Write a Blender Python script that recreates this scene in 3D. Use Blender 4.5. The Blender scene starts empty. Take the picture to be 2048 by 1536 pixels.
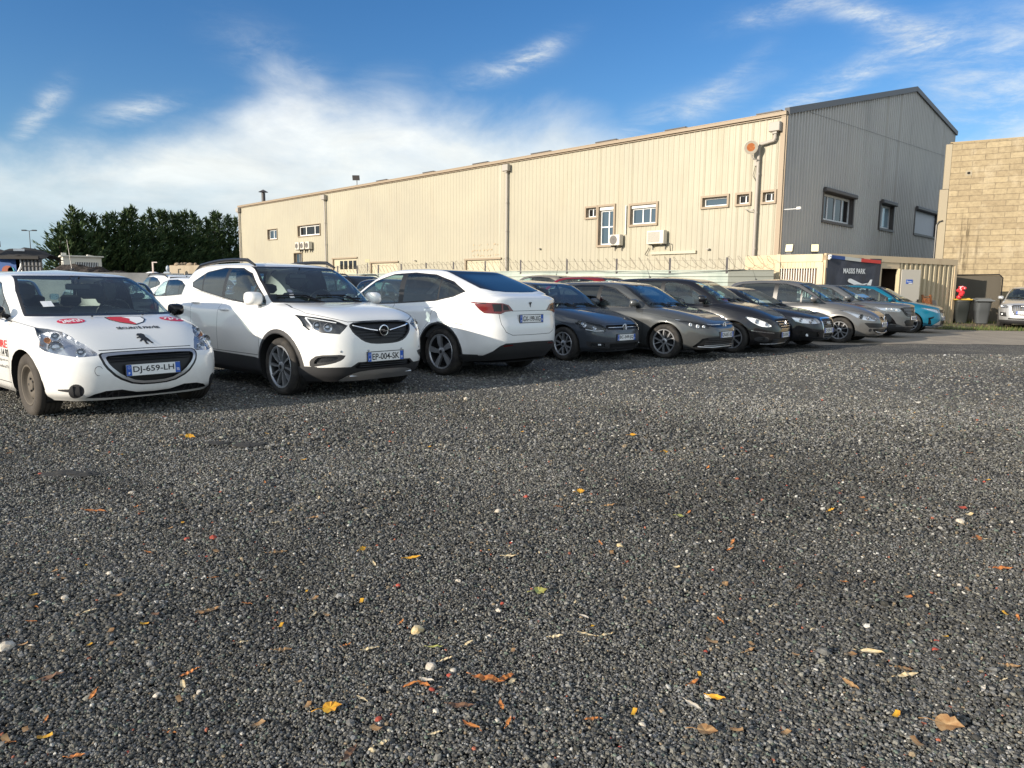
import bpy, bmesh, math, random, os
import numpy as np
from mathutils import Vector, Matrix, noise
from mathutils.bvhtree import BVHTree
R = math.radians
SC = bpy.context.scene
COL = SC.collection

# ------------------------------------------------------------------ camera, world, sun, exposure
CAM_H = 1.27
cam_d = bpy.data.cameras.new('camera'); cam = bpy.data.objects.new('camera', cam_d); COL.objects.link(cam)
cam_d.sensor_width = 36.0; cam_d.lens = 36.0 * 1420 / 2048; cam_d.clip_start = 0.05; cam_d.clip_end = 3000
cam.matrix_world = Matrix.Translation((0, 0, CAM_H)) @ Matrix.Rotation(R(90 - 7.54), 4, 'X') @ Matrix.Rotation(R(0.49), 4, 'Z')
SC.camera = cam
SC.view_settings.view_transform = 'Standard'; SC.view_settings.look = 'None'
SC.view_settings.exposure = 0.66; SC.view_settings.gamma = 1.0; SC.view_settings.use_curve_mapping = False
SUN_AZ, SUN_EL = 55.0, 16.0          # heading of the sunlight over the ground (from +Y towards +X) and its height
sd = bpy.data.lights.new('sun', 'SUN'); sd.energy = 4.3; sd.angle = R(0.5); sd.color = (1.0, 0.89, 0.74)
sun = bpy.data.objects.new('sun', sd); COL.objects.link(sun)
ld = Vector((math.sin(R(SUN_AZ)) * math.cos(R(SUN_EL)), math.cos(R(SUN_AZ)) * math.cos(R(SUN_EL)), -math.sin(R(SUN_EL))))
sun.rotation_euler = ld.to_track_quat('-Z', 'Y').to_euler()

def build_world():
    w = bpy.data.worlds.new('World'); SC.world = w; w.use_nodes = True
    nt = w.node_tree; N = nt.nodes; L = nt.links; N.clear()
    def nd(t, **k):
        n = N.new(t)
        for a, b in k.items(): setattr(n, a, b)
        return n
    def mth(op, a, b=None, c=None, clamp=False):
        n = nd('ShaderNodeMath', operation=op, use_clamp=clamp)
        for i, v in enumerate((a, b, c)):
            if v is None: continue
            if isinstance(v, (int, float)): n.inputs[i].default_value = v
            else: L.new(v, n.inputs[i])
        return n.outputs[0]
    sky = nd('ShaderNodeTexSky', sky_type='NISHITA'); sky.sun_disc = False
    sky.sun_elevation = R(SUN_EL); sky.sun_rotation = R(180 + SUN_AZ); sky.air_density = 1.0; sky.dust_density = 0.3; sky.ozone_density = 3.0
    tc = nd('ShaderNodeTexCoord'); sep = nd('ShaderNodeSeparateXYZ'); L.new(tc.outputs['Generated'], sep.inputs[0])
    X, Y, Z = sep.outputs
    az = mth('MULTIPLY', mth('ARCTAN2', X, Y), 57.2958); el = mth('MULTIPLY', mth('ARCSINE', Z), 57.2958)
    cmb = nd('ShaderNodeCombineXYZ'); L.new(az, cmb.inputs[0]); L.new(el, cmb.inputs[1])
    def noise_(scale, detail, sx=1, sy=1, rot=0, rough=.55, dist=0., off=0.):
        mp = nd('ShaderNodeMapping'); mp.inputs['Scale'].default_value = (sx, sy, 1); mp.inputs['Rotation'].default_value = (0, 0, R(rot)); mp.inputs['Location'].default_value = (off, off * .7, off)
        L.new(cmb.outputs[0], mp.inputs[0]); n = nd('ShaderNodeTexNoise'); n.inputs['Scale'].default_value = scale
        n.inputs['Detail'].default_value = detail; n.inputs['Roughness'].default_value = rough; n.inputs['Distortion'].default_value = dist
        L.new(mp.outputs[0], n.inputs['Vector']); return n.outputs[0]
    # top of the cloud bank against azimuth, with unseen cloud added outside the view
    mr = nd('ShaderNodeMapRange'); mr.inputs[1].default_value = -180; mr.inputs[2].default_value = 180; L.new(az, mr.inputs[0])
    fc = nd('ShaderNodeFloatCurve'); L.new(mr.outputs[0], fc.inputs[1])
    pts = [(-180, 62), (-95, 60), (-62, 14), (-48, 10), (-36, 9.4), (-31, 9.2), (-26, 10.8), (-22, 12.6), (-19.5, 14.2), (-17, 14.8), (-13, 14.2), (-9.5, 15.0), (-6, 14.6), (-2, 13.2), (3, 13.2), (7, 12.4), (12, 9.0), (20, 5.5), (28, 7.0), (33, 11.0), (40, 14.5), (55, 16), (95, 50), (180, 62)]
    c = fc.mapping.curves[0]
    c.points[0].location = ((pts[0][0] + 180) / 360, pts[0][1] / 90); c.points[1].location = ((pts[-1][0] + 180) / 360, pts[-1][1] / 90)
    for a, e in pts[1:-1]: c.points.new((a + 180) / 360, e / 90)
    fc.mapping.update()
    top = mth('MULTIPLY', fc.outputs[0], 90)
    n1 = noise_(.09, 7, 1, 1.6, 20, .6, .4); n2 = noise_(.05, 6, 1, 2.5, 15, .6, 0, 3.)
    edge = mth('ADD', mth('SUBTRACT', top, el), mth('MULTIPLY', mth('SUBTRACT', n1, .5), 7.5))
    dens = nd('ShaderNodeMapRange', interpolation_type='SMOOTHERSTEP'); dens.inputs[1].default_value = -2.4; dens.inputs[2].default_value = 4.6; L.new(edge, dens.inputs[0])
    n6 = noise_(.17, 8, .6, 2.0, 20, .64, .7, 31.)
    bank = mth('MULTIPLY', dens.outputs[0], mth('ADD', mth('ADD', .60, mth('MULTIPLY', n2, .5)), mth('MULTIPLY', mth('SUBTRACT', n6, .42), .75)), clamp=True)
    # wisps: streaks of cirrus at a few places
    streak = noise_(.26, 9, .62, 2.2, 26, .70, .35, 7.)
    st = nd('ShaderNodeMapRange', interpolation_type='SMOOTHSTEP'); st.inputs[1].default_value = .34; st.inputs[2].default_value = .86; L.new(streak, st.inputs[0])
    def blob(a0, e0, ra, re, rot):
        ca, sa = math.cos(R(rot)), math.sin(R(rot)); da = mth('SUBTRACT', az, a0); de = mth('SUBTRACT', el, e0)
        u = mth('DIVIDE', mth('ADD', mth('MULTIPLY', da, ca), mth('MULTIPLY', de, sa)), ra)
        v = mth('DIVIDE', mth('SUBTRACT', mth('MULTIPLY', de, ca), mth('MULTIPLY', da, sa)), re)
        return mth('POWER', 2.718, mth('MULTIPLY', mth('ADD', mth('MULTIPLY', u, u), mth('MULTIPLY', v, v)), -1))
    tot = None
    for a0, e0, ra, re, rot, k in [(-32.6, 11.2, 2.0, .6, 52, 1.5), (-27, 11.9, 2.4, .7, 18, 1.2), (1.2, 17.2, 2.4, .6, 24, 1.9), (-1.5, 16.2, 3.5, .8, 16, .6), (23.5, 14.2, 5.5, .8, 26, 1.3), (12, 13.0, 6, 1.1, 18, .8), (25.5, 18.2, 4.0, .7, -22, 1.5), (29, 16.0, 2.5, 1.0, -10, 1.3), (19.5, 19.4, 3.0, .7, 8, 1.3), (33, 14.5, 4.5, 2.6, 15, 1.0), (34, 10.5, 5, 3, 15, 1.0), (-17, 15.5, 4, 1.6, -25, .6), (19, 12.6, 4, .7, 30, .7), (16, 15.2, 3, .6, 35, .5)]:
        b = mth('MULTIPLY', blob(a0, e0, ra, re, rot), k); tot = b if tot is None else mth('ADD', tot, b)
    wisp = mth('MULTIPLY', tot, mth('ADD', mth('MULTIPLY', st.outputs[0], .95), .06), clamp=True)
    # small darker cloud scraps low on the left
    dk = noise_(.33, 5, .7, 1.9, 0, .6, .3, 11.)
    dm = nd('ShaderNodeMapRange', interpolation_type='SMOOTHSTEP'); dm.inputs[1].default_value = .6; dm.inputs[2].default_value = .74; L.new(dk, dm.inputs[0])
    dmask = mth('MULTIPLY', dm.outputs[0], mth('ADD', blob(-35, 8.6, 6.5, 2.2, -3), mth('MULTIPLY', blob(-18, 7.4, 7, 1.6, 6), .7)), clamp=True)
    # cloud brightness: warm white above, grey-blue low down on the left
    lowm = nd('ShaderNodeMapRange', interpolation_type='SMOOTHSTEP'); lowm.inputs[1].default_value = 1.; lowm.inputs[2].default_value = 9.5; L.new(mth('ADD', el, mth('MULTIPLY', mth('SUBTRACT', n2, .5), 5)), lowm.inputs[0])
    cc = nd('ShaderNodeMix', data_type='RGBA'); cc.inputs['A'].default_value = (.33, .47, .58, 1); cc.inputs['B'].default_value = (.72, .755, .745, 1); L.new(lowm.outputs[0], cc.inputs['Factor'])
    core = mth('ADD', blob(-17.0, 13.5, 4.0, 3.0, 25), mth('MULTIPLY', blob(-9, 12.6, 4.2, 2.4, 0), .7))
    cc2 = nd('ShaderNodeMix', data_type='RGBA'); cc2.inputs['B'].default_value = (.88, .89, .86, 1); L.new(mth('MULTIPLY', core, .9, clamp=True), cc2.inputs['Factor']); L.new(cc.outputs['Result'], cc2.inputs['A'])
    n5 = noise_(.22, 8, .7, 1.7, 18, .62, .5, 21.)
    tx = nd('ShaderNodeMapRange'); tx.inputs[1].default_value = .3; tx.inputs[2].default_value = .7; tx.inputs[3].default_value = .92; tx.inputs[4].default_value = 1.08; L.new(n5, tx.inputs[0])
    cm2 = nd('ShaderNodeVectorMath', operation='SCALE'); L.new(cc2.outputs['Result'], cm2.inputs[0]); L.new(tx.outputs[0], cm2.inputs['Scale'])
    cd = nd('ShaderNodeMix', data_type='RGBA'); cd.inputs['B'].default_value = (.22, .33, .42, 1); L.new(mth('MULTIPLY', dmask, .75), cd.inputs['Factor']); L.new(cm2.outputs[0], cd.inputs['A'])
    hv = nd('ShaderNodeMapRange', interpolation_type='SMOOTHSTEP'); hv.inputs[1].default_value = 26; hv.inputs[2].default_value = 48; hv.inputs[3].default_value = 0.; hv.inputs[4].default_value = .20; L.new(el, hv.inputs[0])  # unseen thin veil added high overhead, pales the sky reflected in glass
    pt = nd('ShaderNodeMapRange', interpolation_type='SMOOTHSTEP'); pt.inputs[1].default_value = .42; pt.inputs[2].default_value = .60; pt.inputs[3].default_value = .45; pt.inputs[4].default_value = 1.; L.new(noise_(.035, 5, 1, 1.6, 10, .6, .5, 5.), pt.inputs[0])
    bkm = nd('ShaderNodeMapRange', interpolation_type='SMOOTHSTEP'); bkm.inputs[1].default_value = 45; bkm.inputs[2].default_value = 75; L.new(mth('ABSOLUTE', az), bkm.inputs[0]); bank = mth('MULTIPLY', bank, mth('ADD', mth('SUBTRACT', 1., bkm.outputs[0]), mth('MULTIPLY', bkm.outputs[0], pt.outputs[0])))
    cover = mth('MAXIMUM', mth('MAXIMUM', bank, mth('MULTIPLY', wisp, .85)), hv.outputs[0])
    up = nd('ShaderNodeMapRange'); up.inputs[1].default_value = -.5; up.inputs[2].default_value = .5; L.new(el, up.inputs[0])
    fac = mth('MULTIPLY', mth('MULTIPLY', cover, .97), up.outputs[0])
    # light sky saturation tweak
    hs = nd('ShaderNodeHueSaturation'); hs.inputs['Hue'].default_value = .508; hs.inputs['Saturation'].default_value = 1.26; hs.inputs['Value'].default_value = .98; L.new(sky.outputs[0], hs.inputs['Color'])
    b1 = nd('ShaderNodeBackground'); b1.inputs[1].default_value = .10; L.new(hs.outputs[0], b1.inputs[0])
    b2 = nd('ShaderNodeBackground'); L.new(cd.outputs['Result'], b2.inputs[0]); bk = nd('ShaderNodeMapRange', interpolation_type='SMOOTHSTEP'); L.new(mth('ABSOLUTE', az), bk.inputs[0]); bk.inputs[1].default_value = 50; bk.inputs[2].default_value = 110; bk.inputs[3].default_value = .80; bk.inputs[4].default_value = 1.25; L.new(bk.outputs[0], b2.inputs[1])  # cloud added behind and beside the camera is brighter, as fill for the shade
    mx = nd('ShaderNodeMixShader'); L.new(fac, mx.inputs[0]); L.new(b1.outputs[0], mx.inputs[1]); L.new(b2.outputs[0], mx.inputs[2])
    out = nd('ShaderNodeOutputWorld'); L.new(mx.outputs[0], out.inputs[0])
build_world()

# ------------------------------------------------------------------ helpers: objects
def tag(o, label=None, cat=None, group=None, kind=None):
    if label: o['label'] = label
    if cat: o['category'] = cat
    if group: o['group'] = group
    if kind: o['kind'] = kind
    return o
def empty(name, loc=(0, 0, 0), rz=0., parent=None):
    o = bpy.data.objects.new(name, None); COL.objects.link(o); o.empty_display_size = .2
    o.location = loc; o.rotation_euler = (0, 0, rz)
    if parent: o.parent = parent
    return o
def link(name, me, mats, parent=None):
    o = bpy.data.objects.new(name, me); COL.objects.link(o)
    if parent: o.parent = parent
    for m in (mats if isinstance(mats, (list, tuple)) else [mats]): me.materials.append(m)
    return o
class MB:
    """collects simple shapes into one mesh"""
    def __init__(s): s.v = []; s.f = []; s.m = []; s.sm = []
    def add(s, vs, fs, mi=0, smooth=False):
        b = len(s.v); s.v += [tuple(v) for v in vs]; s.f += [tuple(b + i for i in f) for f in fs]
        s.m += [mi] * len(fs); s.sm += [smooth] * len(fs); return s
    def box(s, c, d, M=None, mi=0, bev=0.):
        cx, cy, cz = c; x, y, z = d[0] / 2, d[1] / 2, d[2] / 2
        if bev > 0:
            b = bev; P = []
            for sz in (-1, 1):
                for (px_, py_) in ((-1, -1), (1, -1), (1, 1), (-1, 1)):
                    P.append((px_ * (x - b), py_ * (y - b), sz * z))
            for sz in (-1, 1):
                for (px_, py_) in ((-1, -1), (1, -1), (1, 1), (-1, 1)):
                    P.append((px_ * x, py_ * y, sz * (z - b)))
            F = [(3, 2, 1, 0), (4, 5, 6, 7)]
            for i in range(4):
                j = (i + 1) % 4
                F += [(8 + i, 8 + j, 12 + j, 12 + i), (i, j, 8 + j, 8 + i), (12 + i, 12 + j, 4 + j, 4 + i)]
            vs = [Vector((cx + p[0], cy + p[1], cz + p[2])) for p in P]
        else:
            vs = [Vector((cx + a * x, cy + b_ * y, cz + c_ * z)) for c_ in (-1, 1) for a, b_ in ((-1, -1), (1, -1), (1, 1), (-1, 1))]
            F = [(3, 2, 1, 0), (4, 5, 6, 7), (0, 1, 5, 4), (1, 2, 6, 5), (2, 3, 7, 6), (3, 0, 4, 7)]
        if M: vs = [M @ v for v in vs]
        return s.add(vs, F, mi)
    def tube(s, pts, r, n=8, mi=0, cap=True, M=None):
        pts = [Vector(p) for p in pts]; rs = r if isinstance(r, (list, tuple)) else [r] * len(pts)
        vs = []; fs = []; up0 = None
        for i, p in enumerate(pts):
            t = (pts[min(i + 1, len(pts) - 1)] - pts[max(i - 1, 0)]).normalized()
            if up0 is None: up0 = t.orthogonal().normalized()
            a = (up0 - t * up0.dot(t)); a = a.normalized() if a.length > 1e-6 else t.orthogonal().normalized(); up0 = a; b = t.cross(a)
            for k in range(n):
                an = 2 * math.pi * k / n; vs.append(p + (a * math.cos(an) + b * math.sin(an)) * rs[i])
        for i in range(len(pts) - 1):
            for k in range(n):
                k2 = (k + 1) % n; fs.append((i * n + k, i * n + k2, (i + 1) * n + k2, (i + 1) * n + k))
        if cap: fs += [tuple(range(n - 1, -1, -1)), tuple(range((len(pts) - 1) * n, len(pts) * n))]
        if M: vs = [M @ v for v in vs]
        return s.add(vs, fs, mi, True)
    def lathe(s, prof, n=24, M=None, mi=0, smooth=True):
        """profile (r, a) turned about the local Y axis"""
        vs = []; fs = []
        for r, a in prof:
            for k in range(n):
                t = 2 * math.pi * k / n; vs.append(Vector((r * math.cos(t), a, r * math.sin(t))))
        for i in range(len(prof) - 1):
            for k in range(n):
                k2 = (k + 1) % n; fs.append((i * n + k, i * n + k2, (i + 1) * n + k2, (i + 1) * n + k))
        if M: vs = [M @ v for v in vs]
        return s.add(vs, fs, mi, smooth)
    def ball(s, c, r, n=10, m=6, M=None, mi=0):
        rx, ry, rz = r if isinstance(r, (list, tuple)) else (r, r, r); vs = []; fs = []
        for i in range(m + 1):
            ph = math.pi * i / m
            for k in range(n):
                t = 2 * math.pi * k / n; vs.append(Vector((c[0] + rx * math.sin(ph) * math.cos(t), c[1] + ry * math.sin(ph) * math.sin(t), c[2] + rz * math.cos(ph))))
        for i in range(m):
            for k in range(n):
                k2 = (k + 1) % n; fs.append((i * n + k, (i + 1) * n + k, (i + 1) * n + k2, i * n + k2))
        if M: vs = [M @ v for v in vs]
        return s.add(vs, fs, mi, True)
    def prism(s, poly, h0, h1, M=None, mi=0):
        """polygon in local XY pushed from h0 to h1 along Z"""
        n = len(poly); vs = [Vector((p[0], p[1], h0)) for p in poly] + [Vector((p[0], p[1], h1)) for p in poly]
        if M: vs = [M @ v for v in vs]
        return s.add(vs, [tuple(range(n - 1, -1, -1)), tuple(range(n, 2 * n))] + [(i, (i + 1) % n, n + (i + 1) % n, n + i) for i in range(n)], mi)
    def build(s, name, mats, parent=None, sharp=40, fix=True):
        me = bpy.data.meshes.new(name); me.from_pydata(s.v, [], s.f)
        me.polygons.foreach_set('material_index', s.m); me.polygons.foreach_set('use_smooth', [True] * len(s.f) if sharp else s.sm)
        if fix:
            bm = bmesh.new(); bm.from_mesh(me); bmesh.ops.remove_doubles(bm, verts=bm.verts, dist=1e-5); bmesh.ops.recalc_face_normals(bm, faces=bm.faces); bm.to_mesh(me); bm.free()
        if sharp:
            me.set_sharp_from_angle(angle=R(sharp))
        me.update(); return link(name, me, mats, parent)
def copy_tree(o, parent=None):
    c = o.copy(); COL.objects.link(c); c.parent = parent
    for ch in list(o.children): copy_tree(ch, c)
    return c
def text_mesh(txt, width, height, bold=.0, depth=.0):
    """flat letters in local XY centred on the origin, stretched to width x height; returns verts, faces"""
    cu = bpy.data.curves.new('t', 'FONT'); cu.body = txt; cu.size = 1; cu.offset = bold; cu.resolution_u = 3; cu.extrude = 0
    ob = bpy.data.objects.new('t', cu); COL.objects.link(ob); dg = bpy.context.evaluated_depsgraph_get(); dg.update()
    me = bpy.data.meshes.new_from_object(ob.evaluated_get(dg)); bpy.data.objects.remove(ob); bpy.data.curves.remove(cu)
    V = np.array([v.co[:2] for v in me.vertices]); F = [tuple(p.vertices) for p in me.polygons]; bpy.data.meshes.remove(me)
    lo, hi = V.min(0), V.max(0); V = (V - (lo + hi) / 2) / (hi - lo) * np.array([width, height])
    return V, F
def at_dir(a): return Vector((math.sin(R(a)), math.cos(R(a)), 0))

# ------------------------------------------------------------------ helpers: materials
MATS = {}
def pbr(name, col, rough=.5, metal=0., coat=0., coat_r=.03, spec=.5, alpha=1., trans=0., emit=None, ior=1.45):
    m = bpy.data.materials.new(name); m.use_nodes = True; b = m.node_tree.nodes['Principled BSDF']
    b.inputs['Base Color'].default_value = (*col, 1); b.inputs['Roughness'].default_value = rough; b.inputs['Metallic'].default_value = metal
    b.inputs['Coat Weight'].default_value = coat; b.inputs['Coat Roughness'].default_value = coat_r; b.inputs['Specular IOR Level'].default_value = spec
    b.inputs['Transmission Weight'].default_value = trans; b.inputs['IOR'].default_value = ior
    MATS[name] = m; return m
class NT:
    def __init__(s, m): s.m = m; s.t = m.node_tree; s.N = s.t.nodes; s.L = s.t.links; s.b = s.N.get('Principled BSDF')
    def n(s, t, **k):
        x = s.N.new(t)
        for a, b in k.items(): setattr(x, a, b)
        return x
    def set(s, sock, v):
        if isinstance(v, (int, float)): sock.default_value = v
        elif isinstance(v, (tuple, list)): sock.default_value = (*v, 1) if len(v) == 3 and sock.type == 'RGBA' else v
        else: s.L.new(v, sock)
    def math(s, op, a, b=None, clamp=False):
        x = s.n('ShaderNodeMath', operation=op, use_clamp=clamp); s.set(x.inputs[0], a)
        if b is not None: s.set(x.inputs[1], b)
        return x.outputs[0]
    def coord(s, kind='Object', scale=(1, 1, 1), loc=(0, 0, 0), rot=(0, 0, 0)):
        tc = s.n('ShaderNodeTexCoord'); mp = s.n('ShaderNodeMapping'); mp.inputs['Scale'].default_value = scale; mp.inputs['Location'].default_value = loc; mp.inputs['Rotation'].default_value = rot
        s.L.new(tc.outputs[kind], mp.inputs[0]); return mp.outputs[0]
    def noise(s, vec, scale, detail=4, rough=.55, out=0, dist=0.):
        x = s.n('ShaderNodeTexNoise'); s.L.new(vec, x.inputs['Vector']); x.inputs['Scale'].default_value = scale; x.inputs['Detail'].default_value = detail; x.inputs['Roughness'].default_value = rough; x.inputs['Distortion'].default_value = dist
        return x.outputs[out]
    def vor(s, vec, scale, feature='F1', out='Distance', rand=1.):
        x = s.n('ShaderNodeTexVoronoi', feature=feature); s.L.new(vec, x.inputs['Vector']); x.inputs['Scale'].default_value = scale; x.inputs['Randomness'].default_value = rand; return x.outputs[out]
    def ramp(s, fac, stops, interp='LINEAR'):
        x = s.n('ShaderNodeValToRGB'); x.color_ramp.interpolation = interp; e = x.color_ramp.elements
        while len(e) < len(stops): e.new(.5)
        for i, (p, c) in enumerate(stops): e[i].position = p; e[i].color = (*c, 1) if len(c) == 3 else c
        s.L.new(fac, x.inputs[0]); return x.outputs[0]
    def mr(s, v, a, b, c=0., d=1., smooth=True):
        x = s.n('ShaderNodeMapRange', interpolation_type='SMOOTHSTEP' if smooth else 'LINEAR'); s.L.new(v, x.inputs[0])
        for i, q in enumerate((a, b, c, d)): x.inputs[i + 1].default_value = q
        return x.outputs[0]
    def mix(s, fac, a, b, mode='MIX'):
        x = s.n('ShaderNodeMix', data_type='RGBA', blend_type=mode); s.set(x.inputs['Factor'], fac); s.set(x.inputs['A'], a); s.set(x.inputs['B'], b); return x.outputs['Result']
    def bump(s, h, strength=.5, dist=.01, nrm=None):
        x = s.n('ShaderNodeBump'); x.inputs['Strength'].default_value = strength; x.inputs['Distance'].default_value = dist; s.L.new(h, x.inputs['Height'])
        if nrm: s.L.new(nrm, x.inputs['Normal'])
        return x.outputs[0]

def paint(name, col, metal=0., rough=.35, flake=False):
    m = pbr(name, col, rough, metal, 1.0, .03, spec=.5 if max(col) > .3 else .12); t = NT(m); v = t.coord('Object')
    # road film: a little dusty towards the sills
    sep = t.n('ShaderNodeSeparateXYZ'); t.L.new(v, sep.inputs[0]); n = t.noise(v, 3.2, 5, .6)
    low = t.mr(t.math('ADD', sep.outputs[2], t.math('MULTIPLY', n, .5)), .35, .95, .16, .0)
    dust = t.math('MULTIPLY', low, t.mr(t.noise(v, 14, 4), .3, .7, .4, 1.))
    if max(col) < .3: dust = t.math('MULTIPLY', dust, .3)
    dust = t.math('ADD', dust, t.math('MULTIPLY', t.mr(t.noise(v, 5, 6, .7), .45, .8), .025 if max(col) > .3 else .006))
    t.L.new(t.mix(dust, col, (.22, .19, .15)), t.b.inputs['Base Color'])
    t.L.new(t.math('ADD', t.math('MULTIPLY', dust, .5), .035), t.b.inputs['Coat Roughness'])
    t.L.new(t.math('SUBTRACT', 1.0, t.math('MULTIPLY', dust, .8)), t.b.inputs['Coat Weight'])
    return m
def glass_mat(name, tint, refl=1.0, dust=.02):
    m = bpy.data.materials.new(name); m.use_nodes = True; t = NT(m); t.N.clear()
    tr = t.n('ShaderNodeBsdfTransparent'); tr.inputs[0].default_value = (*tint, 1); gl = t.n('ShaderNodeBsdfGlossy'); gl.inputs['Roughness'].default_value = .01; gl.inputs['Color'].default_value = (.95, 1, 1, 1)
    lw = t.n('ShaderNodeLayerWeight'); lw.inputs[0].default_value = .5
    f = t.math('ADD', t.math('MULTIPLY', t.math('POWER', lw.outputs['Facing'], 4.2), .92 * min(refl, 1.)), .055 * refl, clamp=True)
    # dust film
    df = t.n('ShaderNodeBsdfDiffuse'); df.inputs[0].default_value = (.28, .27, .25, 1); n = t.noise(t.coord('Object'), 6, 5, .65)
    mx0 = t.n('ShaderNodeMixShader'); t.L.new(t.mr(n, .35, .8, .0, dust), mx0.inputs[0]); t.L.new(tr.outputs[0], mx0.inputs[1]); t.L.new(df.outputs[0], mx0.inputs[2])
    mx = t.n('ShaderNodeMixShader'); t.L.new(f, mx.inputs[0]); t.L.new(mx0.outputs[0], mx.inputs[1]); t.L.new(gl.outputs[0], mx.inputs[2])
    o = t.n('ShaderNodeOutputMaterial'); t.L.new(mx.outputs[0], o.inputs[0]); MATS[name] = m; return m
GL_FRONT = glass_mat('glass clear', (.80, .92, .90), 1.25); GL_SIDE = glass_mat('glass side', (.70, .80, .80), 1.25); GL_PRIV = glass_mat('glass privacy', (.035, .04, .05), 1.3)
GL_LENS = glass_mat('lamp lens', (.94, .95, .96), .75, .006)
RED_LENS = pbr('red lens', (.14, .006, .008), .12, 0, 1.0); AMBER = pbr('amber lens', (.6, .2, .02), .15, 0, 1.)
BLACKTRIM = pbr('black trim', (.012, .012, .013), .35); GLOSSBLACK = pbr('gloss black', (.004, .004, .005), .08, 0, .75, spec=.05)
CLAD = pbr('plastic cladding', (.028, .028, .030), .62); CHROME = pbr('chrome', (.72, .72, .74), .09, 1.0); SATIN = pbr('satin silver', (.52, .52, .53), .34, .85)
ALLOY = pbr('alloy wheel', (.42, .43, .45), .28, .6); ALLOYD = pbr('dark wheel', (.02, .02, .022), .35); STEELW = pbr('dusty steel wheel', (.10, .085, .068), .75)
INTER = pbr('cabin fabric', (.055, .058, .062), .85); INTERL = pbr('cabin light fabric', (.32, .31, .28), .9); DASH = pbr('dashboard', (.022, .024, .027), .6)
GRILLE = pbr('grille black', (.010, .010, .011), .45); REFL = pbr('lamp reflector', (.50, .52, .56), .22, .85); LAMPW = pbr('lamp white element', (.78, .8, .82), .25); LAMPD = pbr('lamp housing', (.035, .036, .04), .3, .3)
UNDER = pbr('underbody', (.012, .012, .012), .9); PLATE = pbr('plate white', (.80, .80, .78), .35); PBLUE = pbr('plate blue', (.02, .10, .45), .35); PBLACK = pbr('plate letters', (.012, .012, .015), .4)
PYEL = pbr('plate yellow', (.8, .55, .05), .4); WHITE = pbr('white letters', (.8, .8, .8), .5); MIRR = pbr('mirror glass', (.7, .75, .8), .03, 1.0)
def rubber(name, col):
    m = pbr(name, col, .85); t = NT(m); v = t.coord('Object'); n = t.noise(v, 6, 5, .65)
    t.L.new(t.mix(t.mr(n, .35, .75, .0, .75), col, (.075, .066, .055)), t.b.inputs['Base Color']); return m
TYRE = rubber('tyre rubber', (.017, .016, .016)); TYRED = rubber('dusty tyre', (.045, .038, .032))
# ------------------------------------------------------------------ cars
def pchip(x, y, xi):
    x = np.asarray(x, float); y = np.asarray(y, float); h = np.diff(x); d = np.diff(y) / h; n = len(x); m = np.zeros(n)
    for i in range(1, n - 1):
        if d[i - 1] * d[i] > 0:
            w1 = 2 * h[i] + h[i - 1]; w2 = h[i] + 2 * h[i - 1]; m[i] = (w1 + w2) / (w1 / d[i - 1] + w2 / d[i])
    m[0] = d[0]; m[-1] = d[-1]
    k = np.clip(np.searchsorted(x, xi) - 1, 0, n - 2); t = (xi - x[k]) / h[k]
    return (2 * t**3 - 3 * t**2 + 1) * y[k] + (t**3 - 2 * t**2 + t) * h[k] * m[k] + (-2 * t**3 + 3 * t**2) * y[k + 1] + (t**3 - t**2) * h[k] * m[k + 1]

def layers(L, W, H, lead, cowl, head, rhead, rbelt, belt, peak=None, zb=.19, tail=None, nose=None, rnose=None, taper=1., nf=(3.9, 4.1, 4.9, 7.), hood=None):
    """13 contour levels of a body: front centre (s,z), rear centre (s,z), side (half width, z), roundness of the corners"""
    w = W / 2; pk = peak or (head[0] * .6 + rhead[0] * .4); cz = cowl[1]
    lp = lambda a, b, t: a + (b - a) * t
    hz = hood or ((.35, .55), (.72, .86))
    F = nose or [(.10, zb), (.025, .27), (0, .42), (.02, lp(.5, lead[1], .4))]
    F = F + [lead, (lp(lead[0], cowl[0], hz[0][0]), lp(lead[1], cz, hz[0][1])), (lp(lead[0], cowl[0], hz[1][0]), lp(lead[1], cz, hz[1][1])), (cowl[0] - .03, cz),
             (cowl[0] + .04, cz + .012), (lp(cowl[0] + .04, head[0], .5), lp(cz, head[1], .55)), head, (head[0] + .16, lp(head[1], H, .45)), (pk, H)]
    tz = tail or [(L - .04, .80), (L - .05, .90), (L - .07, lp(.9, rbelt[1], .6))]
    Rr = (rnose or [(L - .10, zb + .02), (L - .03, .30), (L, .46), (L - .01, .64)]) + tz + [rbelt, (rbelt[0] - .03, rbelt[1] + .02), (lp(rbelt[0], rhead[0], .5), lp(rbelt[1], rhead[1], .54)), rhead, (rhead[0] - .14, lp(rhead[1], H, .45)), (pk + .02, H)]
    lh = lp(lead[1], belt, .3)
    S = [(w * .90, zb), (w * .965, .26), (w * .985, .40), (w * .997, .55), (w, min(.72, lh)), (w * .988, lp(.74, belt, .42)), (w * .972, lp(.74, belt, .8)), (w * .94, belt),
         (w * .905, belt + .035), (w * .835, lp(belt, H, .52)), (w * .735, H - .105), (w * .62, H - .045), (0, H)]
    NF = [nf[0]] * 4 + [nf[1], nf[1] + .5] + [nf[2]] * 1 + [nf[2] + .6, nf[3], nf[3], nf[3], nf[3] - 1, 3.]
    NR = [4.8] * 4 + [5.] * 2 + [5.2, 5.5, 6.5, 6.5, 6., 5., 3.]
    return [list(F[i]) + list(Rr[i]) + list(S[i]) + [NF[i], NR[i]] for i in range(13)]

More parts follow.
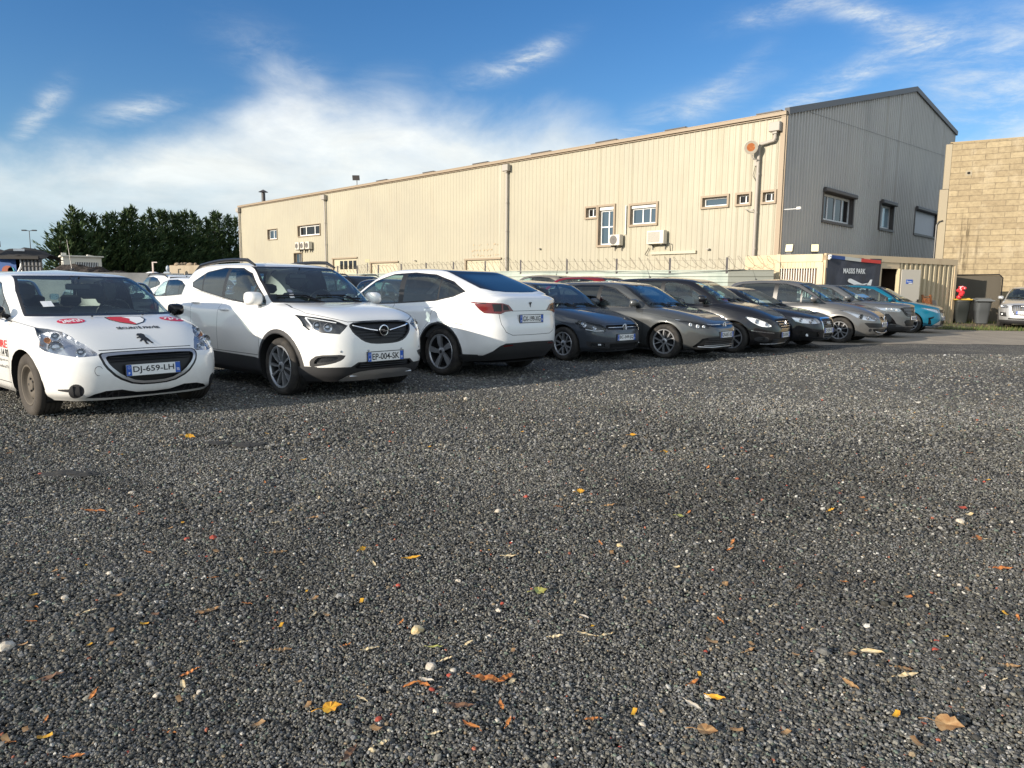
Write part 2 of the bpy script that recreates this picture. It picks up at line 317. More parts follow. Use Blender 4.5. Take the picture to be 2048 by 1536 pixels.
class Shell:
    def __init__(s, lay, sub=5, ncol=44, arches=()):
        lay = np.array(lay, float); K = len(lay); ti = np.linspace(0, K - 1, (K - 1) * sub + 1); s.ti = ti
        Q = np.stack([pchip(np.arange(K), lay[:, c], ti) for c in range(lay.shape[1])], 1); s.Q = Q
        nl = len(ti); half = ncol; G = np.zeros((nl, 2 * half + 1, 3)); AF = np.zeros((nl, 2 * half + 1)); AR = AF.copy()
        th = np.linspace(0, math.pi / 2, 240); u = np.linspace(0, 1, half + 1)**1.12
        for i, (sf, zf, sr, zr, w, zs, nf, nr) in enumerate(Q):
            w = max(w, 1e-4); sm = .5 * (sf + sr)
            for side in (0, 1):
                n = nr if side else nf; a = sr - sm if side else sm - sf
                x = a * np.maximum(np.cos(th), 0)**(2 / n); y = w * np.sin(th)**(2 / n); c = x / a
                arc = np.concatenate([[0], np.cumsum(np.hypot(np.diff(x), np.diff(y)))]); tt = u * arc[-1]
                xi = np.interp(tt, arc, x); yi = np.interp(tt, arc, y); ci = np.interp(tt, arc, c)
                zz = zs + ((zr if side else zf) - zs) * ci**2.6
                ss = sm + xi if side else sm - xi
                if side: G[i, half:, 0] = ss[::-1]; G[i, half:, 1] = yi[::-1]; G[i, half:, 2] = zz[::-1]
                else: G[i, :half + 1, 0] = ss; G[i, :half + 1, 1] = yi; G[i, :half + 1, 2] = zz
            d = np.concatenate([[0], np.cumsum(np.hypot(np.diff(G[i, :, 0]), np.diff(G[i, :, 1])))]); AF[i] = d; AR[i] = d[-1] - d
        # wheel arch flares
        for (a, zc, ra, fl) in arches:
            r = np.hypot(G[:, :, 0] - a, G[:, :, 2] - zc); m = (G[:, :, 1] > .5) & (G[:, :, 2] < ra * 2.4)
            G[:, :, 1] += np.where(m, fl * np.exp(-((r - ra) / .075)**2), 0)
        s.G = G; s.AF = AF; s.AR = AR
        du = np.gradient(G, axis=1); dv = np.gradient(G, axis=0); Nn = np.cross(dv, du); ln = np.linalg.norm(Nn, axis=2, keepdims=True); Nn = Nn / np.maximum(ln, 1e-9)
        bad = (ln[..., 0] < 1e-9); Nn[bad] = (0, 0, 1); Nn[:, 0, 1] = 0; Nn[:, -1, 1] = 0
        if Nn[nl // 3, half, 1] < 0: Nn = -Nn
        Nn[-1] = (0, 0, 1); s.N = Nn / np.maximum(np.linalg.norm(Nn, axis=2, keepdims=True), 1e-9)
        s.half = half
    def bm(s, closed=True):
        bm = bmesh.new(); P = bm.verts.layers.float_vector.new('P'); Nl = bm.verts.layers.float_vector.new('N'); A = bm.verts.layers.float_vector.new('A')
        nl, nc, _ = s.G.shape; V = []
        for i in range(nl):
            row = []
            for j in range(nc):
                v = bm.verts.new(s.G[i, j]); v[P] = s.G[i, j]; v[Nl] = s.N[i, j]; v[A] = (s.AF[i, j], s.AR[i, j], 0); row.append(v)
            V.append(row)
        for i in range(nl - 1):
            for j in range(nc - 1): bm.faces.new((V[i][j], V[i + 1][j], V[i + 1][j + 1], V[i][j + 1]))
        s.P, s.Nl, s.A = P, Nl, A; return bm
    def at(s, chart, u, z):
        """nearest grid point in a chart: returns position (s, y, z) and normal"""
        U = {'F': s.AF, 'R': s.AR, 'S': s.G[:, :, 0], 'V': s.G[:, :, 1]}[chart]; D = (U - u)**2 + (s.G[:, :, 2] - z)**2
        if chart == 'F': D = D + (s.G[:, :, 0] > s.Q[0, 0] + 2.) * 9
        if chart == 'V': D = D + (s.G[:, :, 0] > 2.4) * 9
        i, j = np.unravel_index(np.argmin(D), D.shape); return Vector(s.G[i, j]), Vector(s.N[i, j])

def stroke(pts, w):
    out = []
    for a, b in zip(pts[:-1], pts[1:]):
        d = Vector((b[0] - a[0], b[1] - a[1])); n = Vector((-d.y, d.x)).normalized() * w / 2; e = d.normalized() * w / 2
        out.append([(a[0] - e.x + n.x, a[1] - e.y + n.y), (b[0] + e.x + n.x, b[1] + e.y + n.y), (b[0] + e.x - n.x, b[1] + e.y - n.y), (a[0] - e.x - n.x, a[1] - e.y - n.y)])
    return out
def circ(c, r, n=24, ry=None): return [(c[0] + r * math.cos(2 * math.pi * k / n), c[1] + (ry or r) * math.sin(2 * math.pi * k / n)) for k in range(n)]
def inside(p, poly):
    x, y = p; c = False; j = len(poly) - 1
    for i in range(len(poly)):
        xi, yi = poly[i]; xj, yj = poly[j]
        if (yi > y) != (yj > y) and x < (xj - xi) * (y - yi) / (yj - yi) + xi: c = not c
        j = i
    return c
def smoothpoly(poly, it=1):
    for _ in range(it):
        q = []; n = len(poly)
        for i in range(n):
            a, b = poly[i], poly[(i + 1) % n]; q += [(a[0] * .8 + b[0] * .2, a[1] * .8 + b[1] * .2), (a[0] * .2 + b[0] * .8, a[1] * .2 + b[1] * .8)]
        poly = q
    return poly
def grow(poly, d):
    n = len(poly); ar = sum(poly[i][0] * poly[(i + 1) % n][1] - poly[(i + 1) % n][0] * poly[i][1] for i in range(n)); sg = 1 if ar > 0 else -1; out = []
    for i in range(n):
        a = Vector(poly[i - 1]); b = Vector(poly[i]); c = Vector(poly[(i + 1) % n]); e1 = (b - a).normalized(); e2 = (c - b).normalized()
        n1 = Vector((e1.y, -e1.x)) * sg; n2 = Vector((e2.y, -e2.x)) * sg; m = (n1 + n2); m = m / max(m.dot(n1), .35) if m.length > 1e-6 else n1
        p = b + m * d; out.append((p.x, p.y))
    return out

def cut(sh, bm, chart, poly, rid, filt=None):
    P, A, Nl = sh.P, sh.A, sh.Nl
    for v in bm.verts:
        p = v[P]
        if chart == 'S': v.co = (p[0], p[2], p[1])
        elif chart == 'F': v.co = (v[A][0], p[2], p[0])
        elif chart == 'R': v.co = (v[A][1], p[2], p[0])
        elif chart == 'V': v.co = (p[1], p[2], p[0])
        elif chart == 'T': v.co = (p[0], p[1], p[2])
    xs = [p[0] for p in poly]; ys = [p[1] for p in poly]; bx = (min(xs), max(xs), min(ys), max(ys))
    def ok(f):
        vs = f.verts; u = [v.co[0] for v in vs]; w = [v.co[1] for v in vs]
        if max(u) < bx[0] or min(u) > bx[1] or max(w) < bx[2] or min(w) > bx[3]: return False
        if filt is None: return True
        n = len(vs); c = [sum(v[P][k] for v in vs) / n for k in range(3)]; m = [sum(v[Nl][k] for v in vs) / n for k in range(3)]; return filt(c, m)
    cand = set(f for f in bm.faces if ok(f)); e = 1e-4
    for i in range(len(poly)):
        a = poly[i]; b = poly[(i + 1) % len(poly)]
        if abs(a[0] - b[0]) + abs(a[1] - b[1]) < 1e-6: continue
        lo0, hi0 = min(a[0], b[0]) - e, max(a[0], b[0]) + e; lo1, hi1 = min(a[1], b[1]) - e, max(a[1], b[1]) + e
        sel = []
        for f in cand:
            u = [v.co[0] for v in f.verts]; w = [v.co[1] for v in f.verts]
            if max(u) < lo0 or min(u) > hi0 or max(w) < lo1 or min(w) > hi1: continue
            sel.append(f)
        if not sel: continue
        no = (b[1] - a[1], a[0] - b[0], 0); es = set(); vs = set()
        for f in sel: es.update(f.edges); vs.update(f.verts)
        r = bmesh.ops.bisect_plane(bm, geom=list(vs) + list(es) + sel, dist=1e-5, plane_co=(a[0], a[1], 0), plane_no=no)
        cand = set(f for f in cand if f.is_valid); cand.update(f for f in r['geom'] if isinstance(f, bmesh.types.BMFace))
    for f in cand:
        n = len(f.verts); c = (sum(v.co[0] for v in f.verts) / n, sum(v.co[1] for v in f.verts) / n)
        if inside(c, poly): f.material_index = rid

def faces_mesh(sh, faces, side, depth=0., wall=True, M=None, lift=0., rim=0.):
    """mesh data from region faces: side +1 left, -1 right; depth > 0 sinks the region and adds walls round it"""
    idx = {}; V = []; NN = []; F = []
    for f in faces:
        r = []
        for v in f.verts:
            if v.index not in idx:
                p = Vector(v[sh.P]); n = Vector(v[sh.Nl]).normalized(); idx[v.index] = len(V); V.append(p - n * depth + n * lift); NN.append(n)
            r.append(idx[v.index])
        F.append(r)
    nb = len(V)
    if depth > 0 and wall:
        cnt = {}
        for f in F:
            for a, b in zip(f, f[1:] + f[:1]): cnt[(min(a, b), max(a, b))] = cnt.get((min(a, b), max(a, b)), 0) + 1
        inv = {b: a for a, b in idx.items()}; top = {}
        for (a, b), c in cnt.items():
            if c == 1:
                if abs(V[a].y) < 1e-4 and abs(V[b].y) < 1e-4: continue
                for q in (a, b):
                    if q not in top: top[q] = len(V); V.append(V[q] + NN[q] * depth); NN.append(NN[q])
                F.append([a, b, top[b], top[a]])
    if side < 0: V = [Vector((v.x, -v.y, v.z)) for v in V]; NN = [Vector((n.x, -n.y, n.z)) for n in NN]; F = [list(reversed(f)) for f in F]
    return V, NN, F

class CarB:
    """builds one car; local frame: x forward (s = distance back from the nose), origin on the ground under the front axle"""
    def __init__(c, name, sp, loc, heading, label, group=None, detail=2):
        c.sp = sp; c.detail = detail
        c.root = empty(name, loc, math.atan2(heading[1], heading[0])); tag(c.root, label, 'car', group)
        c.a1 = sp['a1']; c.S = Shell(sp['lay'], 5 if detail else 3, 44 if detail else 20, [(sp['a1'], sp['R'], sp['ra'], sp.get('flare', .018)), (sp['a1'] + sp['wb'], sp['R'], sp['ra'], sp.get('flare', .018))])
        c.bm = c.S.bm(); c.reg = {}; c.nid = 1; c.mats = [sp['paint']]
    def L(c, p): return Vector((c.a1 - p[0], p[1], p[2]))
    def region(c, name, chart, polys, mat, filt=None, mode='body', depth=0., lift=0.):
        rid = c.nid; c.nid += 1; c.reg[rid] = (name, mat, mode, depth, lift)
        if polys and isinstance(polys[0][0], (int, float)): polys = [polys]
        for p in polys: cut(c.S, c.bm, chart, p, rid, filt)
        return rid
    def emit(c, name, V, NN, F, mats, mi=None, parent=None, custom=True):
        me = bpy.data.meshes.new(name); P = [c.L(v) for v in V]; F = [tuple(reversed(f)) for f in F]
        me.from_pydata([tuple(p) for p in P], [], F); me.polygons.foreach_set('use_smooth', [True] * len(F))
        if mi: me.polygons.foreach_set('material_index', mi)
        if custom: me.normals_split_custom_set_from_vertices([(-n.x, n.y, n.z) for n in NN])
        else: me.set_sharp_from_angle(angle=R(35))
        me.update(); return link(name, me, mats, parent or c.root)
    def finish(c):
        S = c.S; bm = c.bm; bm.verts.index_update(); by = {}
        for f in bm.faces: by.setdefault(f.material_index, []).append(f)
        mats = [c.sp['paint']]; V = []; NN = []; F = []; MI = []; c.parts = {}
        for rid, fs in by.items():
            if rid == 0: name, mat, mode, depth, lift = 'body', c.sp['paint'], 'body', 0, 0
            else: name, mat, mode, depth, lift = c.reg[rid]
            if mode == 'void': continue
            if mode == 'body':
                if mat not in mats: mats.append(mat)
                mi = mats.index(mat)
                for sd in (1, -1):
                    v, n, f = faces_mesh(S, fs, sd); b = len(V); V += v; NN += n; F += [[b + i for i in q] for q in f]; MI += [mi] * len(f)
            elif mode == 'part':      # one object across the centre line
                v, n, f = faces_mesh(S, fs, 1, depth, lift=lift); v2, n2, f2 = faces_mesh(S, fs, -1, depth, lift=lift); b = len(v)
                o = c.emit(name, v + v2, n + n2, f + [[b + i for i in q] for q in f2], mat, custom=depth == 0); c.parts.setdefault(name, []).append(o)
            elif mode == 'pair':
                for sd in (1, -1):
                    v, n, f = faces_mesh(S, fs, sd, depth, lift=lift); c.parts.setdefault(name, []).append(c.emit(name, v, n, f, mat, custom=depth == 0))
            elif mode == 'lamp':      # lens on the skin, bowl behind it
                for sd in (1, -1):
                    v, n, f = faces_mesh(S, fs, sd, depth); o = c.emit(name, v, n, f, mat[0], custom=False)
                    v, n, f = faces_mesh(S, fs, sd, 0); q = c.emit('lens', v, n, f, mat[1], parent=o); c.parts.setdefault(name, []).append(o)
        # floor and cabin lining join the body shell
        G = S.G
        c.body = c.emit('body', V, NN, F, mats, MI)
        c.under()
        bm.free()
    def under(c):
        sp = c.sp; S = c.S; w = sp['W'] / 2; L = S.Q[0, 2]; mb = MB(); z0 = S.Q[0, 1] + .03
        row = S.G[1]; pts = [(p[0], p[1]) for p in row[::4]] + [(p[0], -p[1]) for p in row[::-4]]
        mb.add([c.L((p[0], p[1] * .97, z0)) for p in pts], [tuple(range(len(pts)))])
        mb.box(c.L((L / 2, 0, z0 + .06)), (L * .72, w * 1.25, .08)); mb.build('underbody', UNDER, c.root, sharp=None, fix=False)
        # lining inside the doors
        if c.detail:
            mb = MB(); i0 = int(3.0 * (len(S.ti) - 1) / 12); i1 = int(6.9 * (len(S.ti) - 1) / 12); vs = []; fs = []
            for i in range(i0, i1 + 1):
                for j in range(0, S.G.shape[1], 2):
                    p = S.G[i, j]; n = S.N[i, j]; vs.append((p[0], p[1], p[2], n))
            nc = len(range(0, S.G.shape[1], 2)); nr_ = i1 - i0 + 1
            a, b = c.sp['a1'] + .45, L - .35
            for sd in (1, -1):
                W_ = [c.L((min(max(p[0], a), b), sd * max(p[1] - .07, 0), p[2] - .02)) for p in vs]
                mb.add(W_, [(i * nc + j, i * nc + j + 1, (i + 1) * nc + j + 1, (i + 1) * nc + j) for i in range(nr_ - 1) for j in range(nc - 1)])
            mb.build('cabin_lining', INTER, c.root, fix=False, sharp=None)

def wheel_set(c, style, rimR=.2, tyre=TYRE, skip=()):
    sp = c.sp; Rw = sp['R']; w = sp['W'] / 2; wd = sp.get('tw', .205); first = {}
    yo = w - sp.get('inset', .035) - .012
    for nm, a in (('f', sp['a1']), ('r', sp['a1'] + sp['wb'])):
        for sd in (1, -1):
            M = Matrix.Translation(c.L((a, sd * yo, Rw))) @ Matrix.Rotation(0 if sd > 0 else math.pi, 4, 'Z') @ Matrix.Rotation(R(sp.get('steer', 0) if nm == 'f' else 0), 4, 'Z')
            if 'o' in first:
                o = first['o'].copy(); COL.objects.link(o); o.parent = c.root; o.matrix_local = M
                t = first['t'].copy(); COL.objects.link(t); t.parent = o; continue
            r = Rw; rr = rimR; mb = MB()
            # rim barrel, lip and spokes; the outer face looks along +Y (local)
            mb.lathe([(rr + .012, 0.0), (rr + .006, .006), (rr - .006, .004), (rr - .016, -.012)], 36, mi=0); mb.lathe([(rr - .016, -.012), (rr - .03, -.06), (rr - .035, -wd * .8)], 36, mi=0 if style == 'steel' else 1)
            mb.lathe([(rr - .03, -.10), (.02, -.11)], 24, mi=1)
            mb.lathe([(rr * .62, -.075), (rr * .62, -.085), (.05, -.085)], 20, mi=2)   # brake disc
            if style == 'steel':
                mb.lathe([(rr - .016, -.012), (rr - .028, -.038), (rr * .80, -.05), (rr * .70, -.032), (rr * .58, -.022), (rr * .40, -.024), (rr * .30, -.034), (rr * .24, -.018), (.0001, -.016)], 36, mi=0)
                for k in range(5):
                    an = 2 * math.pi * k / 5; mb.lathe([(.012, .0), (.012, .012), (.0001, .014)], 6, Matrix.Translation((rr * .33 * math.cos(an), -.03, rr * .33 * math.sin(an))), 1)
                for k in range(14):
                    an = 2 * math.pi * k / 14; mb.box((0, 0, 0), (.035, .004, .018), Matrix.Rotation(-an, 4, 'Y') @ Matrix.Translation((0, -.044, rr * .82)), 1)
            else:
                n, split, wid, tw_ = {'ten': (10, 0, .026, .35), 'five2': (5, .30, .024, .0), 'seven': (7, .0, .036, .5), 'five': (5, 0, .055, .0), 'turbine': (5, .0, .085, .55)}[style]
                for k in range(n):
                    for q in ((-1, 1) if split else (0,)):
                        a0 = 2 * math.pi * k / n + q * split * .35; a1_ = 2 * math.pi * k / n + q * split + tw_ * .25
                        w0 = wid * .55; w1 = wid * 1.05; vs = []
                        for (rad, an, ww, yy) in ((.045, a0, w0, -.022), (rr * .55, (a0 + a1_) / 2, (w0 + w1) / 2, -.006), (rr - .008, a1_, w1, -.004)):
                            ca, sa = math.cos(an), math.sin(an)
                            for (o1, o2) in ((-ww / 2, 0), (ww / 2, 0), (ww / 2 * .8, -.045), (-ww / 2 * .8, -.045)):
                                vs.append((rad * ca - o1 * sa, yy + o2, rad * sa + o1 * ca))
                        fs = [(0, 1, 5, 4), (4, 5, 9, 8), (1, 2, 6, 5), (5, 6, 10, 9), (3, 0, 4, 7), (7, 4, 8, 11)]
                        mb.add(vs, fs, 0, False)
                mb.lathe([(.062, -.03), (.060, -.014), (.045, -.008), (.0001, -.006)], 20, mi=0)
                mb.lathe([(.026, -.006), (.025, -.002), (.0001, -.001)], 14, mi=1)
            rm = STEELW if style == 'steel' else ALLOY
            o = mb.build('wheel', [rm, ALLOYD, LAMPD if style != 'steel' else UNDER], c.root, sharp=30); o.matrix_local = M
            tb = MB(); sw = .014
            prof = [(rr + .008, -.004), (rr + .02, .010), (rr + (r - rr) * .55, .016), (r - .022, .008), (r - .006, -.010)]
            nr_ = 4
            for q in range(nr_):
                y0 = -.022 - (wd - .044) * q / nr_; y1 = -.022 - (wd - .044) * (q + 1) / nr_
                prof += [(r, y0 - .002), (r, y1 + .012), (r - .008, y1 + .010), (r - .008, y1 + .002)]
            prof += [(r - .006, -wd + .010), (r - .03, -wd - .004), (rr + .01, -wd + .01)]
            tb.lathe(prof, 44); t = tb.build('tyre', tyre, o, sharp=50)
            first = {'o': o, 't': t}
    c.wheel = first['o']

def arch_wells(c):
    """dark inner wheel wells behind the arches"""
    sp = c.sp; ra = sp['ra']; w = sp['W'] / 2
    for a in (sp['a1'], sp['a1'] + sp['wb']):
        mb = MB()
        for sd in (1, -1):
            vs = []; n = 26; a0, a1_ = R(-42), R(222)
            for k in range(n + 1):
                t = a0 + (a1_ - a0) * k / n; s_ = a + (ra + .004) * math.cos(t); z = max(sp['R'] + (ra + .004) * math.sin(t), .16)
                y = 9
                p, nn = c.S.at('S', s_, max(z, .24)); y = p.y
                vs += [c.L((s_, sd * (y - .004), z)), c.L((s_, sd * (w - .34), z))]
            mb.add(vs, [(2 * k, 2 * k + 1, 2 * k + 3, 2 * k + 2) for k in range(n)])
            mb.add([c.L((a - ra, sd * (w - .34), .16)), c.L((a + ra, sd * (w - .34), .16)), c.L((a + ra, sd * (w - .34), sp['R'] + ra)), c.L((a - ra, sd * (w - .34), sp['R'] + ra))], [(0, 1, 2, 3)])
            mb.build('wheel_well', UNDER, c.root, fix=True, sharp=None); mb = MB()

def cabin(c, seat=INTER, wheel_side=1):
    """seats, dashboard, steering wheel, mirror"""
    sp = c.sp; w = sp['W'] / 2; cs, cz = sp['cowl']; hs, hz = sp['head']; H = sp['H']; rs = sp['rhead'][0]; fs = hs + .42
    mb = MB(); p = c.L
    mb.box(p((cs + .42, 0, cz - .16)), (.62, w * 1.72, .22), bev=.03); mb.box(p((cs + .66, 0, cz - .13)), (.2, w * 1.6, .16), bev=.03)
    mb.ball(p((cs + .60, .37 * wheel_side, cz - .02)), (.13, .20, .07)); mb.build('dashboard', DASH, c.root)
    for y in (.37, -.37):
        mb = MB()
        mb.box((0, 0, .31), (.16, .50, .62), Matrix.Translation(p((fs + .12, y, H - 1.03))) @ Matrix.Rotation(R(-16), 4, 'Y'), bev=.06)
        mb.box(p((fs - .12, y, H - 1.02)), (.52, .50, .14), bev=.04)
        mb.box((0, 0, .80), (.10, .27, .19), Matrix.Translation(p((fs + .12, y, H - 1.03))) @ Matrix.Rotation(R(-13), 4, 'Y'), bev=.05)
        mb.build('seat', seat, c.root)
    mb = MB(); rr_ = min(rs - .35, fs + 1.0)
    mb.box((0, 0, .30), (.14, w * 1.35, .60), Matrix.Translation(p((rr_, 0, H - 1.03))) @ Matrix.Rotation(R(-20), 4, 'Y'), bev=.05)
    for y in (-.42, 0, .42): mb.box((0, 0, .68), (.09, .24, .15), Matrix.Translation(p((rr_, y, H - 1.03))) @ Matrix.Rotation(R(-16), 4, 'Y'), bev=.04)
    mb.box(p((rr_ + .25, 0, H - .72)), (.5, w * 1.4, .03)); mb.build('rear_seat', seat, c.root)
    mb = MB(); Mw = Matrix.Translation(p((cs + .84, .37 * wheel_side, cz - .02))) @ Matrix.Rotation(R(-66), 4, 'Y')
    mb.tube([Mw @ Vector((.185 * math.cos(2 * math.pi * k / 20), .185 * math.sin(2 * math.pi * k / 20), 0)) for k in range(21)], .014, 6, cap=False)
    mb.box((0, 0, -.02), (.13, .17, .05), Mw, bev=.03); mb.box((0, .11, -.005), (.03, .12, .02), Mw); mb.box((0, -.11, -.005), (.03, .12, .02), Mw); mb.build('steering_wheel', BLACKTRIM, c.root)
    mb = MB(); mb.box(p((hs + .05, 0, hz - .10)), (.03, .24, .07), bev=.012); mb.tube([p((hs + .03, 0, hz - .07)), p((hs - .01, 0, hz + .01))], .01, 6); mb.build('rear_view_mirror', BLACKTRIM, c.root)

def plate(c, txt, z, front=True, pitch=0., proud=.012, blue=True, bold=.012):
    S = c.S; p, n = (S.at('F', 0, z) if front else S.at('R', 0, z)); zz = [S.at('F' if front else 'R', 0, z + d)[0].x for d in (-.055, 0, .055)]
    s0 = (min(zz) if front else max(zz)); x = c.a1 - s0 + (proud if front else -proud)
    fx = 1 if front else -1
    o = MB(); o.box((0, 0, 0), (.006, .52, .11), bev=.002); ob = o.build('licence_plate', PLATE, c.root)
    ob.matrix_local = Matrix.Translation((x, 0, z)) @ Matrix.Rotation(0 if front else math.pi, 4, 'Z') @ Matrix.Rotation(R(-pitch), 4, 'Y')
    if c.detail < 1: return
    Mx = Matrix(((0, 0, 1, .0045), (1, 0, 0, 0), (0, 1, 0, 0), (0, 0, 0, 1)))      # local XY of flat shapes -> plate face
    for y in (-.235, .235): b = MB(); b.prism([(y - .024, -.052), (y + .024, -.052), (y + .024, .052), (y - .024, .052)], 0, .001, Mx); b.build('blue_band', PBLUE, ob, sharp=None)
    b = MB(); V, F = text_mesh(txt, .395, .074, bold); b.add([Mx @ Vector((v[0], v[1], .0006)) for v in V], F); b.build('plate_number', PBLACK, ob, sharp=None, fix=False)
    b = MB(); V, F = text_mesh('F', .016, .022, .03); b.add([Mx @ Vector((v[0] - .235, v[1] - .028, .0016)) for v in V], F)
    V, F = text_mesh({'DJ-659-LH': '75', 'EP-004-SK': '51', 'GX-199-XG': '77'}.get(txt, '77'), .030, .026, .03); b.add([Mx @ Vector((v[0] + .235, v[1] - .02, .0016)) for v in V], F)
    for k in range(8):
        an = k * math.pi / 4; b.prism([(-.235 + .011 * math.cos(an) + dx, .026 + .011 * math.sin(an) + dy) for dx, dy in ((-.002, -.002), (.002, -.002), (.002, .002), (-.002, .002))], .0008, .0016, Mx)
    b.build('plate_marks', WHITE, ob, sharp=None, fix=False)
    if blue: 
        b = MB(); z_ = .058
        for a, d in (((0, z_), (.53, .008)), ((0, -z_), (.53, .008)), ((.264, 0), (.008, .124)), ((-.264, 0), (.008, .124))): b.box((-.002, a[0], a[1]), (.008, d[0], d[1]))
        b.build('plate_frame', BLACKTRIM, ob, sharp=None)

def mirrors(c, mat, s, z, size=(.11, .10, .075), out=.13, drop=.05, ysurf=None, arm=BLACKTRIM):
    for sd in (1, -1):
        p, n = c.S.at('S', s, z); y = p.y + out
        o = MB(); M = Matrix.Translation(c.L((s - .02, sd * y, z + drop)))
        prof = []; n_ = 10; rows = 8; vs = []; fs = []
        for i in range(rows + 1):
            t = i / rows; k = math.sqrt(max(0, 1 - (1 - t)**2.6)) if t < 1 else 1.; x = .5 - t
            for j in range(14):
                an = 2 * math.pi * j / 14; cx = abs(math.cos(an))**.6 * (1 if math.cos(an) > 0 else -1); sz = abs(math.sin(an))**.6 * (1 if math.sin(an) > 0 else -1)
                vs.append(M @ Vector((x * size[0] * 1.2 + .02, sd * cx * size[1] * k * (1.0), sz * size[2] * k)))
        for i in range(rows):
            for j in range(14): fs.append((i * 14 + j, i * 14 + (j + 1) % 14, (i + 1) * 14 + (j + 1) % 14, (i + 1) * 14 + j))
        o.add(vs, fs, 0, True); b = len(vs)
        ob = o.build('door_mirror', mat, c.root)
        g = MB(); g.add([vs[rows * 14 + j] for j in range(14)], [tuple(range(14))]); g.build('mirror_glass', MIRR, ob, sharp=None)
        a = MB(); a.tube([c.L((s + .03, sd * (p.y - .02), z - .02)), c.L((s + .0, sd * (p.y + out * .35), z + drop * .3)), c.L((s - .01, sd * (y - .01), z + drop - size[2] * .7))], [.035, .026, .03], 8); a.build('mirror_arm', arm, ob)

def handles(c, pts, mat, w=.11):
    for (s, z) in pts:
        for sd in (1, -1):
            p, n = c.S.at('S', s, z); b = MB(); q = c.L((s, sd * (p.y + .022), z)); 
            b.tube([q + Vector((w, -sd * .030, 0)), q + Vector((w * .8, 0, .002)), q + Vector((-w * .8, 0, .004)), q + Vector((-w, -sd * .03, .004))], [.010, .013, .013, .010], 8)
            b.build('door_handle', mat, c.root)
def wipers(c, s0=.02):
    S = c.S; b = MB(); cs, cz = c.sp['cowl']
    for y0, y1 in ((.50, -.12), (-.10, -.66)):
        pts = []
        for k in range(7):
            t = k / 6; y = y0 + (y1 - y0) * t; z = cz + .035 + .05 * t * (1 - t) + (.03 * t); pts.append(None); p, n = S.at('V', abs(y), z); pts[-1] = c.L((p.x - .012, y, p.z + .012))
        b.tube(pts, [.010] * 7, 5); b.tube([c.L((cs + .0, y0 * .95, cz - .0)), pts[3]], .009, 5)
    b.build('wiper', BLACKTRIM, c.root)
def antenna(c, s, rake=.28, h=.42):
    H = c.sp['H']; p, n = c.S.at('S', s, H); b = MB(); b.tube([c.L((s, 0, H - .01)), c.L((s + rake * h, 0, H + h))], [.006, .002], 5); b.ball(c.L((s, 0, H)), (.035, .02, .015)); b.build('antenna', BLACKTRIM, c.root)

def drape(c, V, F, centre, ux, uy, mat, name, parent=None, off=.003, direction=None, mi=None):
    """project flat art (V in metres, frame ux, uy at centre) onto the body along -normal"""
    G = c.S.G; nl, nc, _ = G.shape
    if not hasattr(c, 'bvh'):
        vs = []; fs = []
        for sd in (1, -1):
            b = len(vs); vs += [c.L((p[0], sd * p[1], p[2])) for p in G.reshape(-1, 3)]
            fs += [(b + i * nc + j, b + i * nc + j + 1, b + (i + 1) * nc + j + 1, b + (i + 1) * nc + j) for i in range(nl - 1) for j in range(nc - 1)]
        c.bvh = BVHTree.FromPolygons(vs, fs)
    n = ux.cross(uy).normalized(); out = []
    for v in V:
        q = centre + ux * v[0] + uy * v[1]; h, nn, _, _ = c.bvh.ray_cast(q + n * .6, -n, 1.5)
        out.append((h if h else q) + n * off)
    me = bpy.data.meshes.new(name); me.from_pydata([tuple(p) for p in out], [], [tuple(f) for f in F]); me.update(); return link(name, me, mat, parent or c.root)
def dense(poly, step=.02):
    """fan-free fill of a polygon with a grid so it can follow a curved panel"""
    bm = bmesh.new(); vs = [bm.verts.new((p[0], p[1], 0)) for p in poly]; f = bm.faces.new(vs); bmesh.ops.triangulate(bm, faces=[f])
    xs = [p[0] for p in poly]; ys = [p[1] for p in poly]
    for ax, lo, hi in ((0, min(xs), max(xs)), (1, min(ys), max(ys))):
        k = lo + step
        while k < hi:
            co = (k, 0, 0) if ax == 0 else (0, k, 0); no = (1, 0, 0) if ax == 0 else (0, 1, 0)
            bmesh.ops.bisect_plane(bm, geom=bm.verts[:] + bm.edges[:] + bm.faces[:], plane_co=co, plane_no=no, dist=1e-6); k += step
    bm.verts.index_update(); V = [(v.co.x, v.co.y) for v in bm.verts]; F = [[v.index for v in f.verts] for f in bm.faces]; bm.free(); return V, F
# ------------------------------------------------------------------ car features shared by every model
def clip(poly, a, b, keep):
    """keep the part of a polygon on one side of the line a-b (keep=+1 right/rear side, -1 front side)"""
    out = []; n = len(poly); d = (b[0] - a[0], b[1] - a[1])
    f = lambda p: keep * ((p[0] - a[0]) * d[1] - (p[1] - a[1]) * d[0])
    for i in range(n):
        p, q = poly[i], poly[(i + 1) % n]; fp, fq = f(p), f(q)
        if fp >= 0: out.append(p)
        if fp * fq < 0: t = fp / (fp - fq); out.append((p[0] + (q[0] - p[0]) * t, p[1] + (q[1] - p[1]) * t))
    return out
def splits(poly, cuts):
    """cut lines (bottom s, top s, half gap) -> panes"""
    res = []; rest = poly; zb, zt = min(p[1] for p in poly), max(p[1] for p in poly)
    for sb, st, g in cuts:
        res.append(clip(rest, (sb - g, zb), (st - g, zt), -1)); rest = clip(rest, (sb + g, zb), (st + g, zt), 1)
    return [r for r in res + [rest] if len(r) > 2]
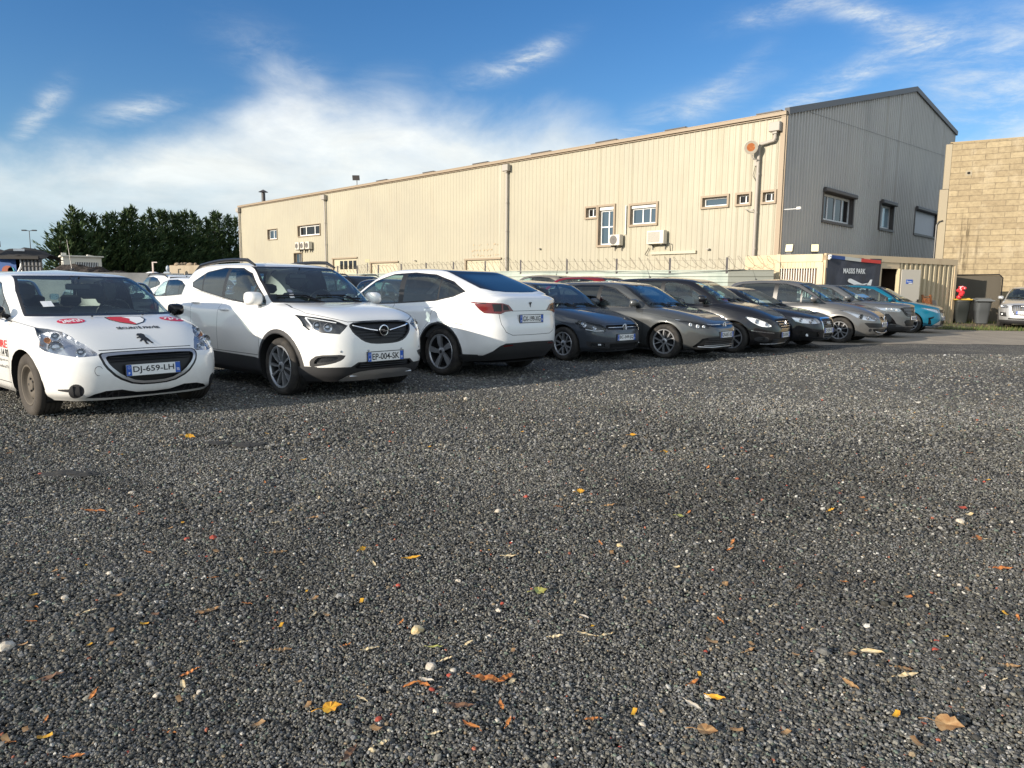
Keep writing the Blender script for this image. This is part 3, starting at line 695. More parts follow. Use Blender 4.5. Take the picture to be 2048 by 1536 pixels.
def badge(c, kind, z, r, front=True, y=0, proud=.012, pitch=0, base=None, s_off=0.):
    p, n = c.S.at('F' if front else 'R', abs(y), z); x = c.a1 - p.x + (proud if front else -proud) + s_off
    M = Matrix.Translation((x, y, z)) @ Matrix.Rotation(0 if front else math.pi, 4, 'Z') @ Matrix.Rotation(R(-pitch), 4, 'Y') @ Matrix(((0, 0, 1, 0), (1, 0, 0, 0), (0, 1, 0, 0), (0, 0, 0, 1)))
    b = MB(); C_ = lambda rr, n_=24, cx=0, cy=0: [Vector((cx + rr * math.cos(2 * math.pi * k / n_), cy + rr * math.sin(2 * math.pi * k / n_), 0)) for k in range(n_ + 1)]
    T = lambda pts, rad: b.tube([M @ Vector((q[0], q[1], 0)) for q in pts], rad, 6)
    mats = [CHROME, base or GLOSSBLACK]
    if kind == 'bolt':
        b.prism([(v.x, v.y) for v in C_(r)[:-1]], -.012, -.004, M, 1); T(C_(r), r * .13); P_ = lambda pts: b.prism([(a * r, q * r) for a, q in pts], -.004, .006, M)
        P_([(-1.15, -.02), (-.5, .22), (.35, .20), (.05, .02), (-.2, .03)]); P_([(1.15, .02), (.5, -.22), (-.35, -.20), (-.05, -.02), (.2, -.03)])
    elif kind == 'vw':
        b.prism([(v.x, v.y) for v in C_(r)[:-1]], -.012, -.004, M, 1); T(C_(r), r * .10)
        T([(-.42 * r, .86 * r), (0, -.02 * r), (.42 * r, .86 * r)], r * .09); T([(-.80 * r, .5 * r), (-.38 * r, -.78 * r), (0, .12 * r), (.38 * r, -.78 * r), (.80 * r, .5 * r)], r * .09)
    elif kind == 'star':
        T(C_(r), r * .08)
        for a in (90, 210, 330): b.prism([(r * math.cos(R(a)), r * math.sin(R(a))), (.13 * r * math.cos(R(a + 90)), .13 * r * math.sin(R(a + 90))), (.13 * r * math.cos(R(a - 90)), .13 * r * math.sin(R(a - 90)))], -.004, .006, M)
    elif kind == 'rings':
        for k in (-1.5, -.5, .5, 1.5): T([(v.x + k * r * 1.35, v.y) for v in C_(r)], r * .14)
    elif kind == 'diamond':
        T([(0, r), (.62 * r, 0), (0, -r), (-.62 * r, 0), (0, r)], r * .15); T([(-.25 * r, -.35 * r), (.25 * r, .35 * r)], r * .1)
    elif kind == 'shield':
        b.prism([(-.8 * r, r), (.8 * r, r), (.7 * r, -.2 * r), (0, -r), (-.7 * r, -.2 * r)], -.006, .002, M, 1); T([(-.8 * r, r), (.8 * r, r), (.7 * r, -.2 * r), (0, -r), (-.7 * r, -.2 * r), (-.8 * r, r)], r * .06)
        b.prism([(-.3 * r, .6 * r), (.2 * r, .7 * r), (.45 * r, .2 * r), (.1 * r, -.5 * r), (0, .1 * r), (-.4 * r, .2 * r)], .002, .005, M)
    elif kind == 'tee':
        b.prism([(-.9 * r, .78 * r), (-.5 * r, .98 * r), (.5 * r, .98 * r), (.9 * r, .78 * r), (.8 * r, .6 * r), (.34 * r, .66 * r), (0, -r), (-.34 * r, .66 * r), (-.8 * r, .6 * r)], 0, .006, M); mats = [LAMPD, LAMPD]
        b.prism([(-.9 * r, 1.02 * r), (-.45 * r, 1.2 * r), (.45 * r, 1.2 * r), (.9 * r, 1.02 * r), (.45 * r, 1.1 * r), (-.45 * r, 1.1 * r)], 0, .006, M)
    elif kind == 'word':
        V, F = text_mesh(base, r * 2, r * .5, .02); b.add([M @ Vector((v[0], v[1], .002)) for v in V], F); mats = [CHROME]
    return b.build('badge', mats, c.root)
def bar(c, pts, r, mat, name='grille_bar', proud=0., chart='F', n=6, both=True):
    """tube following the skin through chart points (arc, z), mirrored"""
    q = []
    for a, z in pts:
        p, nn = c.S.at(chart, abs(a), z); sg = -1 if a < 0 else 1; q.append(c.L((p.x + nn.x * proud, sg * (p.y + nn.y * proud), z if abs(p.z - z) < .03 else p.z)))
    b = MB(); b.tube(q, r, n)
    if both: b.tube([Vector((v.x, -v.y, v.z)) for v in q], r, n)
    return b.build(name, mat, c.root, fix=False)
def span(z, a, n=9, f=lambda t: 0): return [(a * (2 * k / (n - 1) - 1), z + f(abs(2 * k / (n - 1) - 1))) for k in range(n)]

def base_car(name, sp, loc, heading, label, detail=2, group=None):
    sp['ra'] = sp.get('ra', sp['R'] + .055)
    sp['lay'] = layers(sp['L'], sp['W'], sp['H'], sp['lead'], sp['cowl'], sp['head'], sp['rhead'], sp['rbelt'], sp['belt'], **sp.get('lk', {}))
    c = CarB(name, sp, loc, heading, label, group, detail); S = c.S; L = sp['L']; w = sp['W'] / 2; cz = sp['cowl'][1]; H = sp['H']
    reg = c.region; Rr = sp['R']; a1 = sp['a1']; a2 = a1 + sp['wb']; ra = sp['ra']; side = lambda p, n: p[1] > .35
    gz = sp.get('gap', .007); zs = sp.get('sill', .30)
    # lower cladding
    if sp.get('clad'): reg('clad', 'S', sp['clad'], CLAD, side, 'body')
    if detail:
        d0, d1, d2 = sp['doors']; bt = sp['beltline']
        fd = [(d0, zs), (d0 - .03, .55), (d0 + .02, bt(d0) - .005), (d1, bt(d1)), (d1, zs)]
        rd = [(d1, zs), (d1, bt(d1)), (d2, bt(d2) - .0), (min(d2, a2 - ra * .55), Rr + ra * 1.05), (min(d2, a2 - ra - .02), Rr + ra * .55), (min(d2, a2 - ra - .05), zs)]
        dr = sp.get('door_mode', 'pair')
        reg('front_door', 'S', fd, sp['paint'], side, dr); reg('rear_door', 'S', rd, sp['paint'], side, dr)
        gaps = []
        for pl in (fd, rd): gaps += stroke(pl + [pl[0]], gz)
        gaps += stroke([(a1 + ra * .2, Rr + ra * 1.02), (d0 - .01, bt(d0) * .5 + .45)], gz) if False else []
        reg('gaps', 'S', gaps, BLACKTRIM, side, 'body')
        if sp.get('hood_line'):
            reg('hoodgap', 'F', sum([stroke(x, gz) for x in sp['hood_line']], []), BLACKTRIM, lambda p, n: p[0] < 1.4, 'body')
        for x in sp.get('lines_s', []): reg('line', 'S', stroke(x, gz), BLACKTRIM, side, 'body')
        for x in sp.get('lines_r', []): reg('line', 'R', stroke(x, gz), BLACKTRIM, lambda p, n: p[0] > L - 1.2, 'body')
    # windows
    dlo = sp['dlo']; gs = lambda p, n: p[1] > .3
    reg('window_trim', 'S', grow(dlo, sp.get('trim', .018)), sp.get('trim_mat', BLACKTRIM), gs, 'body')
    pn = splits(dlo, sp['cuts']); priv = sp.get('priv', 9)
    for i, p_ in enumerate(pn): reg('side_window', 'S', p_, GL_PRIV if i >= priv else GL_SIDE, gs, 'pair')
    zt = sp['head'][1]; ye = lambda z: float(np.interp(z, [q[5] for q in sp['lay'][6:11]], [q[4] for q in sp['lay'][6:11]])) * sp.get('wsk', .875)
    zc = cz + .018
    ws = [(-.02, zc)] + [(ye(zc + (zt - zc) * t / 5 * .97), zc + (zt - zc) * t / 5 * .985) for t in range(6)] + [(.3, zt - .002), (-.02, zt + .004)]
    front = lambda p, n: p[0] < sp['head'][0] + .25 and p[2] > cz - .02 and n[0] < -.1
    reg('windshield_trim', 'V', grow(ws, .022), BLACKTRIM, front, 'body'); reg('windshield', 'V', ws, GL_FRONT, front, 'part')
    rz = sp['rhead'][1]; rb = sp['rbelt'][1]; zr0 = sp.get('rwz', rb + .03); rzt = rz - .01
    rw = [(-.02, zr0)] + [(ye(zr0 + (rzt - zr0) * t / 4) * sp.get('rwk', .86), zr0 + (rzt - zr0) * t / 4) for t in range(5)] + [(-.02, rzt + .005)]
    rear = lambda p, n: p[0] > (sp['rhead'][0] - .3) and n[0] > .08
    if sp.get('glass_roof'): reg('rear_trim', 'T', grow(sp['glass_roof'], .012), BLACKTRIM, lambda p, n: p[2] > 1.1 and n[2] > .2, 'body')
    if not sp.get('glass_roof'): reg('rear_window_trim', 'V', grow(rw, .03), BLACKTRIM, rear, 'body'), reg('rear_window', 'V', rw, sp.get('rearglass', GL_SIDE), rear, 'part')
    if sp.get('glass_roof'): reg('glass_roof', 'T', sp['glass_roof'], GLOSSBLACK, lambda p, n: p[2] > 1.1 and n[2] > .2, 'part')
    # wheel arches
    for i, a in enumerate((a1, a2)):
        if sp.get('archclad'): reg('arch_cladding', 'S', [p for p in circ((a, Rr), ra + sp['archclad'], 40)], CLAD, side, 'body')
    for a in (a1, a2): reg('arch_lip', 'S', circ((a, Rr), ra + .012, 36), BLACKTRIM if sp.get('archclad') else sp['paint'], side, 'body'); reg('arch', 'S', circ((a, Rr), ra, 36), None, side, 'void')
    if detail or sp.get('face'):
        for it in sp.get('front', []):
            kind, poly = it[0], [((-.12 if q[0] <= .001 and it[0] != 'line_' and len(it[1]) > 2 and (len(it) < 3 or it[2].get('ch') != 'S') else q[0]), q[1]) for q in it[1]]; o = dict(it[2]) if len(it) > 2 else {}
            ch = o.get('ch', 'F'); poly = smoothpoly(poly, o.get('sm', 1)) if o.get('sm', 1) else poly
            flt = (lambda p, n: p[0] < 1.5) if not o.get('rear') else (lambda p, n: p[0] > L - 1.3)
            if ch == 'S': flt = side
            centre = min(q[0] for q in poly) <= 0.001 and ch != 'S'; md = 'part' if centre else 'pair'
            nm, mt, dp, lf = {'grille': ('grille', GRILLE, .03, 0), 'intake': ('air_intake', GRILLE, .035, 0), 'lamp': ('headlight', (o.get('bowl', REFL), GL_LENS), .055, 0), 'tail': ('tail_light', RED_LENS, 0, .006), 'fog': ('fog_light', (LAMPD, GL_LENS), .03, 0),
                              'chrome': ('chrome_trim', CHROME, 0, .005), 'silver': ('bumper_trim', SATIN, 0, .006), 'black': ('bumper_insert', CLAD, 0, 0), 'gloss': ('gloss_trim', GLOSSBLACK, 0, .003), 'line': ('line', BLACKTRIM, 0, 0), 'panel': ('bumper', sp['paint'], 0, 0), 'lampc': ('reverse_light', LAMPW, 0, .004), 'amber': ('indicator', AMBER, 0, .003), 'dark': ('lamp_bezel', LAMPD, 0, .002)}[kind]
            mt = o.get('mat', mt); mt = sp['paint'] if mt == 'paint' else mt; dp = o.get('d', dp); nm = o.get('name', nm)
            if kind in ('lamp', 'fog'): md = 'lamp'
            if kind == 'line': md = 'body'
            reg(nm, ch, poly, mt, flt, md, dp, lf)
    c.finish(); arch_wells(c)
    c.archw = True
    if detail: cabin(c, sp.get('seat', INTER), sp.get('whs', 1))
    for (a, z, r_, mt, dp) in sp.get('bulbs', []):
        for sd in (1, -1):
            p, n = S.at('F', a, z); b = MB(); q = c.L((p.x - n.x * dp, sd * (p.y - n.y * dp), p.z - n.z * dp)); b.lathe([(r_, .0), (r_ * .96, .02), (r_ * .7, .014), (r_ * .5, -.0), (.0001, .012)], 18, Matrix.Translation(q) @ Matrix.Rotation(R(-90 - sd * sp.get('blb', 18) * -1), 4, 'Z')); 
            hl = c.parts.get('headlight', [None, None])[0 if sd > 0 else 1] if len(c.parts.get('headlight', [])) > 1 else None
            b.build('projector', mt, hl or c.root)
    return c

def lin(p): # piecewise linear function from points
    return lambda s: float(np.interp(s, [q[0] for q in p], [q[1] for q in p]))
# ------------------------------------------------------------------ the car models (all sizes in metres, s measured back from the nose)
def P(name, col, metal=0., rough=.35): return MATS.get(name) or paint(name, col, metal, rough)
def small_hatch(paint_, **k):       # white security hatchback
    d = dict(L=3.96, W=1.78, H=1.46, a1=.80, wb=2.54, R=.312, ra=.352, lead=(.13, .668), cowl=(1.0, .970), head=(1.78, 1.365), rhead=(3.50, 1.36), rbelt=(3.82, 1.02), belt=.905, paint=paint_,
        doors=(1.22, 2.33, 3.22), beltline=lin([(1.1, .915), (2.3, .955), (3.4, 1.02)]), sill=.30, wsk=.89, inset=.03,
        dlo=[(1.40, .958), (1.52, 1.04), (1.95, 1.285), (2.25, 1.345), (2.75, 1.355), (3.2, 1.31), (3.44, 1.20), (3.36, 1.06), (2.4, .985)], cuts=[(1.70, 1.62, .018), (2.33, 2.30, .04), (3.05, 3.1, .03)], priv=2,
        hood_line=[[(0, .668), (.44, .665)], [(.83, .868), (.98, .91), (1.12, .94)]], trim=.014, rearglass=GL_SIDE, lk=dict(hood=((.35, .60), (.72, .88)), nf=(4.9, 4.9, 5.2, 7.)),
        front=[('line', [(0, .652), (.43, .648), (.475, .625), (.445, .515), (.345, .40), (.18, .322), (0, .312)]),
               ('chrome', [(0, .642), (.42, .638), (.455, .615), (.425, .525), (.33, .415), (.17, .338), (0, .328)], {'mat': SATIN, 'name': 'grille_surround'}),
               ('grille', [(0, .620), (.39, .615), (.425, .595), (.395, .525), (.30, .43), (.155, .36), (0, .352)]),
               ('lamp', [(.468, .642), (.474, .620), (.63, .612), (.82, .638), (.955, .662), (1.01, .695), (.94, .755), (.915, .81), (.85, .872), (.735, .862), (.64, .835), (.59, .79), (.585, .765), (.53, .722)], {'sm': 0, 'd': .05}),
               ('intake', [(0, .205), (.24, .208), (.46, .215), (.60, .222), (.53, .262), (.44, .285), (.30, .288), (.16, .25), (0, .238)], {'sm': 0, 'd': .03}),
               ('black', circ((.69, .292), .072, 20), {'sm': 0, 'name': 'fog_light_blank'}), ('black', [(.75, .282), (.88, .295), (.88, .308), (.75, .315)], {'sm': 0, 'name': 'fog_light_strip'}),
               ('tail', [(.40, .80), (.80, .78), (1.05, .86), (.98, .98), (.60, .95)], {'ch': 'R', 'rear': 1})],
        bulbs=[(.78, .715, .066, REFL, .03), (.60, .668, .045, REFL, .03), (.87, .775, .030, AMBER, .035), (.71, .80, .04, REFL, .03)])
    d.update(k); return d
def small_suv(paint_, **k):         # white crossover with black cladding and roof rails
    d = dict(L=4.28, W=1.80, H=1.635, a1=.90, wb=2.555, R=.343, ra=.395, flare=.030, lead=(.11, .90), cowl=(1.12, 1.095), head=(1.86, 1.53), rhead=(3.75, 1.505), rbelt=(4.10, 1.14), belt=1.02, paint=paint_,
        doors=(1.36, 2.44, 3.32), beltline=lin([(1.3, 1.05), (2.4, 1.12), (3.3, 1.24)]), sill=.455, archclad=.055, rearglass=GL_SIDE, inset=.02,
        clad=[(.3, .0), (4.1, .0), (4.1, .44), (3.3, .44), (2.9, .44), (1.5, .425), (.75, .38), (.3, .38)],
        dlo=[(1.36, 1.075), (1.46, 1.16), (1.86, 1.44), (2.10, 1.51), (2.6, 1.52), (3.05, 1.47), (3.42, 1.335), (3.40, 1.29), (3.1, 1.235), (2.4, 1.145), (1.8, 1.095)], cuts=[(1.66, 1.60, .022), (2.44, 2.42, .045), (3.05, 3.12, .022)], priv=2,
        hood_line=[[(0, .90), (.44, .89), (.60, .935), (.76, .985), (.74, 1.04), (.66, 1.08)]], trim=.016,
        nose_=0, lk=dict(nose=[(.14, .20), (.05, .30), (0, .46), (.015, .68)], hood=((.3, .60), (.70, .88)), nf=(4.4, 4.5, 5., 7.)),
        front=[('black', [(0, .18), (1.4, .18), (1.4, .38), (.86, .372), (.60, .378), (.46, .378), (.38, .43), (0, .435)], {'sm': 0, 'name': 'lower_bumper'}),
               ('silver', [(0, .205), (.50, .205), (.56, .215), (.46, .29), (.30, .325), (0, .33)], {'name': 'skid_plate'}),
               ('intake', [(0, .35), (.38, .352), (.42, .375), (.36, .42), (0, .425)], {'sm': 0}),
               ('line', [(0, .895), (.36, .89), (.45, .855), (.415, .76), (.30, .665), (.17, .63), (0, .625)]),
               ('grille', [(0, .882), (.35, .876), (.425, .845), (.39, .765), (.285, .68), (.16, .645), (0, .64)]),
               ('lamp', [(.455, .850), (.57, .755), (.75, .768), (.92, .795), (.965, .84), (.90, .965), (.74, .945), (.58, .912)], {'sm': 0, 'bowl': LAMPD, 'd': .04}),
               ('black', [(.52, .525), (.56, .465), (.66, .425), (.80, .395), (.96, .372), (.97, .45), (.86, .515)], {'name': 'fog_light_bezel'}),
               ('fog', [(.60, .50), (.64, .455), (.80, .425), (.91, .41), (.90, .45), (.84, .495)], {'bowl': REFL}),
               ('tail', [(.60, .82), (.95, .80), (1.05, .93), (.98, 1.04), (.72, 1.02)], {'ch': 'R', 'rear': 1})],
        bulbs=[(.80, .85, .050, REFL, .03), (.66, .83, .050, REFL, .03)])
    d.update(k); return d
def coupe_suv(paint_, **k):         # electric fastback crossover, its back to the viewer
    L = 4.75
    d = dict(L=L, W=1.92, H=1.62, a1=.86, wb=2.89, R=.355, ra=.405, flare=.03, lead=(.14, .70), cowl=(1.02, .985), head=(2.00, 1.50), rhead=(3.72, 1.50), rbelt=(4.52, 1.215), belt=.985, paint=paint_,
        doors=(1.48, 2.62, 3.62), beltline=lin([(1.3, .99), (2.6, 1.05), (3.6, 1.11), (4., 1.17)]), sill=.36, archclad=.035, inset=.03, trim=.020,
        clad=[(.3, .0), (4.4, .0), (4.4, .345), (.3, .345)],
        lk=dict(tail=[(L - .035, .88), (L - .04, .98), (L - .06, 1.15)], rnose=[(L - .16, .26), (L - .05, .40), (L - .0, .56), (L - .005, .74)], peak=2.45),
        dlo=[(1.36, 1.005), (1.50, 1.10), (2.02, 1.38), (2.45, 1.49), (2.95, 1.51), (3.45, 1.475), (3.85, 1.37), (4.10, 1.245), (3.95, 1.185), (3.55, 1.115), (2.6, 1.06)], cuts=[(1.75, 1.70, .02), (2.76, 2.74, .06), (3.62, 3.62, .015)], priv=2,
        rwz=1.19, rwk=.93, glass_roof=[(2.15, -.02), (2.2, .50), (2.9, .56), (3.66, .575), (4.05, .61), (4.28, .61), (4.42, .50), (4.47, .30), (4.48, -.02)],
        lines_r=[[(0, .97), (.40, .97)], [(.625, .925), (.60, .78), (.53, .67), (.42, .625), (0, .62)]], lines_s=[[(3.72, .80), (3.95, .80), (4.2, .77)]],
        front=[('lamp', [(.52, .66), (.80, .66), (1.12, .80), (1.05, .82), (.75, .74)], {}), ('intake', [(0, .25), (.5, .25), (.45, .33), (0, .33)], {}),
               ('black', [(0, .16), (1.35, .16), (1.35, .335), (.82, .335), (.70, .40), (.62, .475), (.53, .51), (0, .52)], {'ch': 'R', 'rear': 1, 'sm': 0, 'name': 'rear_diffuser'}),
               ('tail', [(.375, .972), (.52, .962), (.60, .932), (.84, .942), (.90, .985), (1.01, 1.095), (.83, 1.092), (.57, 1.082), (.46, 1.058)], {'ch': 'R', 'rear': 1, 'sm': 0}),
               ('dark', [(.45, .985), (.56, .98), (.56, 1.065), (.49, 1.045)], {'ch': 'R', 'rear': 1, 'sm': 0}),
               ('dark', [(.585, .965), (.70, .965), (.725, 1.07), (.585, 1.07)], {'ch': 'R', 'rear': 1, 'sm': 0}),
               ('dark', [(.80, 1.07), (.93, 1.075), (.955, 1.085), (.81, 1.085)], {'ch': 'R', 'rear': 1, 'sm': 0, 'name': 'lamp_bezel'}),
               ('tail', [(.40, .475), (.56, .465), (.56, .48), (.40, .49)], {'ch': 'R', 'rear': 1, 'sm': 0, 'name': 'reflector'})])
    d.update(k); return d
def hatch_a(paint_, **k):           # small grey hatchback, twin-lamp face
    d = dict(L=3.97, W=1.70, H=1.47, a1=.81, wb=2.47, R=.31, ra=.352, lead=(.13, .69), cowl=(1.05, .945), head=(1.74, 1.365), rhead=(3.55, 1.37), rbelt=(3.86, 1.0), belt=.90, paint=paint_,
        doors=(1.26, 2.32, 3.2), beltline=lin([(1.2, .91), (2.4, .95), (3.6, 1.0)]), sill=.30, inset=.025,
        dlo=[(1.42, .945), (1.55, 1.05), (1.95, 1.30), (2.25, 1.355), (2.8, 1.365), (3.25, 1.32), (3.5, 1.2), (3.42, 1.02), (2.4, .975)], cuts=[(1.66, 1.6, .02), (2.33, 2.3, .04), (3.1, 3.12, .02)],
        hood_line=[[(0, .69), (.45, .685), (.60, .71), (.80, .755), (1.0, .80), (1.35, .88)]], rearglass=GL_SIDE,
        front=[('grille', [(0, .665), (.43, .662), (.49, .62), (.45, .578), (0, .572)], {'sm': 0}), ('black', [(0, .225), (.50, .225), (.76, .255), (.84, .31), (.86, .375), (.60, .368), (0, .36)], {'sm': 0, 'name': 'lower_bumper'}),
               ('intake', [(0, .25), (.40, .255), (.42, .335), (0, .335)], {'sm': 0}), ('silver', [(0, .19), (.50, .19), (.68, .205), (.68, .215), (.50, .22), (0, .22)], {'sm': 0, 'mat': 'paint', 'name': 'lip_spoiler'}),
               ('fog', [(.50, .285), (.76, .295), (.78, .345), (.52, .345)], {'sm': 0}),
               ('lamp', [(.475, .60), (.52, .54), (.76, .545), (.95, .592), (.985, .705), (.87, .738), (.74, .724), (.52, .672)], {'sm': 0, 'bowl': LAMPD, 'd': .05}),
               ('tail', [(.45, .78), (.85, .76), (1., .86), (.95, .96), (.5, .92)], {'ch': 'R', 'rear': 1})],
        bulbs=[(.86, .665, .052, REFL, .02), (.67, .63, .040, REFL, .02)])
    d.update(k); return d
def hatch_b(paint_, **k):           # newer grey hatchback, slim lamps
    d = dict(L=4.28, W=1.79, H=1.485, a1=.86, wb=2.62, R=.325, ra=.372, lead=(.12, .672), cowl=(1.10, .955), head=(1.88, 1.375), rhead=(3.75, 1.39), rbelt=(4.14, 1.01), belt=.90, paint=paint_,
        doors=(1.34, 2.45, 3.45), beltline=lin([(1.2, .915), (2.4, .955), (3.6, 1.0)]), sill=.30, inset=.02,
        dlo=[(1.46, .95), (1.60, 1.05), (2.10, 1.31), (2.45, 1.375), (3.0, 1.38), (3.4, 1.34), (3.76, 1.20), (3.66, 1.03), (2.4, .98)], cuts=[(1.68, 1.60, .022), (2.47, 2.44, .045), (3.36, 3.38, .02)], priv=2,
        hood_line=[[(0, .68), (.45, .68), (.65, .705), (.9, .745), (1.1, .79), (1.4, .86)]],
        front=[('gloss', [(0, .665), (.44, .66), (.50, .635), (.45, .615), (0, .615)], {'sm': 0}),
               ('lamp', [(.46, .645), (.51, .595), (.80, .575), (.92, .635), (1.06, .742), (.84, .722), (.65, .69)], {'sm': 0, 'bowl': LAMPD, 'd': .045}),
               ('intake', [(0, .215), (.76, .225), (.83, .25), (.74, .34), (.69, .40), (.55, .425), (0, .425)], {'sm': 0, 'd': .04}), ('black', [(0, .17), (.74, .175), (.84, .19), (.80, .215), (0, .205)], {'sm': 0, 'name': 'lip_spoiler'}),
               ('tail', [(.5, .82), (.9, .80), (1.05, .86), (1., .96), (.5, .93)], {'ch': 'R', 'rear': 1})],
        bulbs=[(.86, .665, .032, LAMPW, .02), (.72, .64, .034, LAMPW, .02), (.60, .635, .026, LAMPW, .02)])
    d.update(k); return d
def mono_van(paint_, **k):          # black compact people carrier with a star badge
    d = dict(L=4.27, W=1.78, H=1.60, a1=.84, wb=2.78, R=.318, ra=.362, lead=(.12, .735), cowl=(1.02, 1.045), head=(1.75, 1.47), rhead=(3.85, 1.49), rbelt=(4.16, 1.08), belt=.97, paint=paint_,
        doors=(1.30, 2.50, 3.45), beltline=lin([(1.2, .97), (2.4, 1.03), (3.6, 1.11)]), sill=.32,
        dlo=[(1.30, .99), (1.50, 1.13), (1.95, 1.40), (2.3, 1.475), (2.9, 1.49), (3.4, 1.46), (3.85, 1.33), (3.85, 1.16), (2.5, 1.05)], cuts=[(1.56, 1.50, .03), (2.52, 2.50, .05), (3.45, 3.45, .025)], priv=2,
        hood_line=[[(0, .735), (.40, .73), (.60, .765), (.80, .81), (.98, .86), (1.3, .93)]], seat=INTERL,
        front=[('line', [(0, .73), (.38, .725), (.46, .70), (.40, .585), (.29, .515), (0, .50)]), ('grille', [(0, .715), (.36, .71), (.43, .69), (.375, .59), (.27, .53), (0, .515)], {'sm': 1}),
               ('lamp', [(.56, .575), (.66, .555), (.82, .572), (.97, .66), (1.02, .768), (.85, .745), (.68, .66)], {'sm': 1, 'bowl': LAMPW, 'd': .04}),
               ('intake', [(0, .22), (.50, .225), (.58, .26), (.50, .32), (0, .325)], {'sm': 0}), ('black', [(.60, .235), (.88, .265), (.93, .325), (.82, .365), (.62, .345)], {'name': 'fog_light_bezel'}), ('fog', circ((.74, .30), .042, 16), {'sm': 0}),
               ('chrome', [(.52, .425), (.96, .465), (1.0, .485), (.96, .487), (.52, .437)], {'sm': 0}), ('tail', [(.55, .85), (.9, .83), (1., 1.0), (.9, 1.1), (.62, 1.05)], {'ch': 'R', 'rear': 1})],
        bulbs=[(.84, .665, .050, REFL, .01), (.70, .61, .040, REFL, .01)])
    d.update(k); return d
def hatch_c(paint_, **k):           # black low hatchback with a tall framed grille
    d = dict(L=4.25, W=1.77, H=1.42, a1=.88, wb=2.58, R=.315, ra=.36, lead=(.10, .70), cowl=(1.16, .93), head=(1.95, 1.305), rhead=(3.6, 1.32), rbelt=(4.12, .97), belt=.875, paint=paint_,
        doors=(1.40, 2.5, 3.4), beltline=lin([(1.2, .88), (2.4, .92), (3.6, .97)]), sill=.28,
        dlo=[(1.55, .91), (1.70, 1.0), (2.15, 1.25), (2.45, 1.30), (3.0, 1.31), (3.4, 1.27), (3.72, 1.15), (3.62, .99), (2.5, .94)], cuts=[(1.72, 1.66, .015), (2.52, 2.50, .045), (3.35, 3.37, .02)],
        hood_line=[[(0, .71), (.36, .71), (.56, .735), (.85, .765), (1.05, .785), (1.4, .84)]],
        front=[('chrome', [(0, .712), (.30, .708), (.345, .68), (.315, .45), (.25, .265), (.22, .245), (0, .245)], {'name': 'grille_surround', 'sm': 0}), ('grille', [(0, .685), (.275, .682), (.31, .66), (.285, .46), (.225, .285), (.205, .272), (0, .272)], {'sm': 0, 'd': .02}),
               ('lamp', [(.40, .59), (.62, .575), (.85, .59), (.98, .625), (1.02, .715), (.95, .725), (.70, .705), (.44, .685)], {'sm': 0, 'bowl': REFL, 'd': .04}),
               ('intake', [(.42, .275), (.86, .285), (.90, .40), (.46, .39)], {'sm': 0}), ('tail', [(.45, .76), (.9, .74), (1., .84), (.95, .93), (.5, .9)], {'ch': 'R', 'rear': 1})],
        bulbs=[(.86, .655, .045, REFL, .02), (.62, .64, .045, REFL, .02), (.74, .33, .032, LAMPW, .01)])
    d.update(k); return d
def mpv(paint_, **k):               # grey people carrier, diamond badge
    d = dict(L=4.30, W=1.81, H=1.63, a1=.86, wb=2.70, R=.325, ra=.375, flare=.028, lead=(.16, .76), cowl=(1.12, 1.04), head=(1.86, 1.475), rhead=(3.88, 1.50), rbelt=(4.18, 1.08), belt=.95, paint=paint_,
        doors=(1.36, 2.50, 3.45), beltline=lin([(1.2, .96), (2.4, 1.0), (3.8, 1.09)]), sill=.32, steer=0,
        dlo=[(1.24, .985), (1.50, 1.13), (1.98, 1.40), (2.3, 1.485), (2.9, 1.505), (3.5, 1.48), (3.95, 1.34), (3.92, 1.12), (2.5, 1.03)], cuts=[(1.86, 1.86, .022), (2.56, 2.54, .055), (3.45, 3.47, .03)], priv=2,
        hood_line=[[(0, .70), (.30, .70), (.48, .735), (.70, .80), (.9, .84), (1.3, .93)]],
        front=[('grille', [(.06, .685), (.30, .67), (.36, .645), (.26, .595), (.10, .575)], {'sm': 0}), ('gloss', [(0, .50), (.80, .53), (.84, .515), (.72, .41), (0, .40)], {'sm': 0, 'mat': GRILLE, 'name': 'rub_strip'}),
               ('lamp', [(.44, .60), (.60, .575), (.84, .60), (.98, .665), (1.12, .84), (1.04, .83), (.86, .77), (.66, .70)], {'sm': 0, 'bowl': REFL, 'd': .05}),
               ('intake', [(0, .255), (.46, .265), (.60, .33), (.62, .375), (0, .38)], {'sm': 0}), ('fog', circ((.68, .345), .042, 16), {'sm': 0, 'd': .015}), ('tail', [(.6, .85), (.9, .83), (1., 1.1), (.9, 1.2), (.7, 1.1)], {'ch': 'R', 'rear': 1})],
        bulbs=[(.88, .70, .062, LAMPD, .02), (.70, .655, .045, REFL, .02)])
    d.update(k); return d
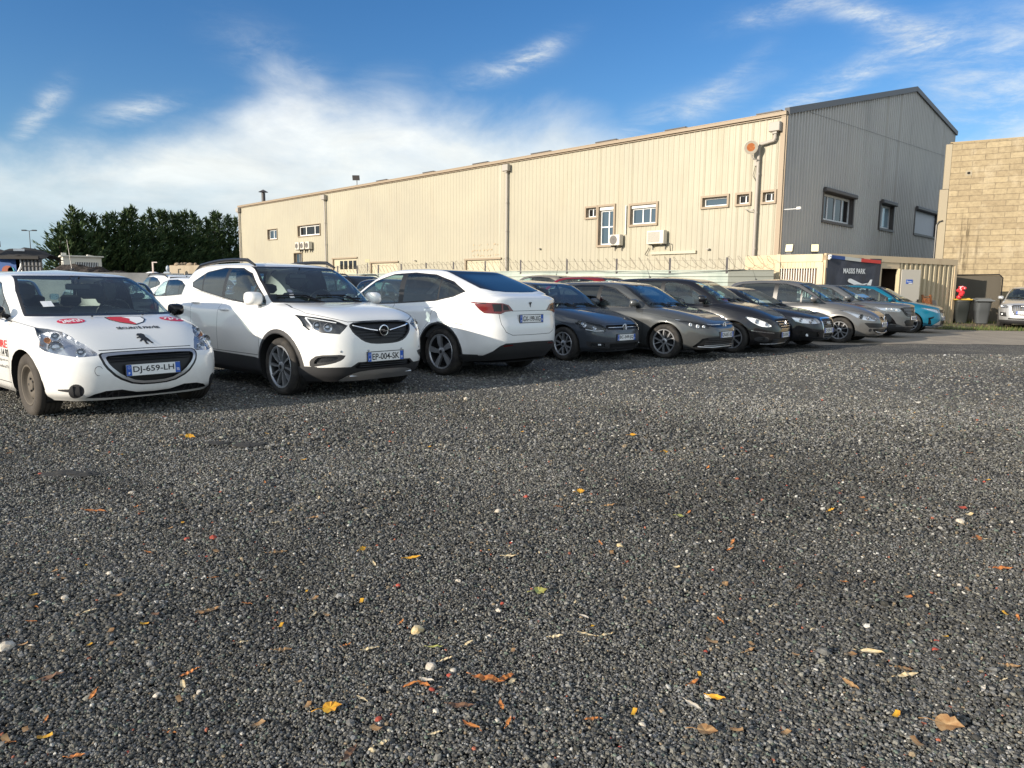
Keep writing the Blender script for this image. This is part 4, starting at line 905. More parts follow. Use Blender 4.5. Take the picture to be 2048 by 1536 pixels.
def suv_b(paint_, **k):             # grey crossover with a broad patterned grille
    d = dict(L=4.30, W=1.77, H=1.55, a1=.87, wb=2.61, R=.345, ra=.395, flare=.028, lead=(.07, .93), cowl=(1.15, 1.05), head=(1.9, 1.45), rhead=(3.75, 1.45), rbelt=(4.15, 1.08), belt=.98, paint=paint_, archclad=.05,
        doors=(1.36, 2.5, 3.4), beltline=lin([(1.2, .98), (2.4, 1.03), (3.6, 1.1)]), sill=.42, clad=[(.3, .0), (4.1, .0), (4.1, .38), (.3, .38)],
        dlo=[(1.5, 1.01), (1.62, 1.1), (2.1, 1.38), (2.4, 1.43), (3.0, 1.44), (3.4, 1.4), (3.75, 1.26), (3.65, 1.13), (2.5, 1.06)], cuts=[(1.7, 1.65, .02), (2.52, 2.5, .045), (3.36, 3.38, .02)],
        hood_line=[[(0, .935), (.45, .93), (.8, .95), (1.1, .98), (1.4, 1.01)]], lk=dict(nf=(3.0, 3.2, 4., 7.), nose=[(.12, .20), (.04, .30), (0, .46), (.01, .72)], hood=((.3, .5), (.7, .85))),
        front=[('grille', [(0, .885), (.50, .88), (.62, .85), (.48, .66), (.40, .62), (0, .62)], {'sm': 0}), ('black', [(0, .18), (1.3, .18), (1.3, .33), (.8, .33), (0, .32)], {'sm': 0, 'name': 'lower_bumper'}), ('intake', [(0, .34), (.42, .35), (.50, .47), (.44, .52), (0, .52)], {'sm': 0}),
               ('lamp', [(.56, .80), (.66, .745), (.95, .755), (1.10, .80), (1.14, .88), (1.0, .875), (.66, .855)], {'sm': 0, 'bowl': REFL, 'd': .03}), ('black', [(.70, .40), (.78, .52), (.92, .69), (1.0, .70), (1.04, .56), (.95, .42)], {'sm': 0, 'name': 'lamp_fang', 'mat': GLOSSBLACK}), ('tail', [(.5, .85), (1., .83), (1.05, .95), (.5, .93)], {'ch': 'R', 'rear': 1})],
        bulbs=[(.98, .82, .03, LAMPW, .01), (.86, .815, .03, LAMPW, .01), (.74, .81, .03, LAMPW, .01)])
    d.update(k); return d
def ev_hatch(paint_, **k):          # teal electric hatchback
    d = dict(L=4.29, W=1.77, H=1.56, a1=.83, wb=2.70, R=.325, ra=.372, lead=(.07, .80), cowl=(1.0, 1.0), head=(1.80, 1.45), rhead=(3.75, 1.45), rbelt=(4.18, 1.05), belt=.94, paint=paint_,
        doors=(1.26, 2.45, 3.45), beltline=lin([(1.2, .95), (2.4, 1.0), (3.6, 1.06)]), sill=.32,
        dlo=[(1.28, .98), (1.50, 1.1), (2.0, 1.38), (2.4, 1.44), (3.0, 1.45), (3.4, 1.41), (3.8, 1.26), (3.7, 1.1), (2.5, 1.03)], cuts=[(1.6, 1.55, .02), (2.48, 2.46, .045), (3.42, 3.44, .02)],
        front=[('grille', [(0, .765), (.36, .755), (.46, .735), (.38, .655), (0, .645)], {'sm': 0, 'd': .01}), ('lamp', [(.44, .655), (.58, .66), (.84, .745), (1.0, .81), (.9, .82), (.56, .77), (.48, .74)], {'sm': 0, 'd': .03}),
               ('intake', [(0, .27), (.50, .275), (.40, .40), (0, .41)], {'sm': 0}), ('silver', [(.40, .27), (.70, .265), (.44, .42), (.40, .42)], {'sm': 0}), ('black', [(0, .19), (.9, .19), (.9, .25), (0, .26)], {'sm': 0, 'name': 'lip_spoiler'}), ('gloss', [(.74, .30), (.84, .30), (.86, .50), (.68, .55), (.70, .50), (.80, .46)], {'sm': 0}), ('tail', [(.0, .88), (1., .86), (1.05, .95), (.0, .93)], {'ch': 'R', 'rear': 1})])
    d.update(k); return d
def suv_c(paint_, **k):             # silver-grey crossover, framed vertical-bar grille
    d = dict(L=4.39, W=1.83, H=1.60, a1=.88, wb=2.60, R=.352, ra=.40, flare=.028, lead=(.10, .90), cowl=(1.16, 1.08), head=(1.95, 1.475), rhead=(3.75, 1.49), rbelt=(4.22, 1.10), belt=1.0, paint=paint_,
        doors=(1.40, 2.5, 3.45), beltline=lin([(1.2, 1.0), (2.4, 1.05), (3.6, 1.1)]), sill=.36,
        dlo=[(1.56, 1.03), (1.68, 1.12), (2.15, 1.4), (2.45, 1.46), (3.0, 1.475), (3.45, 1.43), (3.8, 1.28), (3.7, 1.14), (2.5, 1.075)], cuts=[(1.76, 1.7, .02), (2.52, 2.5, .045), (3.4, 3.42, .02)],
        hood_line=[[(0, .905), (.45, .90), (.7, .92), (.95, .94), (1.4, .99)]],
        front=[('silver', [(0, .905), (.40, .90), (.47, .86), (.44, .64), (.35, .47), (.30, .455), (0, .455)], {'name': 'grille_surround', 'sm': 0}), ('grille', [(0, .875), (.37, .872), (.425, .84), (.40, .66), (.32, .50), (.28, .49), (0, .49)], {'sm': 0, 'd': .015}),
               ('lamp', [(.52, .80), (.60, .755), (.88, .765), (1.04, .80), (1.08, .88), (.96, .89), (.60, .865)], {'sm': 0, 'bowl': REFL, 'd': .03}), ('intake', [(.56, .45), (.60, .60), (.98, .62), (.98, .48)], {'sm': 0, 'd': .02}), ('black', [(0, .18), (1.2, .2), (1.2, .32), (.8, .33), (0, .33)], {'sm': 0, 'name': 'lower_bumper'}), ('intake', [(0, .345), (.50, .35), (.50, .40), (0, .40)], {'sm': 0}), ('tail', [(.5, .9), (1., .88), (1.05, 1.), (.5, .98)], {'ch': 'R', 'rear': 1})],
        bulbs=[(.9, .83, .035, LAMPW, .01), (.74, .82, .035, REFL, .01), (.78, .55, .03, LAMPW, -.01)])
    d.update(k); return d
# ------------------------------------------------------------------ ground
def ground():
    m = pbr('gravel ground', (.05, .05, .05), .9); t = NT(m); v = t.coord('Object')
    n1 = t.noise(v, .35, 5, .6); n2 = t.noise(v, 1.7, 5, .6); vd = t.vor(v, 62); vc = t.n('ShaderNodeTexVoronoi'); t.L.new(v, vc.inputs['Vector']); vc.inputs['Scale'].default_value = 62
    sp_ = t.n('ShaderNodeSeparateColor'); t.L.new(vc.outputs['Color'], sp_.inputs[0])
    base = t.ramp(sp_.outputs[0], [(0, (.036, .036, .037)), (.40, (.095, .094, .090)), (.72, (.19, .186, .172)), (.90, (.32, .31, .28)), (1, (.52, .50, .44))])
    tint = t.ramp(n1, [(.3, (.62, .62, .64)), (.5, (.95, .95, .95)), (.72, (1.32, 1.27, 1.16))]); c = t.mix(1.0, base, tint, 'MULTIPLY')
    c = t.mix(1.0, c, t.ramp(n2, [(.3, (.75, .75, .76)), (.7, (1.2, 1.19, 1.17))]), 'MULTIPLY')
    # far off the stones merge: paler sunlit tops
    t.L.new(c, t.b.inputs['Base Color'])
    big = t.vor(v, 26); h = t.math('ADD', t.math('MULTIPLY', vd, -1.0), t.math('MULTIPLY', big, -.6)); b1 = t.bump(h, 1.0, .05)
    b2 = t.bump(t.noise(v, 2.2, 6, .6), .6, .10, b1); t.L.new(b2, t.b.inputs['Normal'])
    # one sheet to the horizon, finely divided near the lot with gentle ruts
    xs = sorted(set([-1500, -400, -120, -60] + [-30 + i * .5 for i in range(161)] + [80, 150, 400, 1500])); ys = sorted(set([-1500, -300, -60, -20] + [-6 + i * .5 for i in range(140)] + [90, 150, 400, 1500]))
    X, Y = np.meshgrid(xs, ys, indexing='ij'); Z = np.zeros_like(X)
    nx, ny = X.shape; V = np.stack([X, Y, Z], 2).reshape(-1, 3)
    F = [(i * ny + j, (i + 1) * ny + j, (i + 1) * ny + j + 1, i * ny + j + 1) for i in range(nx - 1) for j in range(ny - 1)]
    me = bpy.data.meshes.new('ground'); me.from_pydata(V.tolist(), [], F); o = link('ground', me, m); tag(o, kind='structure')
    me.polygons.foreach_set('use_smooth', [True] * len(F))
    return m
GH = lambda x, y: .022 * (math.sin(1.3 * x + .6 * math.sin(.9 * y)) * math.sin(1.1 * y + .8) + .6 * math.sin(3.1 * x + 1.7 * y) * .5)
def relief(x, y):
    """height of the loose gravel layer near the camera"""
    a = .012 * np.sin(1.7 * x + .9 * np.sin(1.3 * y)) * np.sin(1.5 * y + .8 * np.sin(1.1 * x)) + .010 * np.sin(4.3 * x + 1.9 * y + 1.2 * np.sin(2.7 * y)) * np.sin(3.7 * y - 1.1 * x) + .006 * np.sin(9 * x + 3 * np.sin(4 * y)) * np.sin(8 * y + 2 * np.sin(5 * x))
    d = -.030 * np.exp(-(((x - 1.8) / .9)**2 + ((y - 3.4) / .35)**2)) - .028 * np.exp(-(((x + 2.9) / .6)**2 + ((y - 3.2) / .3)**2)) + .012 * np.exp(-(((x - 2.6) / 1.3)**2 + ((y - 3.0) / .25)**2)) - .02 * np.exp(-(((x + 1.4) / .25)**2 + ((y - 4.6) / .2)**2))
    return a + d + .030
def gravel():
    """loose stones: thousands nobody could count, one object"""
    rng = np.random.default_rng(5); bases = []
    ico = [(-.5257, .8507, 0), (.5257, .8507, 0), (-.5257, -.8507, 0), (.5257, -.8507, 0), (0, -.5257, .8507), (0, .5257, .8507), (0, -.5257, -.8507), (0, .5257, -.8507), (.8507, 0, -.5257), (.8507, 0, .5257), (-.8507, 0, -.5257), (-.8507, 0, .5257)]
    tri = [(0, 11, 5), (0, 5, 1), (0, 1, 7), (0, 7, 10), (0, 10, 11), (1, 5, 9), (5, 11, 4), (11, 10, 2), (10, 7, 6), (7, 1, 8), (3, 9, 4), (3, 4, 2), (3, 2, 6), (3, 6, 8), (3, 8, 9), (4, 9, 5), (2, 4, 11), (6, 2, 10), (8, 6, 7), (9, 8, 1)]
    # positions: density falls with distance; only the strip in front of the lens and a step to its sides
    pts = []; sz = []
    for (y0, y1, n, s0) in ((1.25, 1.75, 60000, .0041), (1.75, 2.5, 98000, .0043), (2.5, 3.6, 104000, .0049), (3.6, 5.4, 110000, .0060), (5.4, 8.5, 82000, .0083), (8.5, 15., 46000, .0125)):
        y = rng.uniform(y0, y1, n); hw = .76 * y + .75; x = rng.uniform(-1, 1, n) * hw; tl_ = rng.random(n) < .13; x = np.where(tl_, np.sign(x) * (hw + rng.exponential(.55, n)), x); pts.append(np.stack([x, y], 1)); sz.append(s0 * np.exp(rng.normal(0, .30, n)))
    p = np.concatenate(pts); s = np.concatenate(sz); n = len(p)
    dens = np.sin(2.1 * p[:, 0] + 1.3 * np.sin(1.9 * p[:, 1])) * np.sin(1.7 * p[:, 1] + .4); s = s * (1 - .18 * dens)
    u = rng.random(n); s[u > .994] *= 1.7
    B = np.array(ico); T = np.array(tri); nv, nt = 12, 20; V = np.zeros((n, nv, 3), np.float32); shapes = np.stack([B * rng.uniform(.72, 1.15, (12, 1)) for _ in range(40)]); k = rng.integers(0, 40, n)
    S = shapes[k] * (s[:, None, None] * np.stack([rng.uniform(.8, 1.25, n), rng.uniform(.75, 1.1, n), rng.uniform(.55, .95, n)], 1)[:, None, :])
    a = rng.uniform(0, 6.283, n); ca, sa = np.cos(a)[:, None], np.sin(a)[:, None]; b = rng.uniform(-.6, .6, n); cb, sb = np.cos(b)[:, None], np.sin(b)[:, None]
    x1 = S[..., 0] * cb - S[..., 2] * sb; z1 = S[..., 0] * sb + S[..., 2] * cb; V[..., 0] = x1 * ca - S[..., 1] * sa; V[..., 1] = x1 * sa + S[..., 1] * ca; V[..., 2] = z1
    zz = np.clip(relief(p[:, 0], p[:, 1]) - .030, -.012, .05) + np.where(p[:, 1] < 6.5, 0, -.0) + rng.uniform(-.25, .55, n) * s
    fade = np.clip((9.0 - p[:, 1]) / 4., 0, 1); zz = zz * fade + .016 * fade + .0
    keep = ~((p[:, 1] > 10) & (p[:, 0] < p[:, 1] - 11.5)); V += np.concatenate([p, zz[:, None]], 1)[:, None, :]
    F = (T[None] + (np.arange(n) * nv)[:, None, None]).reshape(-1, 3)
    me = bpy.data.meshes.new('gravel'); me.vertices.add(n * nv); me.vertices.foreach_set('co', V.reshape(-1).astype(np.float32)); nf = len(F)
    me.loops.add(nf * 3); me.loops.foreach_set('vertex_index', F.reshape(-1).astype(np.int32)); me.polygons.add(nf); me.polygons.foreach_set('loop_start', np.arange(nf, dtype=np.int32) * 3); me.polygons.foreach_set('loop_total', np.full(nf, 3, np.int32))
    # colour of each stone; two worn wheel tracks and damp patches darken it
    def dist(pl):
        d = np.full(n, 9.)
        for (x0, y0), (x1, y1) in zip(pl[:-1], pl[1:]):
            t_ = np.clip(((p[:, 0] - x0) * (x1 - x0) + (p[:, 1] - y0) * (y1 - y0)) / ((x1 - x0)**2 + (y1 - y0)**2), 0, 1); d = np.minimum(d, np.hypot(p[:, 0] - x0 - t_ * (x1 - x0), p[:, 1] - y0 - t_ * (y1 - y0)))
        return d + .05 * np.sin(6 * p[:, 0] + 3 * p[:, 1])
    trk = np.ones(n)
    for pl, w_, k_ in (([(-3.2, 7.6), (.4, 5.2), (1.2, 3.3), (2.4, 2.3), (4.5, 1.6)], .16, .20), ([(.6, 8.3), (2.0, 6.0), (2.6, 4.2), (4.6, 3.0)], .17, .16), ([(-6, 4.6), (-2.4, 4.4), (-1.0, 3.0), (-.8, 1.2)], .15, .24), ([(-4, 3.1), (-2.6, 2.6), (-1.9, 1.8)], .25, .30)): trk *= 1 - k_ * np.exp(-(dist(pl) / w_)**2)
    pn = np.sin(1.9 * p[:, 0] + 2.3 * np.sin(.8 * p[:, 1])) * np.sin(2.2 * p[:, 1] + 1.7 * np.sin(1.1 * p[:, 0])); trk *= 1 + .08 * pn
    c = rng.random(n); g = (.038 + .132 * rng.random(n)**1.8) * (1 + .16 * dens + .22 * np.sin(.8 * p[:, 0] + 1.1 * np.sin(.7 * p[:, 1])) * np.sin(.9 * p[:, 1] + .5)) * np.clip(.88 + .045 * p[:, 1], 0, 1.3) * trk; wm = rng.random(n); col = np.stack([g * (1.0 + .08 * wm), g * (1.01 + .02 * wm), g * (1.04 - .19 * wm)], 1)
    col[c > .62] *= 1.35; w = (c > .985) ; col[w] = np.stack([rng.uniform(.24, .52, w.sum())] * 3, 1) * np.array([1, .97, .90]); w = (c > .955) & (c <= .972); col[w] = np.array([.22, .17, .11]) * rng.uniform(.7, 1.3, (w.sum(), 1)); w = c < .0022; col[w] = np.array([.30, .10, .06]) * rng.uniform(.6, 1.2, (w.sum(), 1)); w = (c > .93) & (c <= .955); col[w] = np.array([.10, .125, .10]) * rng.uniform(.8, 1.5, (w.sum(), 1))
    at_ = me.color_attributes.new('stone', 'FLOAT_COLOR', 'POINT'); at_.data.foreach_set('color', np.concatenate([np.repeat(col, nv, 0), np.ones((n * nv, 1))], 1).astype(np.float32).reshape(-1))
    me.update(); m = pbr('gravel stones', (.06, .06, .06), .88); t = NT(m); at2 = t.n('ShaderNodeAttribute', attribute_name='stone'); v = t.coord('Object'); nz = t.noise(v, 160, 3)
    t.L.new(t.mix(1., at2.outputs['Color'], t.ramp(nz, [(.3, (.8, .8, .8)), (.7, (1.25, 1.25, 1.22))]), 'MULTIPLY'), t.b.inputs['Base Color']); t.L.new(t.bump(nz, .5, .003), t.b.inputs['Normal'])
    me.polygons.foreach_set('use_smooth', [False] * nf)
    o = link('gravel', me, m); tag(o, 'loose dark grey gravel covering the near part of the car park', 'gravel', kind='stuff')

def sheet(name, poly, z, mat):
    bm = bmesh.new(); f = bm.faces.new([bm.verts.new((x, y, z)) for x, y in poly]); bmesh.ops.triangulate(bm, faces=[f]); me = bpy.data.meshes.new(name); bm.to_mesh(me); bm.free(); o = link(name, me, mat); return tag(o, kind='structure')
def wobble(poly, step=.6, amp=.18, seed=1):
    rnd = random.Random(seed); out = []
    for a, b in zip(poly, poly[1:] + poly[:1]):
        n = max(1, int(math.dist(a, b) / step))
        for k in range(n):
            t = k / n; out.append((a[0] + (b[0] - a[0]) * t + rnd.uniform(-amp, amp), a[1] + (b[1] - a[1]) * t + rnd.uniform(-amp, amp)))
    return out
def track_and_verge():
    m = pbr('worn asphalt', (.2, .17, .13), .9); t = NT(m); v = t.coord('Object'); n = t.noise(t.coord('Object', (1, .25, 1), rot=(0, 0, R(-35))), 2.2, 6, .65)
    c = t.ramp(n, [(.3, (.14, .125, .105)), (.5, (.26, .215, .16)), (.68, (.36, .30, .22)), (.8, (.48, .42, .32))]); g = t.vor(v, 70); c = t.mix(.35, c, t.ramp(g, [(.1, (.12, .11, .10)), (.6, (.4, .36, .30))])); t.L.new(c, t.b.inputs['Base Color']); t.L.new(t.bump(g, .5, .01), t.b.inputs['Normal'])
    sheet('worn_track', wobble([(7.5, 17.2), (10.0, 18.0), (13.4, 17.9), (30, 18.5), (60, 22), (60, 30), (17.6, 24.6), (16.0, 25.4), (12, 26), (8, 24)], .5, .12, 3), .006, m)
    m2 = pbr('verge soil', (.09, .075, .045), .95); t = NT(m2); v = t.coord('Object'); n = t.noise(v, 2.5, 5, .6)
    t.L.new(t.ramp(n, [(.35, (.05, .058, .022)), (.5, (.085, .075, .045)), (.7, (.16, .14, .10))]), t.b.inputs['Base Color']); t.L.new(t.bump(t.noise(v, 30, 4), .6, .03), t.b.inputs['Normal'])
    sheet('verge', wobble([(15.0, 25.3), (17.6, 24.9), (25, 24.2), (50, 24), (50, 40), (20, 40)], .4, .12, 7), .011, m2)
    # grass tufts, one object
    rnd = random.Random(4); V = []; F = []; MI = []
    def blade(x, y, h, a, lean, w):
        b = len(V); dx, dy = math.cos(a), math.sin(a); px_, py_ = -dy * w, dx * w
        V.extend([(x - px_, y - py_, .01), (x + px_, y + py_, .01), (x + dx * lean * .5 + px_ * .6, y + dy * lean * .5 + py_ * .6, h * .6), (x + dx * lean * .5 - px_ * .6, y + dy * lean * .5 - py_ * .6, h * .6), (x + dx * lean, y + dy * lean, h)]); F.extend([(b, b + 1, b + 2, b + 3), (b + 3, b + 2, b + 4)]); k = rnd.randrange(3); MI.extend([k, k])
    def tuft(x, y, n, r, h):
        for _ in range(n): blade(x + rnd.gauss(0, r), y + rnd.gauss(0, r), h * rnd.uniform(.4, 1.2), rnd.uniform(0, 6.3), rnd.uniform(.02, .10), .008)
    for _ in range(330):
        x = rnd.uniform(15.5, 29); y = 24.9 + (x - 15.5) * -.06 + abs(rnd.gauss(0, 1)) * 1.5
        if noise.noise(Vector((x * .8, y * .8, 3))) > -.12: tuft(x, y, 26, .16, rnd.uniform(.06, .16))
    for _ in range(90): x = rnd.uniform(15.4, 26); tuft(x, 25.0 - (x - 15.5) * .04 + rnd.uniform(-.15, .5), 30, .15, .10)
    for _ in range(70): t_ = rnd.random(); tuft(18.2 + t_ * 9, 31.2 - t_ * .3 + rnd.uniform(-.8, .3), 30, .15, rnd.uniform(.12, .3))
    me = bpy.data.meshes.new('grass'); me.from_pydata(V, [], F); me.polygons.foreach_set('material_index', MI)
    o = link('grass', me, [pbr('grass a', (.09, .13, .025), .7), pbr('grass b', (.055, .09, .02), .7), pbr('grass c', (.17, .15, .06), .8)]); tag(o, 'short green and yellow grass along the foot of the block wall', 'grass', kind='stuff')
    # dry herb litter among the grass
    V.clear(); F.clear(); MI.clear()
    for _ in range(60): x = rnd.uniform(18, 23); tuft(x, rnd.uniform(26.5, 29.5), 24, .25, .07)
    me = bpy.data.meshes.new('dry_weeds'); me.from_pydata(V, [], F); o = link('dry_weeds', me, [pbr('dry weeds', (.16, .12, .085), .9)]); tag(o, 'dry brown weeds in front of the rubbish bins', 'weeds', kind='stuff')

LEAFM = {}
def leaf_mats():
    for n, a, b in (('yellow', (.62, .36, .03), (.50, .22, .02)), ('tan', (.36, .23, .11), (.25, .13, .05)), ('orange', (.50, .20, .05), (.32, .10, .03)), ('pale', (.55, .50, .42), (.42, .36, .28)), ('green', (.38, .40, .12), (.30, .26, .06)), ('red', (.40, .07, .04), (.25, .05, .03)), ('brown', (.16, .09, .05), (.10, .05, .03)), ('cream', (.62, .52, .34), (.5, .36, .16))):
        m = pbr('leaf ' + n, a, .6); t = NT(m); v = t.coord('Object'); t.L.new(t.mix(t.mr(t.noise(v, 60, 4), .35, .7), a, b), t.b.inputs['Base Color']); LEAFM[n] = m
def leaf(kind, col, x, y, ln, rot, label, group=None, tilt=0, cat='leaf', fold=.25):
    rnd = random.Random(int(x * 917 + y * 311)); mb = MB(); n = 9; z0 = float(relief(x, y)) - .030 + .026 if y < 7 else .012
    if y >= 5.5: z0 = .022
    def pt(u, v, h): return (u * ln, v * ln, h * ln)
    if kind == 'lance':        # long narrow blade, folded along the rib
        w = .13; L_ = []; 
        for k in range(n):
            t = k / (n - 1); u = t - .5; ww = w * math.sin(math.pi * min(1, t * 1.02))**.8; bend = .25 * math.sin(u * 2.2 + rnd.random()) * fold; curl = .22 * (u * u) + .04 * math.sin(t * 9 + rnd.random() * 6)
            L_.append((pt(u, ww + bend, curl + ww * fold), pt(u, bend, curl), pt(u, -ww + bend, curl + ww * fold)))
        vs = [p for q in L_ for p in q]; fs = []
        for k in range(n - 1): fs += [(3 * k, 3 * k + 1, 3 * k + 4, 3 * k + 3), (3 * k + 1, 3 * k + 2, 3 * k + 5, 3 * k + 4)]
        mb.add(vs, fs); mb.tube([pt(-.5, 0, .05), pt(-.64, .02, .03)], .0012, 4)
    elif kind == 'broad':      # triangular leaf with a stalk
        out = [(-.30, .0), (-.27, .17), (-.16, .30), (.02, .33), (.10, .24), (.22, .30), (.30, .16), (.50, .02), (.26, -.12), (.18, -.28), (.04, -.24), (-.10, -.36), (-.24, -.24), (-.29, -.08)]
        c0 = len(mb.v); vs = [pt(0, 0, .02)] + [pt(a, b, .05 + .10 * abs(b) + .14 * a * a + rnd.uniform(-.03, .05)) for a, b in out]; mb.add(vs, [(0, i, i % 14 + 1) for i in range(1, 15)]); mb.tube([pt(-.28, 0, .04), pt(-.5, .03, .06), pt(-.75, -.02, .02)], .0013, 4)
    else:                      # curled fragment
        vs = []
        for k in range(6):
            t = k / 5; a = (t - .5) * 1.6; vs += [pt(.5 * math.sin(a), .16, .25 * (1 - math.cos(a)) + .03), pt(.5 * math.sin(a) + .05, -.15 + rnd.uniform(-.05, .05), .28 * (1 - math.cos(a)) + .02)]
        mb.add(vs, [(2 * k, 2 * k + 1, 2 * k + 3, 2 * k + 2) for k in range(5)])
    o = mb.build('fallen_leaf', LEAFM[col], sharp=None, fix=False); o.location = (x, y, z0); o.rotation_euler = (R(tilt), R(rnd.uniform(-12, 12)), rot); tag(o, label, cat, group); return o
def pebble(x, y, r, col, label, group=None, name='pebble'):
    rnd = random.Random(int(x * 717 + y * 911)); bm = bmesh.new(); bmesh.ops.create_icosphere(bm, subdivisions=2, radius=1)
    o1, o2 = rnd.uniform(0, 50), rnd.uniform(0, 50)
    for v in bm.verts: k = 1 + .35 * noise.noise(v.co * 1.1 + Vector((o1, o2, 0))) + .12 * noise.noise(v.co * 3 + Vector((o2, o1, 0))); v.co = Vector((v.co.x * r * 1.1 * k, v.co.y * r * .9 * k, v.co.z * r * .72 * k))
    me = bpy.data.meshes.new(name); bm.to_mesh(me); bm.free(); me.polygons.foreach_set('use_smooth', [False] * len(me.polygons)); o = link(name, me, LEAFM[col]); z0 = (float(relief(x, y)) - .030 + .012) if y < 5.5 else .010; o.location = (x, y, z0 + r * .45); o.rotation_euler = (0, 0, rnd.uniform(0, 6)); tag(o, label, 'stone', group); return o
# ------------------------------------------------------------------ warehouse
BC = Vector((11.19, 30.41, 0)); BD = Vector((-.71105, .70314, 0)); GD = Vector((.70314, .71105, 0))
# wall frames: local x along the wall, y up, z out of the wall
MBG = Matrix((( BD.x, 0, -GD.x, BC.x), (BD.y, 0, -GD.y, BC.y), (0, 1, 0, 0), (0, 0, 0, 1)))      # long cream wall (t grows away to the left)
MGR = Matrix(((GD.x, 0, -BD.x, BC.x), (GD.y, 0, -BD.y, BC.y), (0, 1, 0, 0), (0, 0, 0, 1)))       # gable wall
def clad_mat(name, col, dirt, amt=.3):
    m = pbr(name, col, .45, 0, 0); t = NT(m); v = t.coord('Object'); n = t.noise(t.coord('Object', (.9, .9, .12)), 2.0, 6, .65); n2 = t.noise(v, .25, 4, .6); n3 = t.noise(t.coord('Object', (7, 7, .25)), 2.0, 4, .6)
    f = t.math('ADD', t.mr(n, .5, .82, 0, amt), t.mr(n3, .62, .80, 0, amt * .6)); c = t.mix(f, col, dirt); c = t.mix(1., c, t.ramp(n2, [(.3, (.93, .93, .94)), (.7, (1.05, 1.05, 1.03))]), 'MULTIPLY'); t.L.new(c, t.b.inputs['Base Color']); t.L.new(t.mr(n, .3, .7, .4, .6), t.b.inputs['Roughness']); return m
def ribbed(M, poly_top, t0, t1, z0, pitch, depth, mb, mi=0, inv=False, w=(.30, .40, .70, .80)):
    """ribbed sheeting on a wall frame: top follows poly_top(t)"""
    x = t0; xs = []
    while x < t1 - 1e-6:
        for f, d in ((0, 0), (w[0], 0), (w[1], 1), (w[2], 1), (w[3], 0)):
            xx = x + f * pitch
            if xx < t1: xs.append((xx, d))
        x += pitch
    xs.append((t1, 0)); vs = []; 
    for xx, d in xs: vs += [M @ Vector((xx, z0, d * depth)), M @ Vector((xx, poly_top(xx), d * depth))]
    mb.add(vs, [(2 * i, 2 * i + 2, 2 * i + 3, 2 * i + 1) for i in range(len(xs) - 1)], mi)
def holed(M, rects, top, t0, t1, z0, pitch, depth, w=(.30, .40, .70, .80)):
    """ribbed wall with rectangular openings: split in vertical bands"""
    mb = MB(); cuts = sorted(set([t0, t1] + [r[0] for r in rects] + [r[1] for r in rects]))
    for a, b in zip(cuts[:-1], cuts[1:]):
        m_ = (a + b) / 2; hs = sorted([(r[2], r[3]) for r in rects if r[0] <= m_ <= r[1]]); z = z0
        off = (a - t0) % pitch
        def seg(zb, zt):
            x = a - off; xs = [(a, 0)]
            while x < b:
                for f, d in ((0, 0), (w[0], 0), (w[1], 1), (w[2], 1), (w[3], 0)):
                    xx = x + f * pitch
                    if a < xx < b: xs.append((xx, d))
                x += pitch
            xs.append((b, 0)); vs = []
            for xx, d in xs: vs += [M @ Vector((xx, zb, d * depth)), M @ Vector((xx, zt(xx) if callable(zt) else zt, d * depth))]
            mb.add(vs, [(2 * i, 2 * i + 2, 2 * i + 3, 2 * i + 1) for i in range(len(xs) - 1)])
        for (ha, hb) in hs: seg(z, ha); z = hb
        seg(z, top)
    return mb
